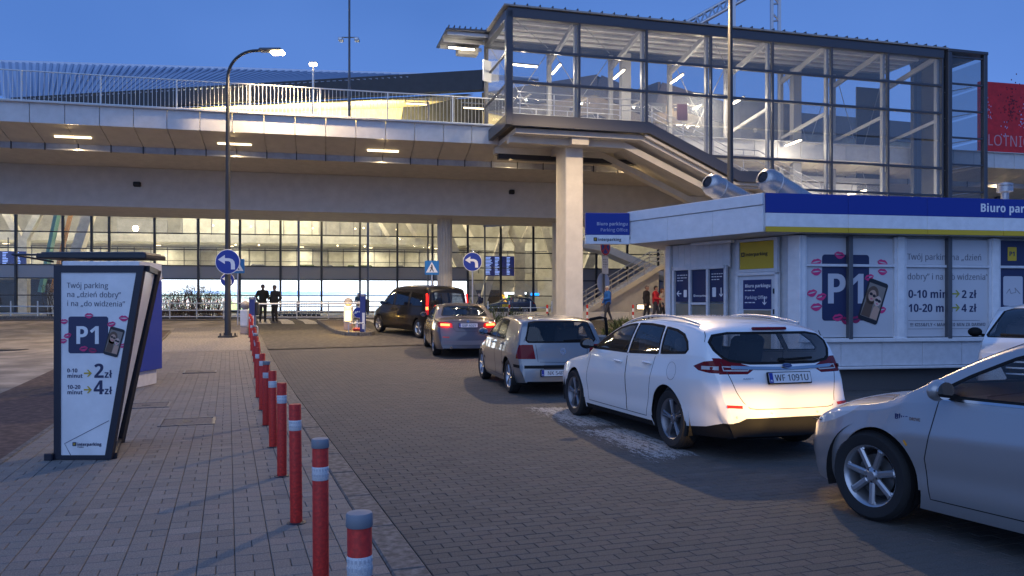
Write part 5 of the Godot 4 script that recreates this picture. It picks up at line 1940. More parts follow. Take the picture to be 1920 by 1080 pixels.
func build_poles() -> void:
	var base := on(-10.48, 29.5, 0.02)
	street_lamp("tall dark street lamp with lit curved arm on the pavement at left", base, EYE + 9.38 - base.y, 1.18, 1.0, 85.0, 72.0)
	base = on(6.55, 24.0, 0.0)
	var lamp := street_lamp("tall dark street lamp behind the parking office, its head above the picture", base, 11.6, 1.5, -1.0, 185.0, 72.0)
	round_sign("blue round left-turn sign on the tall street lamp at left", at(428.0, 491.0, 29.3), at(428.0, 491.0, 29.3).y - 1.0, 0.45, 0.0, "left")
	round_sign("small blue round sign below the left-turn sign on the lamp post", at(426.0, 525.0, 30.5), at(426.0, 525.0, 30.5).y - 1.0, 0.25, 0.5, "left")
	crossing_sign("blue pedestrian crossing sign half hidden behind the left street lamp", at(446.0, 499.0, 36.0), ground(36.0), 0.64)
	crossing_sign("blue pedestrian crossing sign above the black van", at(810.0, 502.0, 34.0), ground(34.0), 0.60)
	var s := round_sign("blue round left-turn sign on its own post right of the van", at(886.0, 491.0, 35.5), ground(35.5), 0.42, 0.0, "left")
	part(MB.new().lathe([Vector2(0.035, 0), Vector2(0.035, 3.4)], 10), "post", mats.galvanised, s)
	s = round_sign("red and blue no-stopping sign seen aslant under the hanging sign box", at(1133.0, 463.0, 41.0), ground(41.0), 0.45, 0.85, "stop", "no_stopping_sign")
	part(MB.new().lathe([Vector2(0.045, 0), Vector2(0.045, 5.2)], 10), "post", mats.steel_mid, s)
	part(MB.new().box(Vector3(0, at(1133, 497, 41).y - ground(41.0), 0.06), Vector3(0.55, 0.90, 0.02), 0.005), "white_plate", mats.white_panel, s)
	text_lines(s, Vector3(-0.21, at(1133, 487, 41).y - ground(41.0), 0.072), 0.42, 4, 0.06, std("faint_print", lin(0.30, 0.31, 0.33), 0.5))
	part(MB.new().lathe([Vector2(0.001, -0.01), Vector2(0.54, -0.01), Vector2(0.54, 0.01), Vector2(0.001, 0.01)], 30, Transform3D(Basis(Vector3.RIGHT, PI / 2), Vector3(0, at(1133, 530, 41).y - ground(41.0), -0.06))), "grey_disc", mats.galvanised, s)

	# camera mast and small lamp on the far side of the raised road
	var deck := EYE + 7.2
	var mast := thing("camera_mast", "thin tall mast with two cameras standing on the raised road", "mast", Vector3(at(655.0, 200.0, 42.0).x, deck, -42.0))
	part(MB.new().lathe([Vector2(0.09, 0), Vector2(0.085, 4.0), Vector2(0.06, 5.0), Vector2(0.05, 14.0)], 12), "pole", mats.steel_mid, mast)
	for d in [-1.0, 1.0]:
		part(MB.new().box(Vector3(d * 0.22, 6.85, 0), Vector3(0.34, 0.05, 0.05)), "bracket", mats.steel_mid, mast)
		part(MB.new().box(Vector3(d * 0.42, 6.7, 0.1), Vector3(0.24, 0.18, 0.4), 0.04), "camera", mats.galvanised, mast)
	var lp := thing("deck_lamp", "small white lamp post with glowing head on the raised road", "street lamp", Vector3(at(587.0, 200.0, 41.5).x, deck, -41.5))
	part(MB.new().lathe([Vector2(0.07, 0), Vector2(0.05, 5.3)], 12), "pole", mats.steel_white, lp)
	part(MB.new().box(Vector3(0, 5.38, 0), Vector3(0.42, 0.12, 0.2), 0.04), "lamp_housing", mats.steel_white, lp)
	part(MB.new().box(Vector3(0.0, 5.28, 0), Vector3(0.36, 0.12, 0.2), 0.02), "lamp_lens", mats.street_glow, lp)
	spot(lp, Vector3(0, 5.2, 0), Vector3(0, -1, 0.05), 65.0, 0.3, 1.2, Color(1.0, 0.90, 0.72), 0.1)


# ---------------------------------------------------------------- advertising totem and pay machine
func build_totem() -> void:
	var o := thing("advertising_totem", "dark framed tapering advertising totem with parking prices on the left pavement", "advertising totem", Vector3(-4.79, 0.035, -8.36))
	var fr := std("totem_frame", lin(0.022, 0.025, 0.04), 0.4, 0.3)
	var face := textured("totem_face", lin(0.82, 0.83, 0.84), 0.3, tex.faint, 0.2)
	var m := MB.new()
	m.ring([Vector2(0, 0), Vector2(0.60, 0), Vector2(0.945, 2.03), Vector2(0, 2.03)], [Vector2(0.07, 0.045), Vector2(0.535, 0.045), Vector2(0.862, 1.955), Vector2(0.07, 1.955)], -0.06, 0.0)
	part(m, "front_frame", fr, o)
	part(MB.new().prism(poly([0.07, 0.045, 0.535, 0.045, 0.862, 1.955, 0.07, 1.955]), -0.03, -0.012), "front_poster", face, o)
	# right-hand side: a second poster running back to the rear frame
	var bt := Vector3(0.945, 2.03, -0.06)
	var bb := Vector3(0.60, 0.0, -0.06)
	var ct := Vector3(0.605, 2.03, -1.04)
	var cb := Vector3(0.17, 0.0, -1.04)
	m = MB.new()
	m.quad(bb + Vector3(-0.01, 0.05, 0), cb + Vector3(-0.01, 0.05, 0), ct + Vector3(-0.01, -0.06, 0), bt + Vector3(-0.01, -0.06, 0))
	part(m, "side_poster", face, o)
	m = MB.new()
	m.bar(cb, ct, 0.10, 0.10, Vector3.FORWARD, 0.008)
	m.bar(bt + Vector3(0, -0.03, 0), ct + Vector3(0, -0.03, 0), 0.06, 0.06)
	m.bar(bb + Vector3(0, 0.03, 0), cb + Vector3(0, 0.03, 0), 0.06, 0.06)
	part(m, "side_frame", std("totem_frame_dark", lin(0.014, 0.014, 0.018), 0.5), o)
	m = MB.new()
	m.quad(Vector3(0.02, 0.02, -0.06), Vector3(0.02, 2.02, -0.06), ct + Vector3(-0.04, 0, 0), cb + Vector3(-0.04, 0, 0))
	m.quad(Vector3(0.04, 0.02, -0.07), cb + Vector3(-0.06, 0, 0.02), ct + Vector3(-0.06, 0, 0.02), Vector3(0.04, 2.02, -0.07))
	part(m, "rear_panel", fr, o)
	m = MB.new()
	m.xf = Transform3D(Basis(Vector3.RIGHT, -PI / 2), Vector3.ZERO)
	m.prism(PackedVector2Array([Vector2(0.01, 0.01), Vector2(0.93, 0.02), Vector2(0.63, 1.03)]), 2.01, 2.028)
	part(m, "top_plate", fr, o)
	part(MB.new().box(Vector3(-0.04, 0.03, -0.02), Vector3(0.09, 0.08, 0.12), 0.01), "foot", fr, o)
	# print on the front
	var ink = mats.navy_print
	var thin := std("thin_print", lin(0.10, 0.11, 0.15), 0.5)
	var z := -0.0115
	var p := func(px: float, py: float) -> Vector3: return Vector3((px - 960.0) * 0.005573 + 4.79, 1.65 - 0.035 + (572.0 - py) * 0.005573, z)
	var rot := Basis(Vector3.BACK, -0.01)
	lettering("Twój parking", 0.054, thin, o, p.call(124.0, 535.0), false, 0, rot)
	lettering("na „dzień dobry”", 0.054, thin, o, p.call(124.0, 552.0), false, 0, rot)
	lettering("i na „do widzenia”", 0.054, thin, o, p.call(124.0, 569.0), false, 0, rot)
	var c: Vector3 = p.call(164.5, 628.0)
	part(MB.new().prism(rounded(0.415, 0.385, 0.025, Vector2(c.x, c.y)), z, z + 0.002), "parking_sign_print", ink, o)
	lettering("P1", 0.185, face, o, p.call(165.0, 629.0) + Vector3(0, 0, 0.003), true, 1)
	for q in [[166.0, 591.5, 0.045, 0.0], [231.0, 596.5, 0.05, -0.05], [119.0, 602.5, 0.042, 0.05], [208.0, 607.5, 0.045, 0.2], [126.0, 629.0, 0.042, 0.3], [117.5, 639.0, 0.04, 0.1], [156.0, 653.5, 0.045, 0.2], [229.0, 648.0, 0.036, 0.3]]:
		kiss(o, p.call(q[0], q[1]) + Vector3(0, 0, 0.004), q[2], q[3])
	kiss(o, p.call(173.0, 657.0) + Vector3(0, 0, 0.004), 0.045, -0.2, Basis(), true)
	phone_print(o, p.call(213.0, 641.0) + Vector3(0, 0, 0.004), 0.30, -0.27)
	for r in 2:
		var y: float = [700.0, 731.0][r]
		lettering(["0-10", "10-20"][r], 0.040, ink, o, p.call(124.5, y - 5.0), true, 0)
		lettering("minut", 0.040, ink, o, p.call(124.5, y + 5.0), true, 0)
		arrow(o, p.call(163.0, y), 0.075, 0.072, std("arrow_yellow", lin(0.50, 0.36, 0.03), 0.5))
		lettering(["2", "4"][r], 0.145, ink, o, p.call(174.0, y - 4.0), true, 0)
		lettering("zł", 0.075, ink, o, p.call(194.5, y + 2.0), true, 0)
	m = MB.new()
	m.tube([p.call(203.0, 789.0), p.call(120.0, 832.0), p.call(133.0, 857.0)], 0.004, 5)
	part(m, "printed_line", thin, o)
	parking_logo(o, p.call(138.5, 833.0), 0.030, ink, mats.yellow_print)
	lettering("Polska", 0.016, ink, o, p.call(144.0, 838.5), false, 0)

	# pay machine behind it
	var b := thing("pay_machine", "blue and white parking pay machine with dark canopy behind the totem", "pay machine", on(-7.92, 15.9, 0.03), 0.0)
	part(MB.new().box(Vector3(-0.03, 0.15, 0), Vector3(1.38, 0.31, 0.9), 0.012), "base", mats.white_panel, b)
	part(MB.new().box(Vector3(0, 1.20, 0), Vector3(1.5, 1.79, 1.0), 0.012), "blue_cabinet", std("machine_blue", lin(0.010, 0.045, 0.36), 0.6), b)
	part(MB.new().box(Vector3(0, 2.27, 0), Vector3(1.49, 0.35, 0.99), 0.012), "white_head", mats.white_panel, b)
	part(MB.new().box(Vector3(-0.27, 2.56, -0.1), Vector3(2.15, 0.10, 0.9), 0.02), "canopy", mats.steel_dark, b)
	part(MB.new().box(Vector3(-0.27, 2.625, -0.1), Vector3(2.0, 0.03, 0.8), 0.01), "canopy_top", mats.steel_mid, b)
	m = MB.new()
	m.tube([Vector3(-1.3, 2.58, 0.3), Vector3(-1.95, 2.60, 0.1), Vector3(-1.3, 2.47, -0.2)], 0.02, 6)
	part(m, "canopy_brace", mats.steel_dark, b)
	part(MB.new().box(Vector3(-1.15, 1.22, -0.35), Vector3(0.08, 2.45, 0.08), 0.01), "canopy_post", mats.steel_dark, b)
	parking_logo(b, Vector3(0.30, 0.17, 0.452), 0.085, mats.black_print, mats.white_panel, Basis(), false)


# ---------------------------------------------------------------- bollards
func build_bollards() -> void:
	var where := [[-0.545, 2.90], [-1.07, 4.48], [-1.604, 5.95], [-2.18, 7.58], [-2.727, 9.13], [-3.31, 10.76], [-3.86, 12.35], [-4.44, 14.0], [-4.98, 15.7], [-5.53, 17.3], [-6.05, 18.9], [-6.72, 20.9], [-7.30, 22.6], [-7.90, 24.3], [-8.45, 26.0], [-9.0, 27.6], [-9.6, 29.3]]
	var proto: Array = [null, null]
	for k in where.size():
		var cap: bool = k in [0, 1, 5, 10, 12]
		var h: float = [0.875, 0.88, 0.885, 0.883, 0.868, 0.875][k % 6]
		var lb := "red bollard with white band along the kerb, %s" % ["nearest, cut by the picture's lower edge", "second nearest, tall with a grey cap", "third nearest, without a cap", "fourth nearest, without a cap", "fifth nearest, without a cap", "sixth nearest, with a grey cap", "seventh nearest", "eighth nearest", "ninth nearest", "tenth nearest", "eleventh nearest, with a grey cap", "twelfth nearest", "thirteenth nearest, with a grey cap", "fourteenth nearest", "third from the far end", "second from the far end", "at the far end beside the lamp post"][k]
		var p := on(where[k][0], where[k][1], 0.03)
		var i := 1 if cap else 0
		var o: Node3D
		if proto[i] == null:
			o = thing("bollard", lb, "bollard", p, 0.0, "red bollards along the kerb")
			proto[i] = o
			var hh := 0.83 if cap else 0.875
			part(MB.new().lathe([Vector2(0.0445, 0.0), Vector2(0.0445, hh - 0.004), Vector2(0.041, hh), Vector2(0.001, hh)], 24), "tube", mats.red_paint, o)
			part(MB.new().lathe([Vector2(0.045, hh - 0.190), Vector2(0.0458, hh - 0.189), Vector2(0.0458, hh - 0.116), Vector2(0.045, hh - 0.115)], 24), "reflective_band", mats.reflector, o)
			var st := MB.new()
			for q in 18:
				var a := TAU * q / 18
				for e in 2:
					st.box(Vector3(cos(a) * 0.0458, hh - 0.16 + 0.03 * e, sin(a) * 0.0458), Vector3(0.003, 0.012, 0.008), 0.0, Basis(Vector3.UP, -a))
			part(st, "band_marks", std("band_mark", lin(0.48, 0.49, 0.52), 0.4), o)
			part(MB.new().lathe([Vector2(0.07, -0.005), Vector2(0.07, 0.004), Vector2(0.046, 0.010)], 20), "foot_ring", mats.steel_dark, o)
			if cap:
				part(MB.new().lathe([Vector2(0.0465, hh - 0.012), Vector2(0.0485, hh - 0.010), Vector2(0.0485, hh + 0.030), Vector2(0.045, hh + 0.038), Vector2(0.001, hh + 0.042)], 24), "cap", mats.cap_grey, o)
		else:
			o = copy_of(proto[i], "bollard", lb, p, 0.0, "red bollards along the kerb")
		o.scale = Vector3(1, h / 0.875, 1)
		o.rotation = Vector3(rng.randf_range(-0.014, 0.014), rng.randf_range(0, 6.0), rng.randf_range(-0.014, 0.014))
	# short red and white posts beyond the hedge
	var first: Node3D = null
	for k in 4:
		var q := at([955.0, 1026.0, 1101.0, 1187.0][k], 600.0, 38.5)
		var lb := "short red and white post on the far pavement, %s" % ["right of the green shrub", "left of the big front column", "right of the big front column", "left of the man in dark clothes"][k]
		q.y = ground(38.5)
		if first == null:
			first = thing("warning_post", lb, "post", q, 0.0, "short red and white posts on the far pavement")
			for r in 5:
				part(MB.new().lathe([Vector2(0.05, 0.16 * r), Vector2(0.05, 0.16 * (r + 1))], 14), "red_band" if r % 2 == 0 else "white_band", mats.red_paint if r % 2 == 0 else mats.white_panel, first)
			part(MB.new().lathe([Vector2(0.05, 0.8), Vector2(0.001, 0.83)], 14), "cap", mats.red_paint, first)
		else:
			copy_of(first, "warning_post", lb, q, 0.0, "short red and white posts on the far pavement")


# ---------------------------------------------------------------- barrier gate and its island
func build_barrier() -> void:
	# island with a stone kerb
	var isl := [Vector2(-7.30, 32.4), Vector2(-6.85, 31.2), Vector2(-6.25, 30.25), Vector2(-5.75, 30.0), Vector2(-5.36, 30.15), Vector2(-5.3, 30.6), Vector2(-7.6, 37.2), Vector2(-8.95, 37.0)]
	var top := MB.new()
	var cen := Vector2(-6.7, 33.0)
	for i in isl.size():
		var a: Vector2 = isl[i]
		var b: Vector2 = isl[(i + 1) % isl.size()]
		top.tri(on(a.x, a.y, 0.145), on(b.x, b.y, 0.145), on(cen.x, cen.y, 0.145))
	struct(top, "island_pavement", textured("island_top", lin(0.26, 0.21, 0.16), 0.9, tex.grain, 0.8))
	var kb := Node3D.new()
	kb.name = "island_kerb"
	kb.set_meta("kind", "structure")
	add_child(kb)
	for i in isl.size():
		var a: Vector2 = isl[i]
		var b: Vector2 = isl[(i + 1) % isl.size()]
		var n := maxi(1, int(a.distance_to(b) / 0.9))
		for k in n:
			var p := a.lerp(b, float(k) / n)
			var q := a.lerp(b, float(k + 1) / n)
			part(MB.new().bar(on(p.x, p.y, 0.075), on(q.x, q.y, 0.075), 0.14, 0.19, Vector3.UP, 0.015), "kerb_stone", mats.kerb_stone, kb)
	for k in 2:
		var x: float = [-9.92, -5.68][k]
		var d: float = [30.6, 30.5][k]
		var up: float = [0.03, 0.145][k]
		var g := thing("barrier_post", ["blue barrier post at left beside the white ball column", "blue barrier post on the traffic island"][k], "barrier", on(x, d, up), 0.1, "blue barrier posts")
		part(MB.new().box(Vector3(0, 0.72, 0), Vector3(0.21, 1.44, 0.30), 0.02), "post", std("barrier_blue", lin(0.03, 0.045, 0.20), 0.4), g)
		part(MB.new().box(Vector3(0, 1.38, 0.152), Vector3(0.14, 0.07, 0.02), 0.01), "post_head", mats.cap_grey, g)
		part(MB.new().box(Vector3(0.03, 0.42, 0.153), Vector3(0.10, 0.62, 0.015)), "white_plate", mats.white_panel, g)
		part(MB.new().box(Vector3(0.16, 1.0, -0.05), Vector3(0.14, 0.5, 0.3), 0.04), "motor_box", mats.steel_dark, g)
		if k == 0:
			var m := MB.new()
			m.tube([Vector3(0.1, 1.17, 0), Vector3(4.25, 1.20, 0.1)], 0.035, 8)
			part(m, "barrier_arm", mats.steel_white, g)
		var hp := thing("steel_hoop", ["low steel hoop guarding the left barrier post", "low steel hoop on the traffic island"][k], "hoop", on([-9.75, -5.85][k], d - 0.35, up), 0.0, "low steel hoops")
		var w: float = [0.28, 0.62][k]
		var m2 := MB.new()
		m2.tube([Vector3(-w / 2, 0, 0), Vector3(-w / 2, 0.30, 0), Vector3(-w / 2 + 0.04, 0.35, 0), Vector3(w / 2 - 0.04, 0.35, 0), Vector3(w / 2, 0.30, 0), Vector3(w / 2, 0, 0)], 0.025, 8)
		part(m2, "hoop", mats.galvanised, hp)
		# column with a ball lamp on top
		var bx: float = [-10.3, -6.42][k]
		var bd: float = [30.9, 31.4][k]
		var c := thing("ball_column", ["white ticket column with grey ball on top at left of the lane", "glowing ticket column with grey ball on top on the traffic island"][k], "ticket column", on(bx, bd, up), 0.0, "ticket columns with balls")
		part(MB.new().box(Vector3(0, 0.14, 0), Vector3(0.31, 0.28, 0.30), 0.02), "column_foot", std("foot_pink", lin(0.50, 0.36, 0.28), 0.5), c)
		part(MB.new().box(Vector3(0, 0.62, 0), Vector3(0.33, 0.66, 0.32), 0.04), "column_body", mats.white_panel, c)
		part(MB.new().ball(Vector3(0, 1.10, 0), 0.175, 18), "ball", std("ball_grey", lin(0.33, 0.30, 0.29), 0.5), c)
		if k == 1:
			part(MB.new().box(Vector3(0.01, 0.56, 0.165), Vector3(0.25, 0.40, 0.02), 0.01), "lit_panel_lamp", glow("ticket_glow", Color(1.0, 0.80, 0.42), 5.0), c)
			area_light(c, Vector3(0.01, 0.56, 0.19), Vector3(0, 0, 1), 0.25, 0.40, 1.4, Color(1.0, 0.80, 0.42))
			omni(c, Vector3(0.0, 0.95, 0.34), 0.12, Color(1.0, 0.80, 0.42), 0.05)
	var ks := round_sign("small blue round keep-either-side sign on the traffic island", at(673.0, 586.0, 31.0), ground(31.0) + 0.145, 0.21, 0.0, "both")
	part(MB.new().lathe([Vector2(0.025, 0), Vector2(0.025, 0.75)], 8), "post", mats.steel_dark, ks)
	part(MB.new().box(Vector3(0, 0.06, 0), Vector3(0.42, 0.12, 0.22), 0.03), "red_foot", mats.red_sign, ks)
	part(MB.new().box(Vector3(0.0, 0.26, -0.05), Vector3(0.26, 0.28, 0.10), 0.02), "white_stem", mats.white_panel, ks)


# ---------------------------------------------------------------- fences, carts, shrubs, outside stairs
func fence(label: String, a: Vector3, b: Vector3, h: float, rails: Array, gap: float, group: String, mat: Material) -> void:
	var o := thing("tube_fence", label, "fence", Vector3.ZERO, 0.0, group)
	for y in rails:
		var m := MB.new()
		m.tube([a + Vector3(0, y, 0), b + Vector3(0, y, 0)], 0.032, 8)
		part(m, "rail", mat, o)
	var n := int(a.distance_to(b) / gap)
	for k in n + 1:
		part(MB.new().lathe([Vector2(0.04, 0), Vector2(0.04, h)], 8), "post", mat, o, Transform3D(Basis(), a.lerp(b, float(k) / n)))


func twig_shrub(label: String, p: Vector3, h: float, w: float, n: int, seed_: int) -> void:
	var r := RandomNumberGenerator.new()
	r.seed = seed_
	var o := thing("bare_shrub", label, "shrub", p, 0.0, "bare shrubs before the lit billboard")
	var m := MB.new()
	for i in n:
		var b := Vector3(r.randf_range(-w, w) * 0.5, 0, r.randf_range(-0.4, 0.4))
		var lean := Vector3(r.randf_range(-0.35, 0.35), 1, r.randf_range(-0.3, 0.3))
		var hh := h * r.randf_range(0.6, 1.05)
		var mid := b + lean * hh * 0.5 + Vector3(r.randf_range(-0.08, 0.08), 0, 0)
		var tip := b + lean * hh + Vector3(r.randf_range(-0.2, 0.2), 0, r.randf_range(-0.2, 0.2))
		m.tube([b, mid, tip], [0.022, 0.014, 0.005], 4, false)
		for k in 7:
			var t := r.randf_range(0.25, 0.95)
			var s := mid.lerp(tip, t) if r.randf() < 0.6 else b.lerp(mid, t)
			m.tube([s, s + Vector3(r.randf_range(-0.35, 0.35), r.randf_range(0.12, 0.5), r.randf_range(-0.25, 0.25))], [0.009, 0.003], 3, false)
	part(m, "branches", mats.twig, o)
	var lv := MB.new()
	for i in n * 10:
		var c := Vector3(r.randfn() * w * 0.3, h * r.randf_range(0.1, 0.95), r.randfn() * 0.3)
		var u := Vector3(r.randfn(), r.randfn(), r.randfn()).normalized() * 0.045
		var v := u.cross(Vector3(r.randfn(), r.randfn(), r.randfn())).normalized() * 0.03
		lv.quad(c - u, c - v, c + u, c + v)
	part(lv, "dry_leaves", std("dry_leaf", lin(0.15, 0.075, 0.04), 0.8), o)


func leafy_shrub(label: String, p: Vector3, h: float, w: float, dpt: float, seed_: int) -> void:
	var r := RandomNumberGenerator.new()
	r.seed = seed_
	var o := thing("evergreen_shrub", label, "shrub", p, 0.0, "low evergreen shrubs between the cars")
	var st := MB.new()
	for tone in 2:
		var m := MB.new()
		for i in 520:
			var a := Vector3(r.randf_range(-1, 1), r.randf_range(0.05, 1), r.randf_range(-1, 1))
			var rad := Vector2(a.x, a.z).length()
			if rad > 1.0 or a.y > 1.0 - 0.45 * rad * rad + r.randf_range(-0.1, 0.12):
				continue
			var c := Vector3(a.x * w, a.y * h, a.z * dpt)
			var up := Vector3(a.x * 0.9 + r.randfn() * 0.3, 0.9 + r.randf() * 0.6, a.z * 0.9 + r.randfn() * 0.3).normalized()
			var sd := up.cross(Vector3(r.randfn(), r.randfn(), r.randfn())).normalized()
			var l := r.randf_range(0.10, 0.22)
			for q in 3:
				var bend := (up + sd * (q - 1) * 0.55).normalized()
				var w2 := sd.cross(bend).normalized() * 0.012 + sd * 0.012
				m.quad(c - w2, c + w2, c + bend * l + w2 * 0.2, c + bend * l - w2 * 0.2)
		part(m, "foliage", mats.leaf_dark if tone == 0 else mats.leaf_light, o)
	for i in 9:
		st.tube([Vector3(r.randf_range(-0.3, 0.3) * w, 0, r.randf_range(-0.3, 0.3) * dpt), Vector3(r.randf_range(-0.8, 0.8) * w, h * 0.75, r.randf_range(-0.8, 0.8) * dpt)], [0.02, 0.006], 5)
	part(st, "stems", mats.bark, o)


func build_far_things() -> void:
	fence("pale tube fence behind the zebra crossing, before the lit billboard", on(-14.2, 46.0), on(-7.0, 46.4), 1.0, [0.10, 0.42, 0.72, 1.0], 1.45, "tube fences before the terminal", mats.steel_white)
	fence("pale tube fence at left behind the bare shrubs", on(-21.0, 45.5), on(-14.9, 45.6), 1.0, [0.14, 0.5, 0.9], 1.5, "tube fences before the terminal", mats.steel_white)
	fence("pale tube fence at far left behind the plaza", on(-34.0, 49.0), on(-27.4, 49.0), 1.05, [0.3, 0.72], 1.6, "tube fences before the terminal", mats.steel_white)
	fence("pale tube fence right of the van, before the dark blue taxi", on(-1.8, 60.0), on(4.6, 60.5), 1.1, [0.2, 0.6], 1.6, "tube fences before the terminal", mats.steel_white)
	var kb := Node3D.new()
	kb.name = "far_kerb"
	kb.set_meta("kind", "structure")
	add_child(kb)
	for k in 30:
		part(MB.new().box(Vector3.ZERO, Vector3(0.99, 0.16, 0.2), 0.02), "kerb_stone", mats.kerb_stone, kb, Transform3D(Basis(Vector3.UP, 0.02), on(-36.0 + k, 47.3, 0.06)))
	var grass := MB.new()
	var rg := RandomNumberGenerator.new()
	rg.seed = 6
	for i in 5200:
		var c := on(rg.randf_range(-37, -15), rg.randf_range(47.5, 51.0))
		var v := Vector3(rg.randfn() * 0.04, rg.randf_range(0.06, 0.16), rg.randfn() * 0.04)
		var s := Vector3(0.02, 0, 0.01)
		grass.tri(c - s, c + s, c + v)
	var gn := struct(grass, "grass", std("grass_blade", lin(0.055, 0.06, 0.018), 0.9))
	gn.set_meta("kind", "stuff")
	tag(gn, "strip of short dull grass before the terminal at left", "grass")
	for k in 4:
		var x: float = [318.0, 346.0, 374.0, 405.0][k]
		twig_shrub("bare twiggy shrub before the lit billboard, %s" % ["leftmost, beside the pay machine", "second from the pay machine, tallest", "third from the pay machine", "nearest to the street lamp"][k], on((x - 960.0) / LENS * 46.8, 46.8), [1.7, 2.0, 2.1, 1.7][k], 1.0, 30, 100 + k)
	twig_shrub("dark bare shrub at far left before the terminal entrance", on(-28.6, 50.5), 2.4, 1.4, 34, 120)
	leafy_shrub("low green shrub between the grey saloon and the silver hatchback", on(-0.35, 25.6), 1.35, 1.0, 0.9, 40)
	leafy_shrub("low green shrub behind the silver hatchback's right side", on(3.7, 26.5), 0.85, 0.7, 0.7, 41)
	var yb := thing("yellow_box", "yellow grit box standing on the pavement behind the silver hatchback", "box", on(4.25, 25.2, 0.03), 0.2)
	part(MB.new().box(Vector3(0, 0.3, 0), Vector3(0.65, 0.6, 0.5), 0.03), "box_body", mats.yellow_print, yb)
	part(MB.new().box(Vector3(0, 0.64, 0), Vector3(0.69, 0.09, 0.54), 0.03), "lid", mats.yellow_print, yb)

	# luggage trolleys pushed together before the billboard
	var first: Node3D = null
	for k in 8:
		var p := on((524.0 + 9.0 * k - 960.0) / LENS * 58.0, 58.0)
		var lb := "luggage trolley in the pushed-together row, %s" % ["leftmost", "second from the left", "third from the left", "fourth from the left", "fourth from the right", "third from the right", "second from the right", "rightmost"][k]
		if first == null:
			first = thing("luggage_trolley", lb, "trolley", p, 0.0, "luggage trolleys in a row")
			var m := MB.new()
			for z in [-0.28, 0.28]:
				m.tube([Vector3(-0.42, 0.12, z), Vector3(0.45, 0.14, z), Vector3(0.50, 1.0, z), Vector3(0.62, 1.05, z)], 0.02, 6)
				m.tube([Vector3(-0.42, 0.12, z), Vector3(-0.36, 0.35, z), Vector3(0.46, 0.4, z)], 0.015, 6)
			part(m, "frame", mats.steel_mid, first)
			m = MB.new()
			m.tube([Vector3(0.62, 1.05, -0.28), Vector3(0.62, 1.05, 0.28)], 0.025, 6)
			part(m, "handle", mats.steel_dark, first)
			for q in [[-0.36, 0.0], [0.4, -0.26], [0.4, 0.26]]:
				part(MB.new().lathe([Vector2(0.001, -0.02), Vector2(0.07, -0.02), Vector2(0.07, 0.02), Vector2(0.001, 0.02)], 12, Transform3D(Basis(Vector3.RIGHT, PI / 2), Vector3(q[0], 0.07, q[1]))), "wheel", mats.rubber, first)
			part(MB.new().box(Vector3(0.0, 0.16, 0), Vector3(0.8, 0.02, 0.5)), "tray", mats.steel_mid, first)
		else:
			copy_of(first, "luggage_trolley", lb, p, 0.0, "luggage trolleys in a row")

	# outside stairs at the right of the front column
	var o := thing("outside_stairs", "pale outside staircase with tube handrails behind the parking office", "staircase", Vector3(4.2, 0.85, -50.0), 0.16)
	var nst := 20
	for k in nst:
		part(MB.new().box(Vector3(0.13 + 0.27 * k, 0.085 + 0.162 * k, -1.0), Vector3(0.30, 0.17, 2.0), 0.01), "step", mats.concrete, o)
	for z in [0.06, -2.1]:
		var m := MB.new()
		slanted(m, [Vector2(-0.2, 0.12), Vector2(5.4, 3.42)], 0.34, z - 0.06, z + 0.06)
		part(m, "stringer", mats.concrete, o)
	part(MB.new().box(Vector3(6.4, 3.2, -1.0), Vector3(2.0, 0.25, 2.2)), "landing", mats.concrete, o)
	for z in [0.06, -2.1]:
		for h in [0.35, 0.62, 0.95]:
			var m := MB.new()
			m.tube([Vector3(-0.2, 0.1 + h, z), Vector3(5.3, 3.35 + h, z), Vector3(7.3, 3.35 + h, z)], 0.03, 8)
			part(m, "handrail", std("rail_dull", lin(0.42, 0.40, 0.35), 0.5), o)
		for k in 6:
			var m := MB.new()
			m.tube([Vector3(-0.1 + 1.08 * k, 0.1 + 0.64 * k, z), Vector3(-0.1 + 1.08 * k, 1.1 + 0.64 * k, z)], 0.03, 8)
			part(m, "rail_post", mats.rail_dull, o)
	var wl := MB.new()
	wl.prism(poly([0.9, 0, 5.3, 0, 5.3, 3.1, 0.9, 0.45]), -0.5, -0.3)
	part(wl, "under_wall", mats.concrete_grey, o)
	var m := MB.new()
	slanted(m, [Vector2(0.2, 5.3), Vector2(2.6, 4.9), Vector2(7.4, 3.0)], 0.5, -5.4, -3.4)
	part(m, "upper_flight", mats.concrete, o)
	m = MB.new()
	m.bar(Vector3(-0.2, 3.4, -3.2), Vector3(0.9, 5.6, -3.2), 0.45, 0.4)
	part(m, "raking_strut", limb_white(), o)
	part(MB.new().box(Vector3(5.75, 2.0, 0.3), Vector3(0.5, 4.6, 0.5), 0.03), "stair_column", mats.concrete, o)
	var lamp := thing("wall_lamp", "bright bulkhead lamp on the wall under the outside stairs", "lamp", at(1207.0, 575.5, 49.2))
	part(MB.new().box(Vector3(0, 0, -0.04), Vector3(0.9, 0.34, 0.06), 0.02), "lamp_body", mats.steel_mid, lamp)
	part(MB.new().box(Vector3(0, 0, 0.02), Vector3(0.80, 0.25, 0.06), 0.03), "lamp_face", mats.tube_warm, lamp)
	area_light(lamp, Vector3(0, 0, 0.08), Vector3(0, -0.4, 1), 0.8, 0.25, 8.0, Color(1.0, 0.86, 0.58))
	var bx := thing("pale_box", "pale square box standing left of the man in dark clothes", "box", on(8.2, 46.0))
	part(MB.new().box(Vector3(0, 0.33, 0), Vector3(0.9, 0.66, 0.6), 0.03), "box_body", mats.concrete, bx)
	# pavement lamp reaching the ground under the raised road: the low wall beyond the hedge
	var lw := thing("low_wall", "long low pale wall beyond the hedge at the foot of the front column", "wall", Vector3.ZERO)
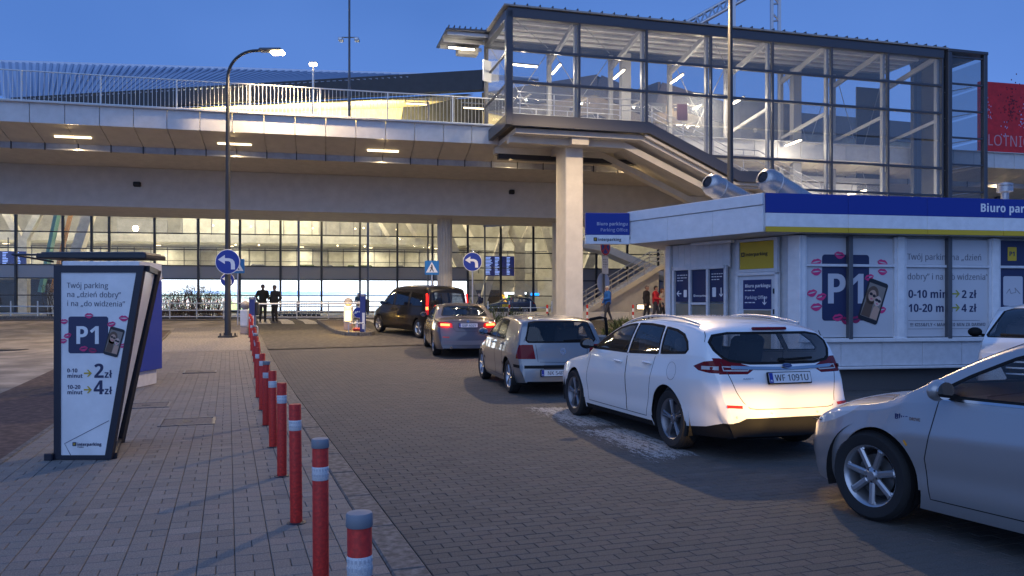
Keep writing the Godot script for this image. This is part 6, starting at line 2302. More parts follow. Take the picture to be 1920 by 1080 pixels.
	for k in 12:
		part(MB.new().box(Vector3.ZERO, Vector3(1.19, 0.5, 0.3), 0.02), "wall_block", mats.concrete, lw, Transform3D(Basis(Vector3.UP, -0.05), on(-0.6 + 1.2 * k, 41.0, 0.2)))


func limb_white() -> Material:
	return std("strut_white", lin(0.62, 0.62, 0.62), 0.5)


# ---------------------------------------------------------------- cars
# A car's skin is lofted along its side silhouette; window, lamp and door outlines are cut into it.
class CarSkin:
	var top: Array
	var bot: Array
	var belt: Array
	var plan: Array
	var lean := 0.4
	var cr := 0.07
	var bow_f := 0.14
	var bow_r := 0.10
	var mid := 0.0
	var length := 4.5
	var nb := 16
	var ng := 11
	var nt := 10
	var rear_from := 3.5
	var front_to := 1.6
	var st := []
	var pv := []          # before bowing: (L, y, z) as Vector3
	var sides := []       # features: {name, poly, mat}
	var ends := []

	static func soften(a: Array, times: int) -> Array:
		var p := a.duplicate()
		for k in times:
			var q := [p[0]]
			for i in p.size() - 1:
				var u: Vector2 = p[i]
				var w: Vector2 = p[i + 1]
				q.append(u.lerp(w, 0.25))
				q.append(u.lerp(w, 0.75))
			q.append(p[p.size() - 1])
			p = q
		return p

	static func look(a: Array, x: float) -> float:
		if x <= a[0].x:
			return a[0].y
		var lo := 0
		var hi := a.size() - 1
		if x >= a[hi].x:
			return a[hi].y
		while hi - lo > 1:
			var m := (lo + hi) / 2
			if a[m].x <= x:
				lo = m
			else:
				hi = m
		var d: float = a[hi].x - a[lo].x
		return lerpf(a[lo].y, a[hi].y, (x - a[lo].x) / d if d > 1e-6 else 0.5)

	func prepare(step: float) -> void:
		top = soften(top, 2)
		bot = soften(bot, 1)
		plan = soften(plan, 2)
		belt = soften(belt, 1)
		var run := 0.0
		st = [top[0]]
		for i in range(1, top.size()):
			var a: Vector2 = top[i - 1]
			var b: Vector2 = top[i]
			var l := a.distance_to(b)
			while run + l >= step:
				var t := (step - run) / l
				a = a.lerp(b, t)
				st.append(a)
				l = a.distance_to(b)
				run = 0.0
			run += l
		st.append(top[top.size() - 1])

	func measures(L: float, yt: float) -> Array:     # yb, belt, zb, ye, zedge, crown
		var yb := look(bot, L)
		var h := maxf(yt - yb, 0.01)
		var b := minf(look(belt, L), yb + h * 0.85)
		var p := look(plan, L)
		var c := minf(cr, h * 0.25)
		var ye := maxf(yt - c, b + 0.005)
		var zb := p - 0.035
		return [yb, b, zb, ye, zb - lean * maxf(0.0, ye - b) - 0.012, yt - ye]

	func side_z(L: float, y: float, m: Array) -> float:
		if y <= m[1]:
			var p: float = m[2] + 0.035
			var t := clampf((y - m[0]) / 0.24, 0.0, 1.0)
			var u := clampf((y - m[0]) / maxf(m[1] - m[0], 0.01), 0.0, 1.0)
			return p - 0.050 * pow(1.0 - t, 2.0) - 0.035 * maxf(0.0, u - 0.70) / 0.30 - 0.022 * maxf(0.0, 0.70 - u) / 0.70 - 0.010 * exp(-pow((u - 0.34) / 0.12, 2.0))
		var k := clampf((y - m[1]) / maxf(m[3] - m[1], 0.005), 0.0, 1.0)
		return lerpf(m[2], m[4], k) + 0.016 * sin(PI * k) * minf(1.0, (m[3] - m[1]) * 3.0)

	func bowed(p: Vector3) -> Vector3:    # (L, y, z) to the car's own space: x to the right, y up, -z forward
		var w := pow(absf(p.z) / 0.9, 2.0)
		var f := clampf(1.0 - p.x / (0.5 * length), 0.0, 1.0)
		var r := clampf((p.x - 0.58 * length) / (0.42 * length), 0.0, 1.0)
		return Vector3(p.z, p.y, p.x + (bow_f * f - bow_r * r) * w - mid)

	func side_point(L: float, y: float, sg: float) -> Vector3:
		var m := measures(L, look(top, L))
		return bowed(Vector3(L, y, sg * side_z(L, minf(y, m[3]), m)))

	func end_L(z: float, y: float, rear: bool) -> float:
		var L := length * (0.9 if rear else 0.1)
		for it in 4:
			var m := measures(L, look(top, L))
			var q := clampf(absf(z) / maxf(m[4], 0.05), 0.0, 1.0)
			var yt: float = y + m[5] * pow(q, 2.6)
			var best := L
			if rear:
				for i in range(top.size() - 1, 0, -1):
					if top[i - 1].x < rear_from - 0.3:
						break
					if top[i].y <= yt and top[i - 1].y >= yt:
						var d: float = top[i - 1].y - top[i].y
						best = lerpf(top[i].x, top[i - 1].x, (yt - top[i].y) / d if d > 1e-6 else 0.0)
						break
			else:
				for i in top.size() - 1:
					if top[i].x > front_to + 0.8:
						break
					if top[i].y <= yt and top[i + 1].y >= yt:
						var d: float = top[i + 1].y - top[i].y
						best = lerpf(top[i].x, top[i + 1].x, (yt - top[i].y) / d if d > 1e-6 else 0.0)
						break
			L = best
		return L

	func end_point(z: float, y: float, rear: bool) -> Vector3:
		return bowed(Vector3(end_L(z, y, rear), y, z))

	static func edge_gap(pl: PackedVector2Array, p: Vector2) -> float:
		var bd := 1e9
		for i in pl.size():
			var q := Geometry2D.get_closest_point_to_segment(p, pl[i], pl[(i + 1) % pl.size()])
			bd = minf(bd, q.distance_squared_to(p))
		return sqrt(bd)

	func build() -> Dictionary:     # part key -> MB
		var H := nb + ng + nt
		var J := 2 * H + 1
		var I := st.size()
		pv.resize(I * J)
		for f in sides + ends:
			var lo: Vector2 = f.poly[0]
			var hi: Vector2 = f.poly[0]
			for q in f.poly:
				lo = lo.min(q)
				hi = hi.max(q)
			f.lo = lo - Vector2(0.03, 0.03)
			f.hi = hi + Vector2(0.03, 0.03)
		for i in I:
			var L: float = st[i].x
			var yt: float = st[i].y
			var m := measures(L, yt)
			for j in H + 1:
				var y := 0.0
				var z := 0.0
				if j <= nb:
					y = lerpf(m[0], m[1], float(j) / nb)
					z = side_z(L, y, m)
				elif j <= nb + ng:
					y = lerpf(m[1], m[3], float(j - nb) / ng)
					z = side_z(L, y, m)
				else:
					var q := 1.0 - float(j - nb - ng) / nt
					z = m[4] * q
					y = m[3] + m[5] * (1.0 - pow(q, 2.6))
				var p := Vector3(L, y, z)
				pv[i * J + j] = Vector3(p.x, p.y, -p.z)
				pv[i * J + (J - 1 - j)] = p
		# smooth normals of the whole skin
		var fin := PackedVector3Array()
		fin.resize(I * J)
		for k in I * J:
			fin[k] = bowed(pv[k])
		var nor := PackedVector3Array()
		nor.resize(I * J)
		for i in I - 1:
			for j in J - 1:
				var a := i * J + j
				var n := (fin[a + J + 1] - fin[a]).cross(fin[a + J] - fin[a + 1])
				for c in [a, a + 1, a + J, a + J + 1]:
					nor[c] += n
		var ctr := Vector3(0, 0.7, 0)
		if nor[(I / 2) * J + H].y < 0:
			for k in I * J:
				nor[k] = -nor[k]
		var out := {}
		for i in I - 1:
			for j in J - 1:
				var a := i * J + j
				var is_side := j < nb + ng or j >= J - 1 - nb - ng
				var left := j < H
				var rear: bool = st[i].x > rear_from
				var feats := []
				if is_side:
					feats = sides
				elif rear or st[i].x < front_to:
					for f in ends:
						if f.rear == rear:
							feats.append(f)
				for tr in [[a, a + 1, a + J + 1], [a, a + J + 1, a + J]]:
					var t2 := PackedVector2Array()
					for k in tr:
						t2.append(Vector2(pv[k].x, pv[k].y) if is_side else Vector2(absf(pv[k].z), pv[k].y))
					var c: Vector2 = (t2[0] + t2[1] + t2[2]) / 3.0
					var rad: float = maxf(c.distance_to(t2[0]), maxf(c.distance_to(t2[1]), c.distance_to(t2[2])))
					var pieces := [t2]
					var whole := true
					for f in feats:
						if pieces.is_empty():
							break
						if c.x + rad < f.lo.x or c.x - rad > f.hi.x or c.y + rad < f.lo.y or c.y - rad > f.hi.y:
							continue
						var key: String = f.name if f.get("whole", false) else "%s|%s" % [f.name, "l" if left else "r"]
						if edge_gap(f.poly, c) > rad:
							if Geometry2D.is_point_in_polygon(c, f.poly):
								for p in pieces:
									emit(out, key, p, t2, tr, fin, nor, whole)
								pieces = []
							continue
						var rest := []
						for p in pieces:
							for q in Geometry2D.intersect_polygons(p, f.poly):
								emit(out, key, q, t2, tr, fin, nor, false)
							rest.append_array(Geometry2D.clip_polygons(p, f.poly))
						pieces = rest
						whole = false
					for p in pieces:
						emit(out, "body", p, t2, tr, fin, nor, whole)
		return out

	func emit(out: Dictionary, key: String, p: PackedVector2Array, t2: PackedVector2Array, tr: Array, fin: PackedVector3Array, nor: PackedVector3Array, whole: bool) -> void:
		if key.begins_with("hole"):
			return
		if not out.has(key):
			out[key] = {"mb": MB.new(), "seen": {}}
		var e: Dictionary = out[key]
		var mb: MB = e.mb
		var g := (fin[tr[1]] - fin[tr[0]]).cross(fin[tr[2]] - fin[tr[0]])
		var flip := g.dot(nor[tr[0]] + nor[tr[1]] + nor[tr[2]]) < 0
		var ids := []
		if whole:
			for k in tr:
				if not e.seen.has(k):
					e.seen[k] = mb.put(fin[k], nor[k])
				ids.append(e.seen[k])
		else:
			var den := (t2[1] - t2[0]).cross(t2[2] - t2[0])
			if absf(den) < 1e-9 or p.size() < 3:
				return
			var area := 0.0
			for i in p.size():
				area += p[i].cross(p[(i + 1) % p.size()])
			if absf(area) < 1e-8:
				return
			var q := p.duplicate()
			if area * den < 0:
				q.reverse()
			for v in q:
				var b1 := (v - t2[0]).cross(t2[2] - t2[0]) / den
				var b2 := (t2[1] - t2[0]).cross(v - t2[0]) / den
				var b0 := 1.0 - b1 - b2
				ids.append(mb.put(fin[tr[0]] * b0 + fin[tr[1]] * b1 + fin[tr[2]] * b2, nor[tr[0]] * b0 + nor[tr[1]] * b1 + nor[tr[2]] * b2))
			if q.size() > 3:
				var tri2 := Geometry2D.triangulate_polygon(q)
				for i in range(0, tri2.size(), 3):
					var x := [tri2[i], tri2[i + 1], tri2[i + 2]]
					var ccw := (q[x[1]] - q[x[0]]).cross(q[x[2]] - q[x[0]])
					var same := ccw * den > 0
					if same != flip:
						mb.ix.append_array(PackedInt32Array([ids[x[0]], ids[x[2]], ids[x[1]]]))
					else:
						mb.ix.append_array(PackedInt32Array([ids[x[0]], ids[x[1]], ids[x[2]]]))
				return
		if flip:
			mb.ix.append_array(PackedInt32Array([ids[0], ids[1], ids[2]]))
		else:
			mb.ix.append_array(PackedInt32Array([ids[0], ids[2], ids[1]]))

	# a ribbon that follows the skin: seals, gaps, trim
	func ribbon(mb: MB, pts: PackedVector2Array, w: float, lift: float, closed: bool, kind: String, sg: float) -> void:
		var path := []
		var cnt := pts.size()
		for i in cnt if closed else cnt - 1:
			var a := pts[i]
			var b := pts[(i + 1) % cnt]
			var n := maxi(1, int(a.distance_to(b) / 0.04))
			for k in n:
				path.append(a.lerp(b, float(k) / n))
		if not closed:
			path.append(pts[cnt - 1])
		var pos := []
		var nrm := []
		for q in path:
			var p: Vector3
			var du: Vector3
			var dv: Vector3
			var e := 0.012
			if kind == "side":
				p = side_point(q.x, q.y, sg)
				du = side_point(q.x + e, q.y, sg) - side_point(q.x - e, q.y, sg)
				dv = side_point(q.x, q.y + e, sg) - side_point(q.x, q.y - e, sg)
			else:
				var rear := kind == "rear"
				p = end_point(q.x * sg, q.y, rear)
				du = end_point(q.x * sg + e, q.y, rear) - end_point(q.x * sg - e, q.y, rear)
				dv = end_point(q.x * sg, q.y + e, rear) - end_point(q.x * sg, q.y - e, rear)
			var n := du.cross(dv).normalized()
			var outw := Vector3(sg, 0.2, 0) if kind == "side" else Vector3(0, 0.4, 1.0 if kind == "rear" else -1.0)
			if n.dot(outw) < 0:
				n = -n
			pos.append(p)
			nrm.append(n)
		var c := pos.size()
		var first := mb.v.size()
		for i in c:
			var pa: Vector3 = pos[(i - 1 + c) % c] if closed else pos[maxi(i - 1, 0)]
			var pb: Vector3 = pos[(i + 1) % c] if closed else pos[mini(i + 1, c - 1)]
			var n: Vector3 = nrm[i]
			var s := n.cross(pb - pa).normalized() * w * 0.5
			mb.put(pos[i] + n * lift + s, n)
			mb.put(pos[i] + n * lift - s, n)
			mb.put(pos[i] - n * 0.004 + s * 1.15, n)
			mb.put(pos[i] - n * 0.004 - s * 1.15, n)
		for i in c if closed else c - 1:
			var a := first + i * 4
			var b := first + ((i + 1) % c) * 4
			for q in [[a, a + 1, b, b + 1], [a + 2, a, b + 2, b], [a + 1, a + 3, b + 1, b + 3]]:
				mb.ix.append_array(PackedInt32Array([q[0], q[2], q[1], q[1], q[2], q[3]]))


func v2(a: Array) -> Array:
	var o := []
	for i in range(0, a.size(), 2):
		o.append(Vector2(a[i], a[i + 1]))
	return o


func make_wheel(o: Node3D, p: Vector3, r: float, w: float, sg: float, spokes: int, style: String, rim_mat: Material) -> void:
	var n := sub("wheel", o, Transform3D(Basis(Vector3.UP, 0.0 if sg > 0 else PI), p))
	var ax := Transform3D(Basis(Vector3.BACK, -PI / 2), Vector3.ZERO)     # lathe axis y -> +x, outwards
	var h := w / 2
	var rr := r * 0.70
	var m := MB.new()
	m.lathe([Vector2(rr - 0.01, -h * 0.8), Vector2(r - 0.03, -h), Vector2(r - 0.008, -h * 0.8), Vector2(r, -h * 0.6), Vector2(r, h * 0.6), Vector2(r - 0.008, h * 0.8), Vector2(r - 0.03, h), Vector2(rr + 0.02, h * 0.94), Vector2(rr - 0.004, h * 0.85)], 40, ax)
	for k in 3:
		m.lathe([Vector2(r - 0.001, -h * 0.45 + h * 0.42 * k), Vector2(r + 0.003, -h * 0.45 + h * 0.42 * k), Vector2(r + 0.003, -h * 0.45 + h * 0.42 * k + h * 0.3), Vector2(r - 0.001, -h * 0.45 + h * 0.42 * k + h * 0.3)], 40, ax)
	part(m, "tyre", mats.rubber, n)
	m = MB.new()
	m.lathe([Vector2(rr - 0.05, -h * 0.8), Vector2(rr - 0.03, h * 0.55), Vector2(rr - 0.012, h * 0.80), Vector2(rr, h * 0.86), Vector2(rr + 0.004, h * 0.80)], 40, ax)
	m.lathe([Vector2(0.001, h * 0.70), Vector2(0.03, h * 0.70), Vector2(0.034, h * 0.66), Vector2(0.062, h * 0.60), Vector2(0.066, h * 0.3)], 20, ax)
	for k in spokes:
		var a := TAU * k / spokes + 0.2
		var offs := [0.0] if style != "twin" else [-0.105, 0.105]
		for d in offs:
			var dir0 := Vector3(0, sin(a + d * 0.9), cos(a + d * 0.9))
			var dir1 := Vector3(0, sin(a + d), cos(a + d))
			var p0 := dir0 * 0.05 + Vector3(h * 0.50, 0, 0)
			var p1 := dir1 * (rr - 0.012) + Vector3(h * 0.62, 0, 0)
			var sw: float = {"twin": 0.026, "wide": 0.050, "slim": 0.040}[style]
			var pm := p0.lerp(p1, 0.5)
			m.bar(p0, p1, sw, 0.040, Vector3(1, 0, 0), 0.013)
			m.bar(pm.lerp(p1, 0.6), p1, sw * 1.35, 0.026, Vector3(1, 0, 0), 0.010)
	part(m, "rim", rim_mat, n)
	part(MB.new().lathe([Vector2(0.001, 0.0), Vector2(rr * 0.66, 0.0), Vector2(rr * 0.66, 0.012), Vector2(0.001, 0.014)], 28, ax), "brake_disc", std("brake_disc", lin(0.16, 0.155, 0.15), 0.45, 0.7), n)
	part(MB.new().lathe([Vector2(0.001, -h * 0.55), Vector2(rr - 0.03, -h * 0.55), Vector2(rr - 0.03, -h * 0.5), Vector2(0.001, -h * 0.5)], 28, ax), "rim_back", mats.black, n)
	var bolts := MB.new()
	for k in 5:
		var a := TAU * k / 5
		bolts.lathe([Vector2(0.009, h * 0.5), Vector2(0.009, h * 0.64), Vector2(0.001, h * 0.65)], 8, ax * Transform3D(Basis(), Vector3(cos(a) * 0.046, 0, sin(a) * 0.046)))
	part(bolts, "wheel_bolts", mats.steel_dark, n)


func make_car(label: String, category: String, called: String, c: Dictionary) -> Node3D:
	var s := CarSkin.new()
	s.top = v2(c.top)
	s.bot = v2(c.bot)
	s.belt = v2(c.belt)
	s.plan = v2(c.plan)
	s.length = c.length
	s.lean = c.get("lean", 0.4)
	s.cr = c.get("cr", 0.07)
	s.bow_r = c.get("bow_r", 0.10)
	s.mid = (c.fa + c.ra) / 2.0
	s.rear_from = c.rear_from
	s.front_to = c.front_to
	if c.has("rows"):
		s.nb = c.rows[0]
		s.ng = c.rows[1]
		s.nt = c.rows[2]
	var glass: Material = c.get("glass", mats.car_glass)
	var look := {"body": c.paint, "front_door": c.paint, "rear_door": c.paint, "tailgate": c.paint, "boot_lid": c.paint, "side_window": glass, "rear_window": glass, "windscreen": glass, "quarter_window": glass,
		"lower_trim": mats.plastic_black, "sill_trim": mats.plastic_black, "grille": mats.plastic_black, "rear_surround": mats.black}
	look.merge(c.get("look", {}), true)
	for x in [c.fa, c.ra]:
		s.sides.append({"name": "hole_arch", "poly": circle(c.arch, Vector2(x, c.r + 0.005), 44)})
	for f in c.sides:
		s.sides.append({"name": f[0], "poly": poly(f[1])})
	for f in c.ends:
		s.ends.append({"name": f[0], "poly": poly(f[1]), "rear": f[2], "whole": f[3]})
	s.prepare(c.get("step", 0.045))
	var o := thing(called, label, category)
	var parts := s.build()
	for key in parts:
		var nm: String = (key as String).split("|")[0]
		var p := part(parts[key].mb, nm, look[nm], o)
		if nm == "side_window" or nm == "windscreen":
			pass
	# seals round the glass, gaps round doors and lids
	var made := []
	for f in c.sides:
		for sg in [-1.0, 1.0]:
			if f[0] in ["side_window", "quarter_window"]:
				made.append(["window_seal", mats.plastic_black, MB.new()])
				s.ribbon(made.back()[2], poly(f[1]), c.get("seal", 0.03), 0.003, true, "side", sg)
			elif f[0] in ["front_door", "rear_door"]:
				made.append(["panel_gap", mats.black, MB.new()])
				s.ribbon(made.back()[2], poly(f[1]), 0.007, 0.0012, true, "side", sg)
	for f in c.ends:
		if f[0] in ["rear_window", "windscreen"]:
			var pl := poly(f[1])
			var full := PackedVector2Array()
			for q in pl:
				if q.x > 0.001:
					full.append(q)
			var back := full.duplicate()
			back.reverse()
			for q in back:
				full.append(Vector2(-q.x, q.y))
			made.append(["window_seal", mats.plastic_black, MB.new()])
			s.ribbon(made.back()[2], full, c.get("seal", 0.03), 0.003, true, "rear" if f[2] else "front", 1.0)
	for g in c.get("gaps", []):
		for sg in ([-1.0, 1.0] if g[2] else [1.0]):
			made.append(["panel_gap", mats.black, MB.new()])
			s.ribbon(made.back()[2], poly(g[1]), 0.007, 0.0012, false, g[0], sg)
	for q in made:
		part(q[2], q[0], q[1], o)
	# arch lips and wheel wells
	for x in [c.fa, c.ra]:
		for sg in [-1.0, 1.0]:
			var m := MB.new()
			var arc := PackedVector2Array()
			for k in 25:
				var a := lerpf(-0.05, PI + 0.05, k / 24.0)
				arc.append(Vector2(x + cos(a) * (c.arch - 0.004), c.r + 0.005 + sin(a) * (c.arch - 0.004)))
			s.ribbon(m, arc, 0.022, 0.004, false, "side", sg)
			part(m, "arch_lip", c.get("lip", c.paint), o)
			m = MB.new()
			for k in 24:
				var a0 := lerpf(-0.35, PI + 0.35, k / 24.0)
				var a1 := lerpf(-0.35, PI + 0.35, (k + 1) / 24.0)
				var R: float = c.arch + 0.012
				var xo: float = sg * (c.half - 0.05)
				var xi: float = sg * (c.half - 0.42)
				var b: float = x - s.mid
				m.quad(Vector3(xo, c.r + sin(a0) * R, b + cos(a0) * R), Vector3(xo, c.r + sin(a1) * R, b + cos(a1) * R), Vector3(xi, c.r + sin(a1) * R, b + cos(a1) * R), Vector3(xi, c.r + sin(a0) * R, b + cos(a0) * R))
				m.tri(Vector3(xi, c.r, b), Vector3(xi, c.r + sin(a0) * R, b + cos(a0) * R), Vector3(xi, c.r + sin(a1) * R, b + cos(a1) * R))
			part(m, "wheel_well", mats.black, o)
			make_wheel(o, Vector3(sg * (c.half - c.tyre / 2 - c.get("inset", 0.035)), c.r, x - s.mid), c.r, c.tyre, sg, c.spokes[0], c.spokes[1], c.rim)
	# floor pan and cabin
	part(MB.new().box(Vector3(0, 0.30, (0.35 + c.length - 0.35) / 2 - s.mid), Vector3(c.half * 1.22, 0.24, c.length - 0.7), 0.05), "floor_pan", mats.black, o)
	var cab := std("cabin_trim", lin(0.07, 0.07, 0.075), 0.8)
	var yb: float = c.belt[1] - 0.14
	part(MB.new().box(Vector3(0, yb - 0.16, (c.cab[0] + c.cab[1]) / 2 - s.mid), Vector3(c.half * 1.70, 0.30, c.cab[1] - c.cab[0]), 0.05), "cabin_floor", cab, o)
	for row in 2:
		for sx in [-1.0, 1.0]:
			var z: float = c.seats[row] - s.mid
			var q := MB.new()
			q.box(Vector3(sx * 0.38, yb + 0.05, z - 0.24), Vector3(0.48, 0.16, 0.5), 0.06)
			q.box(Vector3(sx * 0.38, yb + 0.22, z + 0.06), Vector3(0.46, 0.50, 0.13), 0.05, Basis(Vector3.RIGHT, 0.25))
			q.box(Vector3(sx * 0.38, yb + 0.47, z + 0.14), Vector3(0.25, 0.17, 0.10), 0.04, Basis(Vector3.RIGHT, 0.2))
			part(q, "seat", std("seat_cloth", lin(0.12, 0.12, 0.13), 0.9), o)
	part(MB.new().box(Vector3(0, yb + 0.08, c.cab[0] + 0.16 - s.mid), Vector3(c.half * 1.6, 0.22, 0.40), 0.08), "dashboard", cab, o)
	var sw := MB.new()
	var ring := []
	var wb := Basis(Vector3.RIGHT, 0.45)
	for k in 25:
		var a := TAU * k / 24
		ring.append(wb * Vector3(cos(a) * 0.185, sin(a) * 0.185, 0) + Vector3(-0.38, yb + 0.20, c.cab[0] + 0.50 - s.mid))
	sw.tube(ring, 0.016, 6, false)
	sw.bar(ring[0], ring[12], 0.05, 0.03)
	part(sw, "steering_wheel", mats.black, o)
	# door mirrors
	if c.has("mirror"):
		for sg in [-1.0, 1.0]:
			var b = s.side_point(c.mirror[0], c.mirror[1], sg)
			var mr := sub("door_mirror", o, Transform3D(Basis(), b))
			var sh := MB.new()
			var pr := []
			for k in 9:
				var a := -PI / 2 + PI * k / 8
				pr.append(Vector2(maxf(0.001, cos(a) * 0.074), sin(a) * 0.10))
			sh.lathe(pr, 16, Transform3D(Basis(Vector3.BACK, PI / 2).scaled_local(Vector3(1, 1, 1)) * Basis.from_scale(Vector3(1, 1, 0.62)), Vector3(sg * 0.13, 0.06, -0.02)))
			part(sh, "mirror_shell", c.get("mirror_mat", c.paint), mr)
			part(MB.new().bar(Vector3(-sg * 0.03, 0.0, 0.0), Vector3(sg * 0.09, 0.03, 0.0), 0.05, 0.04), "mirror_foot", mats.plastic_black, mr)
			part(MB.new().prism(circle(0.084, Vector2(0, 0), 20, 0.058), 0, 0.004), "mirror_glass", std("mirror_glass", lin(0.5, 0.52, 0.55), 0.03, 1.0), mr, Transform3D(Basis(), Vector3(sg * 0.13, 0.06, 0.036)))
	for h in c.get("handles", []):
		for sg in [-1.0, 1.0]:
			var b = s.side_point(h[0], h[1], sg)
			var q := MB.new()
			q.bar(b + Vector3(sg * 0.022, 0.004, -0.10), b + Vector3(sg * 0.022, 0.0, 0.10), 0.03, 0.026, Vector3.UP, 0.010)
			q.bar(b + Vector3(-sg * 0.01, 0, -0.09), b + Vector3(sg * 0.024, 0, -0.09), 0.02, 0.02)
			q.bar(b + Vector3(-sg * 0.01, 0, 0.09), b + Vector3(sg * 0.024, 0, 0.09), 0.02, 0.02)
			part(q, "door_handle", c.get("handle_mat", c.paint), o)
	o.set_meta("skin", 0)
	o.remove_meta("skin")
	skins[o] = s
	return o


var skins := {}


func trim(o: Node3D, called: String, mat: Material, kind: String, pts: Array, w: float, lift: float, both := true, closed := false) -> void:
	var m := MB.new()
	for sg in ([-1.0, 1.0] if both else [1.0]):
		(skins[o] as CarSkin).ribbon(m, poly(pts), w, lift, closed, kind, sg)
	part(m, called, mat, o)


func rear_frame(o: Node3D, z: float, y: float, lift := 0.0) -> Transform3D:     # a frame on the tail: +z outwards
	var s: CarSkin = skins[o]
	var p = s.end_point(z, y, true)
	var up = (s.end_point(z, y + 0.04, true) - s.end_point(z, y - 0.04, true)).normalized()
	var b := Basis(Vector3.RIGHT, up, Vector3.RIGHT.cross(up))
	return Transform3D(b, p + b.z * lift)


func plate(o: Node3D, z: float, y: float, words: String, dark_words := true) -> void:
	var t := rear_frame(o, z, y, 0.022)
	var n := sub("number_plate", o, t)
	part(MB.new().box(Vector3(0, 0, -0.006), Vector3(0.54, 0.128, 0.024), 0.006), "plate_holder", mats.plastic_black, n)
	part(MB.new().prism(rounded(0.515, 0.108, 0.012), 0.004, 0.010), "plate_face", std("plate_white", lin(0.70, 0.71, 0.72), 0.35), n)
	part(MB.new().prism(rect(-0.255, -0.052, -0.210, 0.052), 0.010, 0.012), "plate_band", mats.blue_print, n)
	lettering("PL", 0.018, mats.white_print, n, Vector3(-0.2325, -0.030, 0.0125), true, 1, Basis(), "plate_letters", 0.002)
	lettering(words, 0.066, mats.black_print, n, Vector3(0.022, -0.002, 0.0115), false, 1, Basis(), "plate_letters", 0.003)


func put_car(o: Node3D, fx: float, fd: float, rx: float, rd: float) -> void:     # middle of the front axle, middle of the rear axle
	var a := on(fx, fd, 0.034)
	var b := on(rx, rd, 0.034)
	var fwd := (a - b).normalized()
	var right := fwd.cross(Vector3.UP).normalized()
	o.transform = Transform3D(Basis(right, right.cross(fwd), -fwd), (a + b) * 0.5)


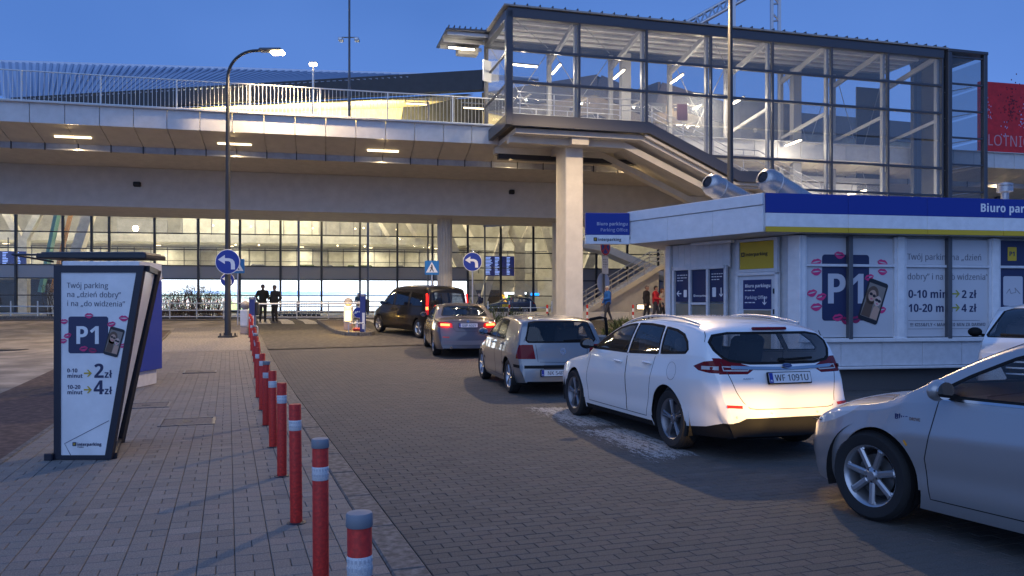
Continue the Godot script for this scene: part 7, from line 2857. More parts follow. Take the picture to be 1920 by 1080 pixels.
func build_cars() -> void:
	var white := paint("white_paint", lin(0.78, 0.78, 0.77), 0.0, 0.4)
	var silver := paint("silver_paint", lin(0.22, 0.225, 0.23), 0.6, 0.36)
	var silver2 := paint("champagne_silver_paint", lin(0.39, 0.385, 0.39), 0.5, 0.34)
	var grey := paint("grey_violet_paint", lin(0.075, 0.066, 0.076), 0.3, 0.36)
	var dark := paint("black_paint", lin(0.008, 0.008, 0.008), 0.0, 0.3)
	dark.clearcoat = 0.3
	dark.metallic_specular = 0.25
	var navy := paint("navy_paint", lin(0.020, 0.032, 0.065), 0.3, 0.3)
	var alloy := std("alloy", lin(0.42, 0.43, 0.45), 0.32, 0.8)
	var alloy_dark := std("alloy_grey", lin(0.20, 0.20, 0.215), 0.38, 0.7)
	var lens := std("red_lens", lin(0.15, 0.004, 0.007), 0.10)
	lens.metallic_specular = 0.35
	var clear := std("clear_lens", lin(0.50, 0.50, 0.50), 0.12)
	var chrome := std("chrome", lin(0.52, 0.52, 0.53), 0.22, 1.0)
	var brake := glow("brake_glow", Color(1.0, 0.10, 0.05), 2.4)
	var brake_hot := glow("brake_hot", Color(1.0, 0.42, 0.22), 5.0)

	# ---- white estate
	var c := {
		"length": 4.87, "fa": 0.95, "ra": 3.80, "r": 0.335, "arch": 0.392, "half": 0.92, "tyre": 0.225, "paint": white, "rim": alloy_dark, "spokes": [5, "twin"],
		"rear_from": 4.18, "front_to": 2.3, "lean": 0.42, "cab": [1.5, 4.55], "seats": [2.45, 3.35], "step": 0.036, "rows": [18, 13, 14], "bow_r": 0.13,
		"top": [0, .25, .01, .42, .03, .58, .10, .70, .35, .82, .8, .91, 1.25, .975, 1.42, 1.01, 1.75, 1.20, 2.1, 1.37, 2.45, 1.46, 2.9, 1.497, 3.4, 1.495, 3.9, 1.468, 4.22, 1.42, 4.38, 1.365, 4.48, 1.25, 4.62, 1.07, 4.68, .98, 4.72, .90, 4.745, .80, 4.78, .68, 4.83, .60, 4.855, .50, 4.865, .38, 4.87, .27],
		"bot": [0, .22, .3, .19, 1.4, .18, 3.3, .19, 4.2, .21, 4.87, .25],
		"belt": [0, .92, 1.3, .94, 2.2, .97, 3.2, 1.01, 4.2, 1.06, 4.87, 1.08],
		"plan": [0, .56, .06, .68, .2, .80, .5, .88, 1.0, .915, 1.6, .92, 3.6, .92, 4.2, .90, 4.5, .865, 4.66, .825, 4.76, .79, 4.83, .765, 4.87, .74],
		"sides": [
			["side_window", [1.62, 1.035, 1.80, 1.135, 2.02, 1.235, 2.25, 1.315, 2.5, 1.362, 2.70, 1.378, 2.70, 1.03]],
			["side_window", [2.77, 1.03, 2.77, 1.382, 3.10, 1.383, 3.46, 1.362, 3.56, 1.06]],
			["quarter_window", [3.63, 1.065, 3.535, 1.355, 3.80, 1.33, 4.0, 1.285, 4.13, 1.21, 4.20, 1.13, 4.17, 1.095]],
			["tail_lamp", [4.92, 1.06, 4.70, 1.052, 4.52, 1.02, 4.36, .965, 4.45, .925, 4.60, .905, 4.92, .90]],
			["sill_trim", [1.34, .10, 3.42, .10, 3.40, .255, 1.36, .245]],
			["lower_trim", [4.18, .10, 4.95, .10, 4.95, .41, 4.78, .40, 4.55, .34, 4.2, .30]],
			["front_door", [1.50, .30, 1.46, .60, 1.58, 1.02, 2.735, 1.02, 2.735, .30]],
			["rear_door", [2.745, .30, 2.745, 1.02, 3.52, 1.05, 3.44, .80, 3.37, .55, 3.28, .30]]],
		"ends": [
			["rear_window", [0, 1.32, .50, 1.315, .67, 1.29, .735, 1.22, .72, 1.14, .66, 1.06, .60, 1.03, .40, 1.005, 0, .995], true, true],
			["tail_lamp", [.95, 1.06, .70, 1.058, .52, 1.01, .38, .965, .36, .955, .46, .895, .95, .895], true, false],
			["lower_trim", [0, .10, .95, .10, .95, .41, .74, .40, .64, .42, .56, .455, 0, .462], true, true]],
		"look": {"tail_lamp": lens},
		"gaps": [["rear", [.70, 1.02, .66, .88, .61, .72, .56, .61, .51, .555, .44, .545, 0, .545], true], ["side", [4.36, 1.33, 4.42, 1.22], true], ["side", [3.42, .46, 4.18, .40], false]],
		"mirror": [1.66, 1.03], "mirror_mat": mats.plastic_black, "handles": [[2.52, .905], [3.34, .935]],
	}
	var o := make_car("white estate car with dark rear window in the lane, lit by headlamps behind", "car", "estate_car", c)
	put_car(o, 1.72, 12.05, 2.63, 9.26)
	trim(o, "chrome_bar", chrome, "rear", [-0.62, .962, -0.42, .955, 0.0, .945, 0.42, .955, 0.62, .962], 0.032, 0.016, false)
	for sg in [-1.0, 1.0]:
		var rl := MB.new()
		(skins[o] as CarSkin).ribbon(rl, poly([.70, .972, .50, .962, .42, .955, .45, .93, .70, .932]), 0.012, 0.004, true, "rear", sg)
		part(rl, "reversing_lamp", clear, o)
		var sl := MB.new()
		(skins[o] as CarSkin).ribbon(sl, poly([4.50, .955, 4.68, .958]), 0.035, 0.003, false, "side", sg)
		part(sl, "reversing_lamp", clear, o)
		var rf := MB.new()
		(skins[o] as CarSkin).ribbon(rf, poly([.74, .575, .585, .568]), 0.030, 0.004, false, "rear", sg)
		part(rf, "reflector", std("red_reflector", lin(0.50, 0.03, 0.015), 0.25), o)
		var rr := MB.new()
		var pts := []
		for k in 15:
			var L := lerpf(2.15, 4.1, k / 14.0)
			var m2 = (skins[o] as CarSkin).measures(L, CarSkin.look((skins[o] as CarSkin).top, L))
			var p = (skins[o] as CarSkin).bowed(Vector3(L, m2[3] + 0.035 + 0.028 * sin(PI * k / 14.0), sg * (m2[4] - 0.07)))
			pts.append(p)
		rr.tube(pts, 0.014, 8)
		part(rr, "roof_rail", std("rail_satin", lin(0.55, 0.56, 0.58), 0.3, 0.6), o)
	plate(o, 0.0, .85, "WF 1091U")
	var em := sub("badge", o, rear_frame(o, 0.0, .965, 0.022))
	part(MB.new().prism(circle(0.062, Vector2.ZERO, 26, 0.027), 0, 0.008), "badge_rim", chrome, em)
	part(MB.new().prism(circle(0.056, Vector2.ZERO, 26, 0.022), 0.008, 0.010), "badge_oval", std("badge_blue", lin(0.01, 0.025, 0.12), 0.25), em)
	lettering("Ford", 0.018, chrome, em, Vector3(0, 0, 0.011), false, 1, Basis(Vector3.BACK, 0.05), "badge_letters", 0.002)
	var mb := MB.new()
	var f := rear_frame(o, 0.0, 1.345, 0.02)
	mb.box(Vector3.ZERO, Vector3(0.44, 0.035, 0.03), 0.01)
	part(mb, "high_brake_lamp", lens, o, f)
	f = rear_frame(o, 0.02, 1.03, 0.012)
	mb = MB.new()
	mb.bar(Vector3(-0.06, 0, 0), Vector3(0.34, 0.02, 0), 0.02, 0.018)
	mb.box(Vector3(-0.05, 0, 0), Vector3(0.08, 0.05, 0.03), 0.012)
	part(mb, "wiper", mats.plastic_black, o, f)
	lettering("MONDEO HYBRID", 0.016, chrome, o, rear_frame(o, -0.44, .85, 0.004).origin, false, 1, rear_frame(o, -0.44, .85).basis, "badge_letters", 0.002)
	for q in [[.66, .47], [.28, .50], [-.28, .50], [-.66, .47]]:
		part(MB.new().lathe([Vector2(0.001, 0.004), Vector2(0.010, 0.004), Vector2(0.013, 0.0)], 12, Transform3D(Basis(Vector3.RIGHT, PI / 2), Vector3.ZERO)), "parking_sensor", std("sensor", lin(0.55, 0.55, 0.55), 0.4), o, rear_frame(o, q[0], q[1], 0.003))
	mb = MB.new()
	(skins[o] as CarSkin).ribbon(mb, circle(0.10, Vector2(3.93, .88), 24), 0.003, 0.001, true, "side", -1.0)
	part(mb, "fuel_flap_gap", mats.black, o)

	# ---- silver hatchback with its right front door open
	c = {
		"length": 4.15, "fa": 0.82, "ra": 3.33, "r": 0.315, "arch": 0.368, "half": 0.866, "tyre": 0.195, "paint": silver, "rim": alloy, "spokes": [6, "slim"],
		"rear_from": 3.66, "front_to": 1.9, "lean": 0.36, "cab": [1.35, 3.85], "seats": [2.2, 3.0], "step": 0.045, "rows": [16, 11, 10],
		"top": [0, .25, .01, .42, .03, .55, .10, .66, .35, .78, .80, .87, 1.10, .93, 1.24, .97, 1.85, 1.33, 2.1, 1.41, 2.6, 1.44, 3.3, 1.425, 3.72, 1.385, 3.83, 1.33, 3.96, 1.08, 4.02, .95, 4.05, .80, 4.07, .64, 4.12, .57, 4.14, .44, 4.15, .28],
		"bot": [0, .22, .3, .18, 1.4, .18, 3.0, .19, 3.7, .22, 4.15, .26], "belt": [0, .90, 1.2, .92, 2.2, .93, 3.2, .95, 4.15, .96],
		"plan": [0, .60, .06, .68, .2, .77, .5, .83, 1.0, .862, 3.2, .866, 3.7, .84, 3.95, .80, 4.08, .77, 4.15, .73],
		"sides": [["side_window", [1.47, .985, 1.75, 1.15, 2.0, 1.275, 2.15, 1.315, 2.27, 1.325, 2.27, .98]], ["side_window", [2.35, .98, 2.35, 1.325, 2.80, 1.32, 2.95, 1.30, 3.07, 1.01, 3.04, .985]],
			["tail_lamp", [4.2, .92, 3.97, .915, 3.90, .67, 4.2, .67]], ["front_door", [1.34, .28, 1.30, .6, 1.42, .97, 2.305, .97, 2.305, .28]], ["rear_door", [2.315, .28, 2.315, .97, 3.06, .97, 2.98, .72, 2.90, .28]],
			["lower_trim", [1.2, .545, 3.0, .555, 3.0, .50, 1.2, .49]]],
		"ends": [["rear_window", [0, 1.325, .45, 1.32, .55, 1.30, .64, 1.0, .60, .965, 0, .955], true, true], ["tail_lamp", [.9, .92, .53, .92, .49, .67, .9, .67], true, false], ["lower_trim", [.0, .565, .0, .5, .36, .5, .36, .565], true, false]],
		"look": {"tail_lamp": lens}, "gaps": [["rear", [.50, 1.36, .68, .97], true], ["rear", [.48, .92, .45, .62, 0, .61], true]],
		"mirror": [1.56, .99], "handles": [[2.13, .87], [2.85, .88]],
	}
	o = make_car("silver hatchback with tall red rear lamps in the lane ahead of the white estate", "car", "hatchback_car", c)
	put_car(o, 0.16, 17.25, 0.71, 14.95)
	trim(o, "bumper_strip", mats.plastic_black, "rear", [.30, .535, .70, .535], 0.05, 0.008, true)
	trim(o, "bumper_strip", mats.plastic_black, "side", [3.78, .535, 4.06, .535], 0.05, 0.008, true)
	plate(o, -0.16, .43, "NK 54PY")
	em = sub("badge", o, rear_frame(o, 0.0, .80, 0.008))
	mb = MB.new()
	mb.ring(Array(circle(0.056, Vector2.ZERO, 28)), Array(circle(0.047, Vector2.ZERO, 28)), 0, 0.008)
	for q in [[-.034, .033, -.012, -.04], [-.012, -.04, 0, -.008], [0, -.008, .012, -.04], [.012, -.04, .034, .033], [-.014, .045, 0, .008], [0, .008, .014, .045]]:
		mb.bar(Vector3(q[0], q[1], 0.003), Vector3(q[2], q[3], 0.003), 0.009, 0.006, Vector3.BACK)
	part(mb, "badge_ring", chrome, em)
	lettering("GOLF", 0.022, chrome, o, rear_frame(o, -0.36, .83, 0.004).origin, false, 1, rear_frame(o, -0.36, .83).basis, "badge_letters", 0.002)
	f = rear_frame(o, 0.08, .985, 0.014)
	mb = MB.new()
	mb.bar(Vector3(-0.05, 0, 0), Vector3(0.40, 0.015, 0), 0.02, 0.018)
	part(mb, "wiper", mats.plastic_black, o, f)
	mb = MB.new()
	mb.tube([Vector3(0.0, 1.43, 1.05), Vector3(0.0, 1.62, 1.26)], [0.006, 0.003], 6)
	mb.lathe([Vector2(0.02, -0.01), Vector2(0.012, 0.02), Vector2(0.001, 0.022)], 10, Transform3D(Basis(), Vector3(0, 1.43, 1.05)))
	part(mb, "aerial", mats.black, o)
	var dr := sub("open_door", o, Transform3D(Basis(Vector3.UP, 1.05), Vector3(0.84, 0, 1.34 - skins[o].mid)))
	part(MB.new().box(Vector3(0.0, 0.63, 0.48), Vector3(0.10, 0.66, 0.96), 0.04), "door_panel", silver, dr)
	mb = MB.new()
	mb.tube([Vector3(0, .96, 0.06), Vector3(-0.06, 1.14, 0.36), Vector3(-0.12, 1.29, 0.62), Vector3(-0.14, 1.33, 0.82), Vector3(-0.13, 1.32, 0.93), Vector3(0, .96, 0.94)], 0.032, 8)
	part(mb, "door_frame", mats.plastic_black, dr)
	mb = MB.new()
	mb.quad(Vector3(0, .96, 0.08), Vector3(0, .96, 0.92), Vector3(-0.13, 1.31, 0.92), Vector3(-0.12, 1.28, 0.62))
	part(mb, "door_glass", mats.car_glass, dr)

	# ---- grey saloon, brake lamps on
	c = {
		"length": 4.84, "fa": 0.85, "ra": 3.74, "r": 0.335, "arch": 0.385, "half": 0.92, "tyre": 0.235, "paint": grey, "rim": alloy, "spokes": [7, "twin"],
		"rear_from": 3.22, "front_to": 2.2, "lean": 0.42, "cab": [1.55, 3.75], "seats": [2.4, 3.15], "step": 0.055, "rows": [14, 9, 10],
		"top": [0, .25, .01, .45, .03, .6, .12, .70, .5, .82, 1.2, .93, 1.45, .98, 1.65, 1.08, 2.2, 1.36, 2.5, 1.44, 2.85, 1.468, 3.15, 1.45, 3.5, 1.36, 3.9, 1.17, 4.1, 1.095, 4.4, 1.075, 4.62, 1.06, 4.69, 1.01, 4.72, .9, 4.75, .75, 4.79, .64, 4.82, .45, 4.84, .28],
		"bot": [0, .22, .3, .19, 1.4, .18, 3.4, .19, 4.3, .22, 4.84, .26], "belt": [0, .92, 1.4, .95, 2.4, .97, 3.6, 1.0, 4.84, 1.02],
		"plan": [0, .6, .06, .7, .2, .8, .5, .87, 1.0, .915, 3.7, .92, 4.3, .89, 4.6, .84, 4.75, .79, 4.84, .74],
		"sides": [["side_window", [1.78, 1.02, 2.1, 1.215, 2.42, 1.32, 2.68, 1.35, 2.68, 1.01]], ["side_window", [2.74, 1.01, 2.74, 1.352, 3.1, 1.33, 3.32, 1.26, 3.58, 1.12, 3.60, 1.05, 3.5, 1.03]],
			["tail_lamp", [4.9, 1.0, 4.66, .995, 4.50, .96, 4.58, .86, 4.9, .82]], ["front_door", [1.62, .3, 1.58, .6, 1.70, .99, 2.705, .99, 2.705, .3]], ["rear_door", [2.715, .3, 2.715, .99, 3.56, 1.01, 3.42, .7, 3.3, .3]]],
		"ends": [["rear_window", [0, 1.40, .45, 1.39, .54, 1.36, .64, 1.15, .62, 1.13, 0, 1.125], true, true], ["tail_lamp", [.9, 1.0, .62, .99, .44, .95, .42, .84, .9, .82], true, false]],
		"look": {"tail_lamp": std("lens_bright", lin(0.40, 0.01, 0.012), 0.12)}, "gaps": [["rear", [.66, 1.02, .42, .96, .41, .82, .34, .74, 0, .73], true]],
		"mirror": [1.80, 1.02], "handles": [[2.52, .90], [3.28, .92]],
	}
	o = make_car("grey saloon car with glowing brake lamps between hatchback and black van", "car", "saloon_car", c)
	put_car(o, -1.93, 25.7, -1.40, 22.95)
	for sg in [-1.0, 1.0]:
		var hot := MB.new()
		for y in [.93, .905]:
			(skins[o] as CarSkin).ribbon(hot, poly([.75, y + 0.005, .50, y - 0.005]), 0.036, 0.006, false, "rear", sg)
		part(hot, "brake_lamp_glow", brake_hot, o)
		omni(o, rear_frame(o, sg * 0.62, .90, 0.16).origin, 0.07, Color(1.0, 0.12, 0.06), 0.05)
	plate(o, 0.0, .895, "GSP A32Y")
	em = sub("badge", o, rear_frame(o, 0.0, 1.0, 0.006))
	part(MB.new().prism(circle(0.04, Vector2.ZERO, 24), 0, 0.006), "badge_rim", chrome, em)
	part(MB.new().prism(PackedVector2Array([Vector2(0, 0), Vector2(0.03, 0), Vector2(0.021, 0.021), Vector2(0, 0.03)]), 0.006, 0.008), "badge_quarter", mats.badge_blue, em)
	part(MB.new().prism(PackedVector2Array([Vector2(0, 0), Vector2(-0.03, 0), Vector2(-0.021, -0.021), Vector2(0, -0.03)]), 0.006, 0.008), "badge_quarter", mats.badge_blue, em)
	trim(o, "bumper_trim", std("lower_grey", lin(0.16, 0.15, 0.16), 0.4), "rear", [-.70, .44, 0, .43, .70, .44], 0.10, 0.01, false)
	trim(o, "reflector", mats.red_reflector, "rear", [.70, .585, .52, .58], 0.028, 0.004, true)
	mb = MB.new()
	for x in [-0.48]:
		mb.tube([Vector3(x, .30, 2.1), Vector3(x, .30, 2.56)], 0.035, 12)
	part(mb, "exhaust_pipe", chrome, o)

	# ---- black van
	c = {
		"length": 4.75, "fa": 0.87, "ra": 4.07, "r": 0.335, "arch": 0.385, "half": 0.945, "tyre": 0.225, "paint": dark, "rim": alloy, "spokes": [5, "twin"], "glass": pane("privacy_glass", lin(0.006, 0.007, 0.008), 0.72),
		"rear_from": 4.42, "front_to": 1.9, "lean": 0.20, "cab": [1.35, 4.5], "seats": [2.0, 3.2], "step": 0.06, "rows": [14, 12, 10], "cr": 0.08, "bow_r": 0.06,
		"top": [0, .30, .01, .5, .04, .7, .15, .85, .5, .98, .85, 1.08, 1.0, 1.15, 1.6, 1.62, 1.9, 1.81, 2.3, 1.88, 3.2, 1.90, 4.2, 1.885, 4.5, 1.85, 4.60, 1.76, 4.65, 1.5, 4.68, 1.1, 4.70, .8, 4.73, .55, 4.75, .32],
		"bot": [0, .25, .3, .22, 1.4, .22, 3.6, .23, 4.3, .26, 4.75, .30], "belt": [0, 1.0, 1.0, 1.04, 2.4, 1.06, 4.75, 1.08],
		"plan": [0, .62, .06, .72, .2, .82, .6, .92, 1.2, .945, 4.2, .945, 4.5, .92, 4.66, .87, 4.75, .82],
		"sides": [["side_window", [1.30, 1.13, 1.6, 1.38, 1.85, 1.56, 2.05, 1.62, 2.12, 1.62, 2.12, 1.11]], ["side_window", [2.24, 1.11, 2.24, 1.63, 3.28, 1.64, 3.28, 1.12]], ["quarter_window", [3.40, 1.12, 3.40, 1.64, 4.30, 1.61, 4.38, 1.14]],
			["tail_lamp", [4.8, 1.70, 4.60, 1.69, 4.56, 1.2, 4.60, .84, 4.8, .84]], ["front_door", [1.28, .32, 1.22, .7, 1.24, 1.09, 2.18, 1.09, 2.18, .32]], ["rear_door", [2.19, .32, 2.19, 1.09, 3.34, 1.09, 3.34, .32]]],
		"ends": [["rear_window", [0, 1.68, .58, 1.66, .68, 1.60, .72, 1.10, 0, 1.08], true, true], ["tail_lamp", [1.0, 1.70, .78, 1.69, .80, .84, 1.0, .84], true, false]],
		"look": {"tail_lamp": std("lens_van", lin(0.42, 0.012, 0.012), 0.15)}, "gaps": [["rear", [.74, 1.75, .77, .5, 0, .49], true], ["side", [2.2, 1.05, 4.2, 1.07], false]],
		"mirror": [1.42, 1.12], "mirror_mat": mats.plastic_black, "handles": [[2.02, .98], [2.36, .98]], "handle_mat": dark,
	}
	o = make_car("black people carrier van at the head of the queue by the barrier", "van", "van", c)
	put_car(o, -4.55, 32.1, -2.70, 29.55)
	for sg in [-1.0, 1.0]:
		var hot := MB.new()
		(skins[o] as CarSkin).ribbon(hot, poly([.86, 1.13, .85, 1.02]), 0.09, 0.006, false, "rear", sg)
		part(hot, "brake_lamp_glow", brake_hot, o)
		hot = MB.new()
		(skins[o] as CarSkin).ribbon(hot, poly([.84, 1.6, .855, 1.2]), 0.06, 0.005, false, "rear", sg)
		part(hot, "tail_lamp_glow", brake, o)
		omni(o, rear_frame(o, sg * 0.84, 1.1, 0.2).origin, 0.06, Color(1.0, 0.12, 0.06), 0.05)
	trim(o, "roof_bar", mats.steel_dark, "side", [2.2, 1.76, 4.3, 1.76], 0.03, 0.03, true)

	# ---- silver car close at the right
	c = {
		"length": 4.53, "fa": 0.87, "ra": 3.57, "r": 0.335, "arch": 0.388, "half": 0.89, "tyre": 0.225, "paint": silver2, "rim": alloy, "spokes": [7, "wide"], "seal": 0.022,
		"rear_from": 3.4, "front_to": 2.1, "lean": 0.42, "cab": [1.45, 3.6], "seats": [2.35, 3.05], "step": 0.030, "rows": [24, 14, 12],
		"top": [0, .25, .01, .40, .04, .55, .10, .695, .24, .81, .5, .892, .85, .95, .98, .985, 1.12, 1.05, 1.72, 1.37, 2.08, 1.475, 2.6, 1.495, 3.2, 1.43, 3.8, 1.22, 4.1, 1.10, 4.35, 1.03, 4.44, .9, 4.48, .7, 4.51, .5, 4.53, .28],
		"bot": [0, .22, .3, .19, 1.4, .18, 3.3, .19, 4.1, .22, 4.53, .26], "belt": [0, .86, 1.2, .925, 2.2, .97, 3.4, 1.0, 4.53, 1.02],
		"plan": [0, .50, .05, .60, .15, .71, .35, .80, .6, .855, .9, .885, 1.4, .89, 3.4, .89, 4.0, .86, 4.35, .80, 4.53, .72],
		"sides": [["side_window", [1.33, .99, 1.60, 1.14, 1.88, 1.27, 2.15, 1.355, 2.52, 1.385, 2.52, 1.0]], ["side_window", [2.60, 1.01, 2.60, 1.385, 2.9, 1.36, 3.2, 1.27, 3.45, 1.10, 3.4, 1.03]],
			["head_lamp", [-0.1, .75, .22, .785, .52, .845, .72, .875, .60, .79, .42, .71, .2, .645, -0.1, .635]],
			["front_door", [1.33, .27, 1.30, .55, 1.36, .80, 1.40, .97, 2.555, .985, 2.555, .27]], ["rear_door", [2.565, .27, 2.565, .99, 3.40, 1.01, 3.2, .7, 3.1, .27]]],
		"ends": [["windscreen", [0, 1.375, .45, 1.37, .56, 1.34, .74, 1.05, .72, 1.015, 0, 1.01], false, true], ["lit_head_lamp", [.44, .70, .62, .745, .95, .76, .95, .63, .50, .62], false, false],
			["grille", [0, .30, .55, .30, .48, .56, 0, .60], false, true], ["rear_window", [0, 1.36, .5, 1.34, .62, 1.10, 0, 1.09], true, true], ["tail_lamp", [.9, .98, .5, .96, .5, .82, .9, .80], true, false]],
		"look": {"tail_lamp": lens, "lit_head_lamp": pane("head_lens_clear", lin(0.6, 0.6, 0.6), 0.06), "head_lamp": std("head_lens", lin(0.55, 0.56, 0.58), 0.08)}, "gaps": [["side", [.64, .83, 1.0, .905, 1.34, .96], false], ["side", [.02, .585, .42, .60], false]],
		"mirror": [1.50, .985], "handles": [[2.38, .85]],
	}
	o = make_car("silver car with seven-spoke wheel at the right edge, its headlamps on", "car", "near_silver_car", c)
	put_car(o, 3.43, 6.38, 4.64, 3.97)
	trim(o, "chrome_strip", chrome, "side", [1.34, .972, 2.54, .985], 0.018, 0.005, true)
	trim(o, "chrome_strip", chrome, "side", [2.58, .99, 3.40, 1.01], 0.018, 0.005, true)
	var sk: CarSkin = skins[o]
	var bp = sk.side_point(1.13, .80, -1.0)
	lettering("Blue", 0.038, std("badge_navy", lin(0.02, 0.03, 0.12), 0.3), o, sk.side_point(1.04, .815, -1.0) + Vector3(-0.004, 0, 0), true, 0, Basis(Vector3.UP, -PI / 2), "badge_letters", 0.003)
	lettering("DRIVE", 0.022, chrome, o, sk.side_point(1.17, .812, -1.0) + Vector3(-0.004, 0, 0), true, 0, Basis(Vector3.UP, -PI / 2), "badge_letters", 0.003)
	trim(o, "side_repeater", std("amber", lin(0.75, 0.32, 0.03), 0.2), "side", [1.13, .655, 1.155, .62], 0.014, 0.004, true)
	for sg in [-1.0, 1.0]:
		var p = sk.end_point(sg * 0.60, .68, false)
		var q: Vector3 = p + Vector3(0, -0.01, 0.16)
		part(MB.new().lathe([Vector2(0.02, -0.06), Vector2(0.05, -0.05), Vector2(0.075, 0.0)], 18, Transform3D(Basis(Vector3.RIGHT, -PI / 2), q)), "reflector_bowl", chrome, o)
		part(MB.new().ball(q + Vector3(0, 0, 0.02), 0.022, 10), "head_lamp_bulb", glow("head_glow", Color(1.0, 0.84, 0.58), 14.0), o)
		part(MB.new().bar(q + Vector3(0, 0.013, 0.03), q + Vector3(0, 0.006, -0.14), 0.24, 0.005), "beam_shield", mats.black, o)
		spot(o, q + Vector3(0, 0, -0.005), Vector3(-0.02 * sg, -0.06, -1), 36.0, 0.7, 5.2, Color(1.0, 0.80, 0.46), 0.010)

	# ---- white car facing the camera at right
	c = {
		"length": 4.35, "fa": 0.85, "ra": 3.45, "r": 0.335, "arch": 0.39, "half": 0.90, "tyre": 0.22, "paint": white, "rim": alloy, "spokes": [5, "slim"],
		"rear_from": 3.7, "front_to": 2.2, "lean": 0.30, "cab": [1.3, 4.0], "seats": [2.2, 3.0], "step": 0.045, "rows": [14, 11, 12], "mirror": [1.52, 1.14], "mirror_mat": mats.plastic_black,
		"top": [0, .3, .01, .52, .03, .75, .09, .92, .35, 1.0, .8, 1.07, 1.0, 1.12, 1.7, 1.50, 2.05, 1.62, 2.6, 1.66, 3.5, 1.63, 3.95, 1.54, 4.12, 1.25, 4.22, 1.0, 4.28, .75, 4.33, .5, 4.35, .32],
		"bot": [0, .26, .3, .23, 1.4, .22, 3.3, .22, 4.35, .3], "belt": [0, 1.0, 1.2, 1.06, 4.35, 1.1], "plan": [0, .66, .05, .74, .15, .81, .4, .86, .8, .895, 3.5, .90, 4.1, .86, 4.35, .76],
		"sides": [["side_window", [1.45, 1.14, 1.8, 1.36, 2.1, 1.47, 2.3, 1.48, 2.3, 1.12]], ["side_window", [2.38, 1.12, 2.38, 1.48, 3.1, 1.47, 3.4, 1.38, 3.45, 1.14]], ["head_lamp", [-0.1, .93, .3, .95, .52, .97, .35, .83, -0.1, .80]], ["front_door", [1.32, .3, 1.28, .7, 1.38, 1.10, 2.33, 1.10, 2.33, .3]], ["rear_door", [2.34, .3, 2.34, 1.10, 3.4, 1.11, 3.05, .3]]],
		"ends": [["windscreen", [0, 1.57, .48, 1.56, .60, 1.52, .78, 1.17, .76, 1.14, 0, 1.13], false, true], ["head_lamp", [.48, .93, .95, .94, .95, .80, .55, .80], false, false], ["grille", [0, .92, .46, .92, .52, .76, .45, .62, .60, .40, 0, .38], false, true]],
		"look": {"head_lamp": mats.head_lens},
	}
	o = make_car("white crossover car facing the camera before the parking office at right edge", "car", "white_crossover", c)
	put_car(o, 7.65, 11.4, 9.05, 13.35)
	for y in [.84, .76, .68]:
		trim(o, "grille_bar", chrome, "front", [-.46, y, 0, y, .46, y], 0.02, 0.01, false)
	trim(o, "wiper", mats.plastic_black, "front", [-.62, 1.16, -.1, 1.15, .1, 1.17], 0.03, 0.02, false)
	trim(o, "wiper", mats.plastic_black, "front", [.05, 1.15, .60, 1.17], 0.03, 0.02, false)

	# ---- taxi far behind
	c = {
		"length": 4.78, "fa": 0.95, "ra": 3.70, "r": 0.33, "arch": 0.39, "half": 0.9, "tyre": 0.22, "paint": navy, "rim": alloy, "spokes": [5, "slim"],
		"rear_from": 4.1, "front_to": 2.2, "lean": 0.4, "cab": [1.5, 4.4], "seats": [2.4, 3.2], "step": 0.10, "rows": [10, 7, 7],
		"top": [0, .25, .02, .5, .1, .68, .35, .78, .9, .88, 1.35, .97, 1.8, 1.22, 2.15, 1.39, 2.6, 1.47, 3.3, 1.47, 3.9, 1.43, 4.2, 1.36, 4.4, 1.2, 4.6, .98, 4.7, .75, 4.76, .5, 4.78, .28],
		"bot": [0, .22, .3, .19, 3.3, .19, 4.78, .26], "belt": [0, .9, 1.3, .93, 4.78, 1.05], "plan": [0, .6, .2, .8, .6, .88, 3.6, .9, 4.4, .86, 4.78, .74],
		"sides": [["side_window", [1.7, 1.02, 2.1, 1.24, 2.6, 1.35, 2.6, 1.0]], ["side_window", [2.7, 1.0, 2.7, 1.36, 3.4, 1.35, 3.45, 1.02]], ["quarter_window", [3.55, 1.03, 3.52, 1.34, 3.95, 1.27, 4.12, 1.08]], ["tail_lamp", [4.9, 1.02, 4.4, 1.0, 4.45, .86, 4.9, .82]]],
		"ends": [["rear_window", [0, 1.3, .6, 1.28, .68, 1.03, 0, 1.0], true, true], ["tail_lamp", [.9, 1.02, .5, 1.0, .5, .84, .9, .82], true, false]], "look": {"tail_lamp": lens},
	}
	o = make_car("dark blue estate taxi with yellow door sign parked before the terminal", "taxi", "taxi", c)
	put_car(o, -1.75, 66.6, 1.0, 66.9)
	part(MB.new().box(Vector3(0, 1.53, -0.1), Vector3(0.5, 0.16, 0.2), 0.05), "taxi_lamp", glow("taxi_glow", Color(1.0, 0.97, 0.9), 2.5), o)
	trim(o, "door_sign", mats.yellow_print, "side", [1.75, .72, 2.35, .73], 0.20, 0.004, true)


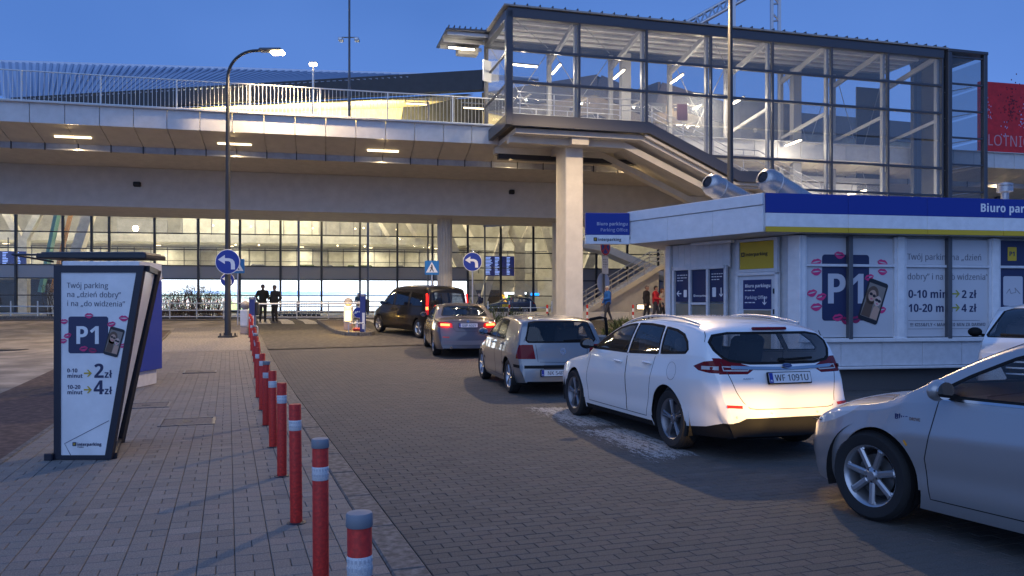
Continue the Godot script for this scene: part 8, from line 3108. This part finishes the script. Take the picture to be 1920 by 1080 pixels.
# ---------------------------------------------------------------- people: one skin over joined limbs, as surface nets
func blob(mb: MB, bones: Array, cell: float, k: float) -> void:    # bones: [a, b, ra, rb, colour]
	var lo := Vector3.INF
	var hi := -Vector3.INF
	for b in bones:
		var r := Vector3.ONE * (maxf(b[2], b[3]) + cell * 2.0)
		lo = lo.min((b[0] as Vector3) - r).min((b[1] as Vector3) - r)
		hi = hi.max((b[0] as Vector3) + r).max((b[1] as Vector3) + r)
	var nx := int((hi.x - lo.x) / cell) + 2
	var ny := int((hi.y - lo.y) / cell) + 2
	var nz := int((hi.z - lo.z) / cell) + 2
	var f := PackedFloat32Array()
	f.resize(nx * ny * nz)
	f.fill(1.0)
	var nd := PackedFloat32Array()
	nd.resize(nx * ny * nz)
	nd.fill(1.0)
	var who := PackedByteArray()
	who.resize(nx * ny * nz)
	for bi in bones.size():
		var b: Array = bones[bi]
		var a: Vector3 = b[0]
		var e: Vector3 = b[1]
		var ab := e - a
		var l2 := maxf(ab.length_squared(), 1e-8)
		var r := Vector3.ONE * (maxf(b[2], b[3]) + cell * 2.0)
		var p0 := ((a.min(e) - r - lo) / cell).floor()
		var p1 := ((a.max(e) + r - lo) / cell).ceil()
		for iz in range(maxi(0, int(p0.z)), mini(nz, int(p1.z) + 1)):
			for iy in range(maxi(0, int(p0.y)), mini(ny, int(p1.y) + 1)):
				var base := (iz * ny + iy) * nx
				for ix in range(maxi(0, int(p0.x)), mini(nx, int(p1.x) + 1)):
					var p := lo + Vector3(ix, iy, iz) * cell
					var t := clampf((p - a).dot(ab) / l2, 0.0, 1.0)
					var d: float = p.distance_to(a + ab * t) - lerpf(b[2], b[3], t)
					var i := base + ix
					var o := f[i]
					var h := clampf(0.5 + 0.5 * (o - d) / k, 0.0, 1.0)
					f[i] = lerpf(o, d, h) - k * h * (1.0 - h)
					if d < nd[i]:
						nd[i] = d
						who[i] = bi
	var vid := {}
	var offs := [0, 1, nx, nx + 1, nx * ny, nx * ny + 1, nx * ny + nx, nx * ny + nx + 1]
	var first := mb.v.size()
	for iz in nz - 1:
		for iy in ny - 1:
			var base := (iz * ny + iy) * nx
			for ix in nx - 1:
				var i := base + ix
				var inside := 0
				for c in 8:
					if f[i + offs[c]] < 0.0:
						inside += 1
				if inside == 0 or inside == 8:
					continue
				var s := Vector3.ZERO
				var n := 0
				for ed in [[0, 1], [2, 3], [4, 5], [6, 7], [0, 2], [1, 3], [4, 6], [5, 7], [0, 4], [1, 5], [2, 6], [3, 7]]:
					var u := f[i + offs[ed[0]]]
					var w := f[i + offs[ed[1]]]
					if (u < 0.0) != (w < 0.0):
						var t := u / (u - w)
						var q0 := Vector3(ed[0] & 1, (ed[0] >> 1) & 1, ed[0] >> 2)
						var q1 := Vector3(ed[1] & 1, (ed[1] >> 1) & 1, ed[1] >> 2)
						s += q0.lerp(q1, t)
						n += 1
				var gx := (f[i + 1] + f[i + nx + 1]) - (f[i] + f[i + nx])
				var gy := (f[i + nx] + f[i + nx + 1]) - (f[i] + f[i + 1])
				var gz := (f[i + nx * ny] + f[i + nx * ny + 1]) - (f[i] + f[i + 1])
				mb.tint = bones[who[i]][4]
				vid[i] = mb.put(lo + (Vector3(ix, iy, iz) + s / n) * cell, Vector3(gx, gy, gz).normalized())
	for iz in range(1, nz - 1):
		for iy in range(1, ny - 1):
			for ix in range(1, nx - 1):
				var i := (iz * ny + iy) * nx + ix
				var a := f[i]
				for ax in 3:
					var st: int = [1, nx, nx * ny][ax]
					var b := f[i + st]
					if (a < 0.0) == (b < 0.0):
						continue
					var s1: int = [nx, nx * ny, 1][ax]
					var s2: int = [nx * ny, 1, nx][ax]
					var q := [i, i - s1, i - s1 - s2, i - s2]
					var ok := true
					for c in q:
						if not vid.has(c):
							ok = false
					if not ok:
						continue
					if a < 0.0:
						mb.ix.append_array(PackedInt32Array([vid[q[0]], vid[q[2]], vid[q[1]], vid[q[0]], vid[q[3]], vid[q[2]]]))
					else:
						mb.ix.append_array(PackedInt32Array([vid[q[0]], vid[q[1]], vid[q[2]], vid[q[0]], vid[q[2]], vid[q[3]]]))


func hand(mb: MB, wrist: Vector3, dir: Vector3, palm: Vector3, thumb: Vector3, skin: Color, cell: float) -> void:
	# dir along the fingers, palm the side the fingers curl to, thumb the side of the thumb
	var b := []
	var k := wrist + dir * 0.085
	for i in 4:
		var o := thumb * (0.027 - 0.018 * i)
		var root := k + o
		b.append([wrist + o * 0.6, root, 0.016, 0.013, skin])
		var l: float = [0.030, 0.034, 0.031, 0.024][i]
		var m1 := root + (dir * 0.9 + palm * 0.35).normalized() * l
		var m2 := m1 + (dir * 0.5 + palm * 0.85).normalized() * l * 0.8
		var m3 := m2 + (dir * 0.1 + palm).normalized() * l * 0.65
		b.append([root, m1, 0.0095, 0.009, skin])
		b.append([m1, m2, 0.009, 0.0085, skin])
		b.append([m2, m3, 0.0085, 0.0075, skin])
	var t0 := wrist + dir * 0.03 + thumb * 0.026
	var t1 := t0 + (dir * 0.7 + thumb * 0.6 + palm * 0.4).normalized() * 0.036
	var t2 := t1 + (dir * 0.9 + palm * 0.4).normalized() * 0.028
	b.append([t0, t1, 0.012, 0.010, skin])
	b.append([t1, t2, 0.010, 0.008, skin])
	blob(mb, b, cell, 0.006)


func make_person(label: String, at_: Vector3, turn: float, h: float, w: Dictionary, group := "") -> Node3D:
	var o := thing("person", label, "person", at_, turn, group)
	var s := h / 1.75
	var skin: Color = w.get("skin", lin(0.42, 0.26, 0.19))
	var coat: Color = w.coat
	var legs: Color = w.legs
	var shoe: Color = w.get("shoes", lin(0.015, 0.014, 0.014))
	var bulk: float = w.get("bulk", 1.0)
	# joints; the figure faces +z, its own left is +x
	var stride: float = w.get("stride", 0.0)
	var j := {}
	for sg in [-1.0, 1.0]:
		var k := "l" if sg > 0 else "r"
		j["hip" + k] = Vector3(sg * 0.092, 0.92, 0)
		j["knee" + k] = Vector3(sg * 0.10, 0.50, 0.03 + sg * stride * 0.16)
		j["ank" + k] = Vector3(sg * 0.11, 0.09 + (0.05 if sg * stride < 0 else 0.0), -0.02 + sg * stride * 0.30)
		j["sho" + k] = Vector3(sg * 0.185, 1.42, -0.01)
		var arm: String = w.get("arm" + k, "down")
		match arm:
			"pocket":
				j["elb" + k] = Vector3(sg * 0.30, 1.16, -0.07)
				j["wri" + k] = Vector3(sg * 0.20, 0.98, 0.08)
			"hold":
				j["elb" + k] = Vector3(sg * 0.25, 1.15, 0.02)
				j["wri" + k] = Vector3(sg * 0.20, 1.10, 0.26)
			"swing":
				j["elb" + k] = Vector3(sg * 0.25, 1.15, -0.02 - sg * stride * 0.10)
				j["wri" + k] = Vector3(sg * 0.24, 0.93, 0.06 - sg * stride * 0.16)
			_:
				j["elb" + k] = Vector3(sg * 0.245, 1.14, -0.03)
				j["wri" + k] = Vector3(sg * 0.255, 0.89, 0.04)
	for key in j:
		j[key] = (j[key] as Vector3) * s
	var head := Vector3(w.get("look", 0.0) * 0.02, 1.625, 0.03) * s
	var neck := Vector3(0, 1.46, 0.0) * s
	var b := []
	b.append([Vector3(0, 0.94, 0) * s, Vector3(0, 1.12, 0.005) * s, 0.135 * s * bulk, 0.135 * s * bulk, coat if w.get("long", true) else legs])
	b.append([Vector3(0, 1.12, 0.005) * s, Vector3(0, 1.34, 0.0) * s, 0.135 * s * bulk, 0.145 * s * bulk, coat])
	b.append([Vector3(-0.10, 1.36, 0) * s, Vector3(0.10, 1.36, 0) * s, 0.115 * s * bulk, 0.115 * s * bulk, coat])
	b.append([neck, head - Vector3(0, 0.05, 0.01) * s, 0.058 * s, 0.055 * s, skin])
	if w.has("shirt"):
		b.append([Vector3(0, 1.10, 0.075) * s, Vector3(0, 1.36, 0.062) * s, 0.085 * s, 0.078 * s, w.shirt])
	for k in ["l", "r"]:
		b.append([j["sho" + k], j["elb" + k], 0.066 * s * bulk, 0.054 * s * bulk, coat])
		b.append([j["elb" + k], j["wri" + k], 0.052 * s * bulk, 0.040 * s * bulk, coat])
		b.append([j["hip" + k], j["knee" + k], 0.098 * s, 0.066 * s, legs])
		b.append([j["knee" + k], j["ank" + k], 0.066 * s, 0.048 * s, legs])
		var a: Vector3 = j["ank" + k]
		b.append([a + Vector3(0, -0.045, -0.03) * s, a + Vector3(0, -0.055, 0.15) * s, 0.042 * s, 0.034 * s, shoe])
	var m := MB.new()
	m.colored = true
	blob(m, b, 0.022, 0.035)
	# head on a finer grid
	var hb := []
	hb.append([head + Vector3(0, 0.035, -0.015) * s, head + Vector3(0, 0.03, 0.01) * s, 0.086 * s, 0.082 * s, skin])
	hb.append([head + Vector3(0, -0.03, 0.03) * s, head + Vector3(0, -0.075, 0.05) * s, 0.060 * s, 0.036 * s, skin])
	hb.append([head + Vector3(0, 0.01, 0.088) * s, head + Vector3(0, -0.025, 0.105) * s, 0.011 * s, 0.016 * s, skin])
	for sg in [-1.0, 1.0]:
		hb.append([head + Vector3(sg * 0.085, 0.015, 0.0) * s, head + Vector3(sg * 0.085, -0.02, 0.0) * s, 0.018 * s, 0.013 * s, skin])
		hb.append([head + Vector3(sg * 0.032, 0.012, 0.077) * s, head + Vector3(sg * 0.034, 0.012, 0.078) * s, 0.013 * s, 0.013 * s, lin(0.04, 0.03, 0.025)])
	hb.append([head + Vector3(-0.02, -0.058, 0.083) * s, head + Vector3(0.02, -0.058, 0.083) * s, 0.009 * s, 0.009 * s, lin(0.33, 0.12, 0.10)])
	blob(m, hb, 0.010, 0.012)
	for k in ["l", "r"]:
		if w.get("arm" + k, "down") == "pocket":
			continue
		var sg := 1.0 if k == "l" else -1.0
		var d: Vector3 = (j["wri" + k] - j["elb" + k]).normalized()
		var th := (Vector3(0, 0, 1) - d * d.z).normalized() if absf(d.z) < 0.8 else Vector3(0, 1, 0)
		hand(m, j["wri" + k], d, Vector3(-sg, 0, 0.1).normalized(), th, skin, 0.008)
	var skin_mat := std("person_cloth", Color.WHITE, 0.85)
	skin_mat.vertex_color_use_as_albedo = true
	part(m, "body", skin_mat, o)
	var hm := MB.new()
	hm.colored = true
	var hc: Color = w.get("hair", lin(0.03, 0.02, 0.015))
	var hr := [[head + Vector3(0, 0.055, -0.025) * s, head + Vector3(0, 0.06, 0.015) * s, 0.086 * s, 0.078 * s, hc], [head + Vector3(0, 0.0, -0.045) * s, head + Vector3(0, 0.04, -0.05) * s, 0.068 * s, 0.075 * s, hc]]
	if w.get("long_hair", false):
		hr.append([head + Vector3(0, 0.02, -0.05) * s, head + Vector3(0, -0.13, -0.05) * s, 0.085 * s, 0.06 * s, hc])
	blob(hm, hr, 0.012, 0.02)
	for i in hm.col.size():
		hm.col[i] = hc
	part(hm, "hair", skin_mat, o)
	if w.has("bag"):
		var bg := MB.new()
		bg.box(Vector3(0.0, 1.18, -0.21) * s, Vector3(0.30, 0.42, 0.16) * s, 0.05)
		part(bg, "rucksack", std("bag_cloth", w.bag, 0.9), o)
	return o


func build_people() -> void:
	# vertex colours are linear
	var L := func(r: float, g: float, b: float) -> Color: return Color(r, g, b)
	make_person("person in dark olive jacket at the crossing, left of the standing pair", on(-11.62, 37.3), 0.55, 1.80, {"coat": L.call(0.022, 0.024, 0.018), "legs": L.call(0.02, 0.02, 0.018), "skin": L.call(0.20, 0.12, 0.09), "hair": L.call(0.10, 0.09, 0.08), "arml": "hold", "armr": "pocket", "bulk": 1.16})
	make_person("person in long dark coat at the crossing, right of the standing pair", on(-11.0, 37.1), -0.5, 1.77, {"coat": L.call(0.03, 0.026, 0.02), "legs": L.call(0.024, 0.022, 0.018), "skin": L.call(0.24, 0.15, 0.11), "hair": L.call(0.14, 0.12, 0.10), "armr": "pocket", "arml": "pocket", "bulk": 1.12})
	make_person("grey-haired person in bright blue jacket walking left behind the hatchback", on(4.62, 38.6), -1.35, 1.72, {"coat": L.call(0.015, 0.11, 0.42), "shirt": L.call(0.50, 0.54, 0.55), "legs": L.call(0.03, 0.035, 0.05), "skin": L.call(0.45, 0.27, 0.20), "hair": L.call(0.50, 0.47, 0.42), "arml": "hold", "armr": "swing", "stride": 0.7, "bulk": 1.25})
	make_person("dark-haired person in dark jacket beside the lit wall lamp", on(6.62, 39.4), 1.0, 1.76, {"coat": L.call(0.022, 0.022, 0.025), "legs": L.call(0.02, 0.022, 0.035), "skin": L.call(0.36, 0.20, 0.14), "arml": "down", "armr": "down", "stride": 0.3, "bulk": 1.15})
	make_person("person in red jacket walking right at the corner of the parking office", on(6.98, 38.9), 1.3, 1.72, {"coat": L.call(0.42, 0.012, 0.025), "legs": L.call(0.03, 0.03, 0.04), "skin": L.call(0.40, 0.22, 0.16), "hair": L.call(0.025, 0.02, 0.02), "arml": "hold", "armr": "hold", "stride": 0.5, "bulk": 1.2})
	make_person("person in pale coat half hidden by the corner of the parking office", on(7.42, 39.6), 1.2, 1.62, {"coat": L.call(0.42, 0.34, 0.27), "legs": L.call(0.03, 0.03, 0.035), "skin": L.call(0.42, 0.26, 0.19), "hair": L.call(0.16, 0.06, 0.03), "long_hair": true, "stride": 0.4})
	make_person("person in dark blue walking beyond the van's rear, before the terminal", on(-2.55, 63.0), -1.3, 1.75, {"coat": L.call(0.02, 0.03, 0.07), "legs": L.call(0.02, 0.025, 0.04), "arml": "swing", "armr": "swing", "stride": 0.9, "bag": lin(0.02, 0.025, 0.05)})
	make_person("person in red shirt standing at the terminal entrance far left", on(-46.6, 70.5), 0.2, 1.75, {"coat": L.call(0.35, 0.05, 0.05), "legs": L.call(0.03, 0.03, 0.05), "long": false, "arml": "down", "armr": "hold"})
	make_person("person in dark clothes before the bright billboard, above the traffic island", on(-12.3, 64.0), 0.1, 1.75, {"coat": L.call(0.05, 0.07, 0.09), "legs": L.call(0.04, 0.05, 0.06), "bulk": 1.1})
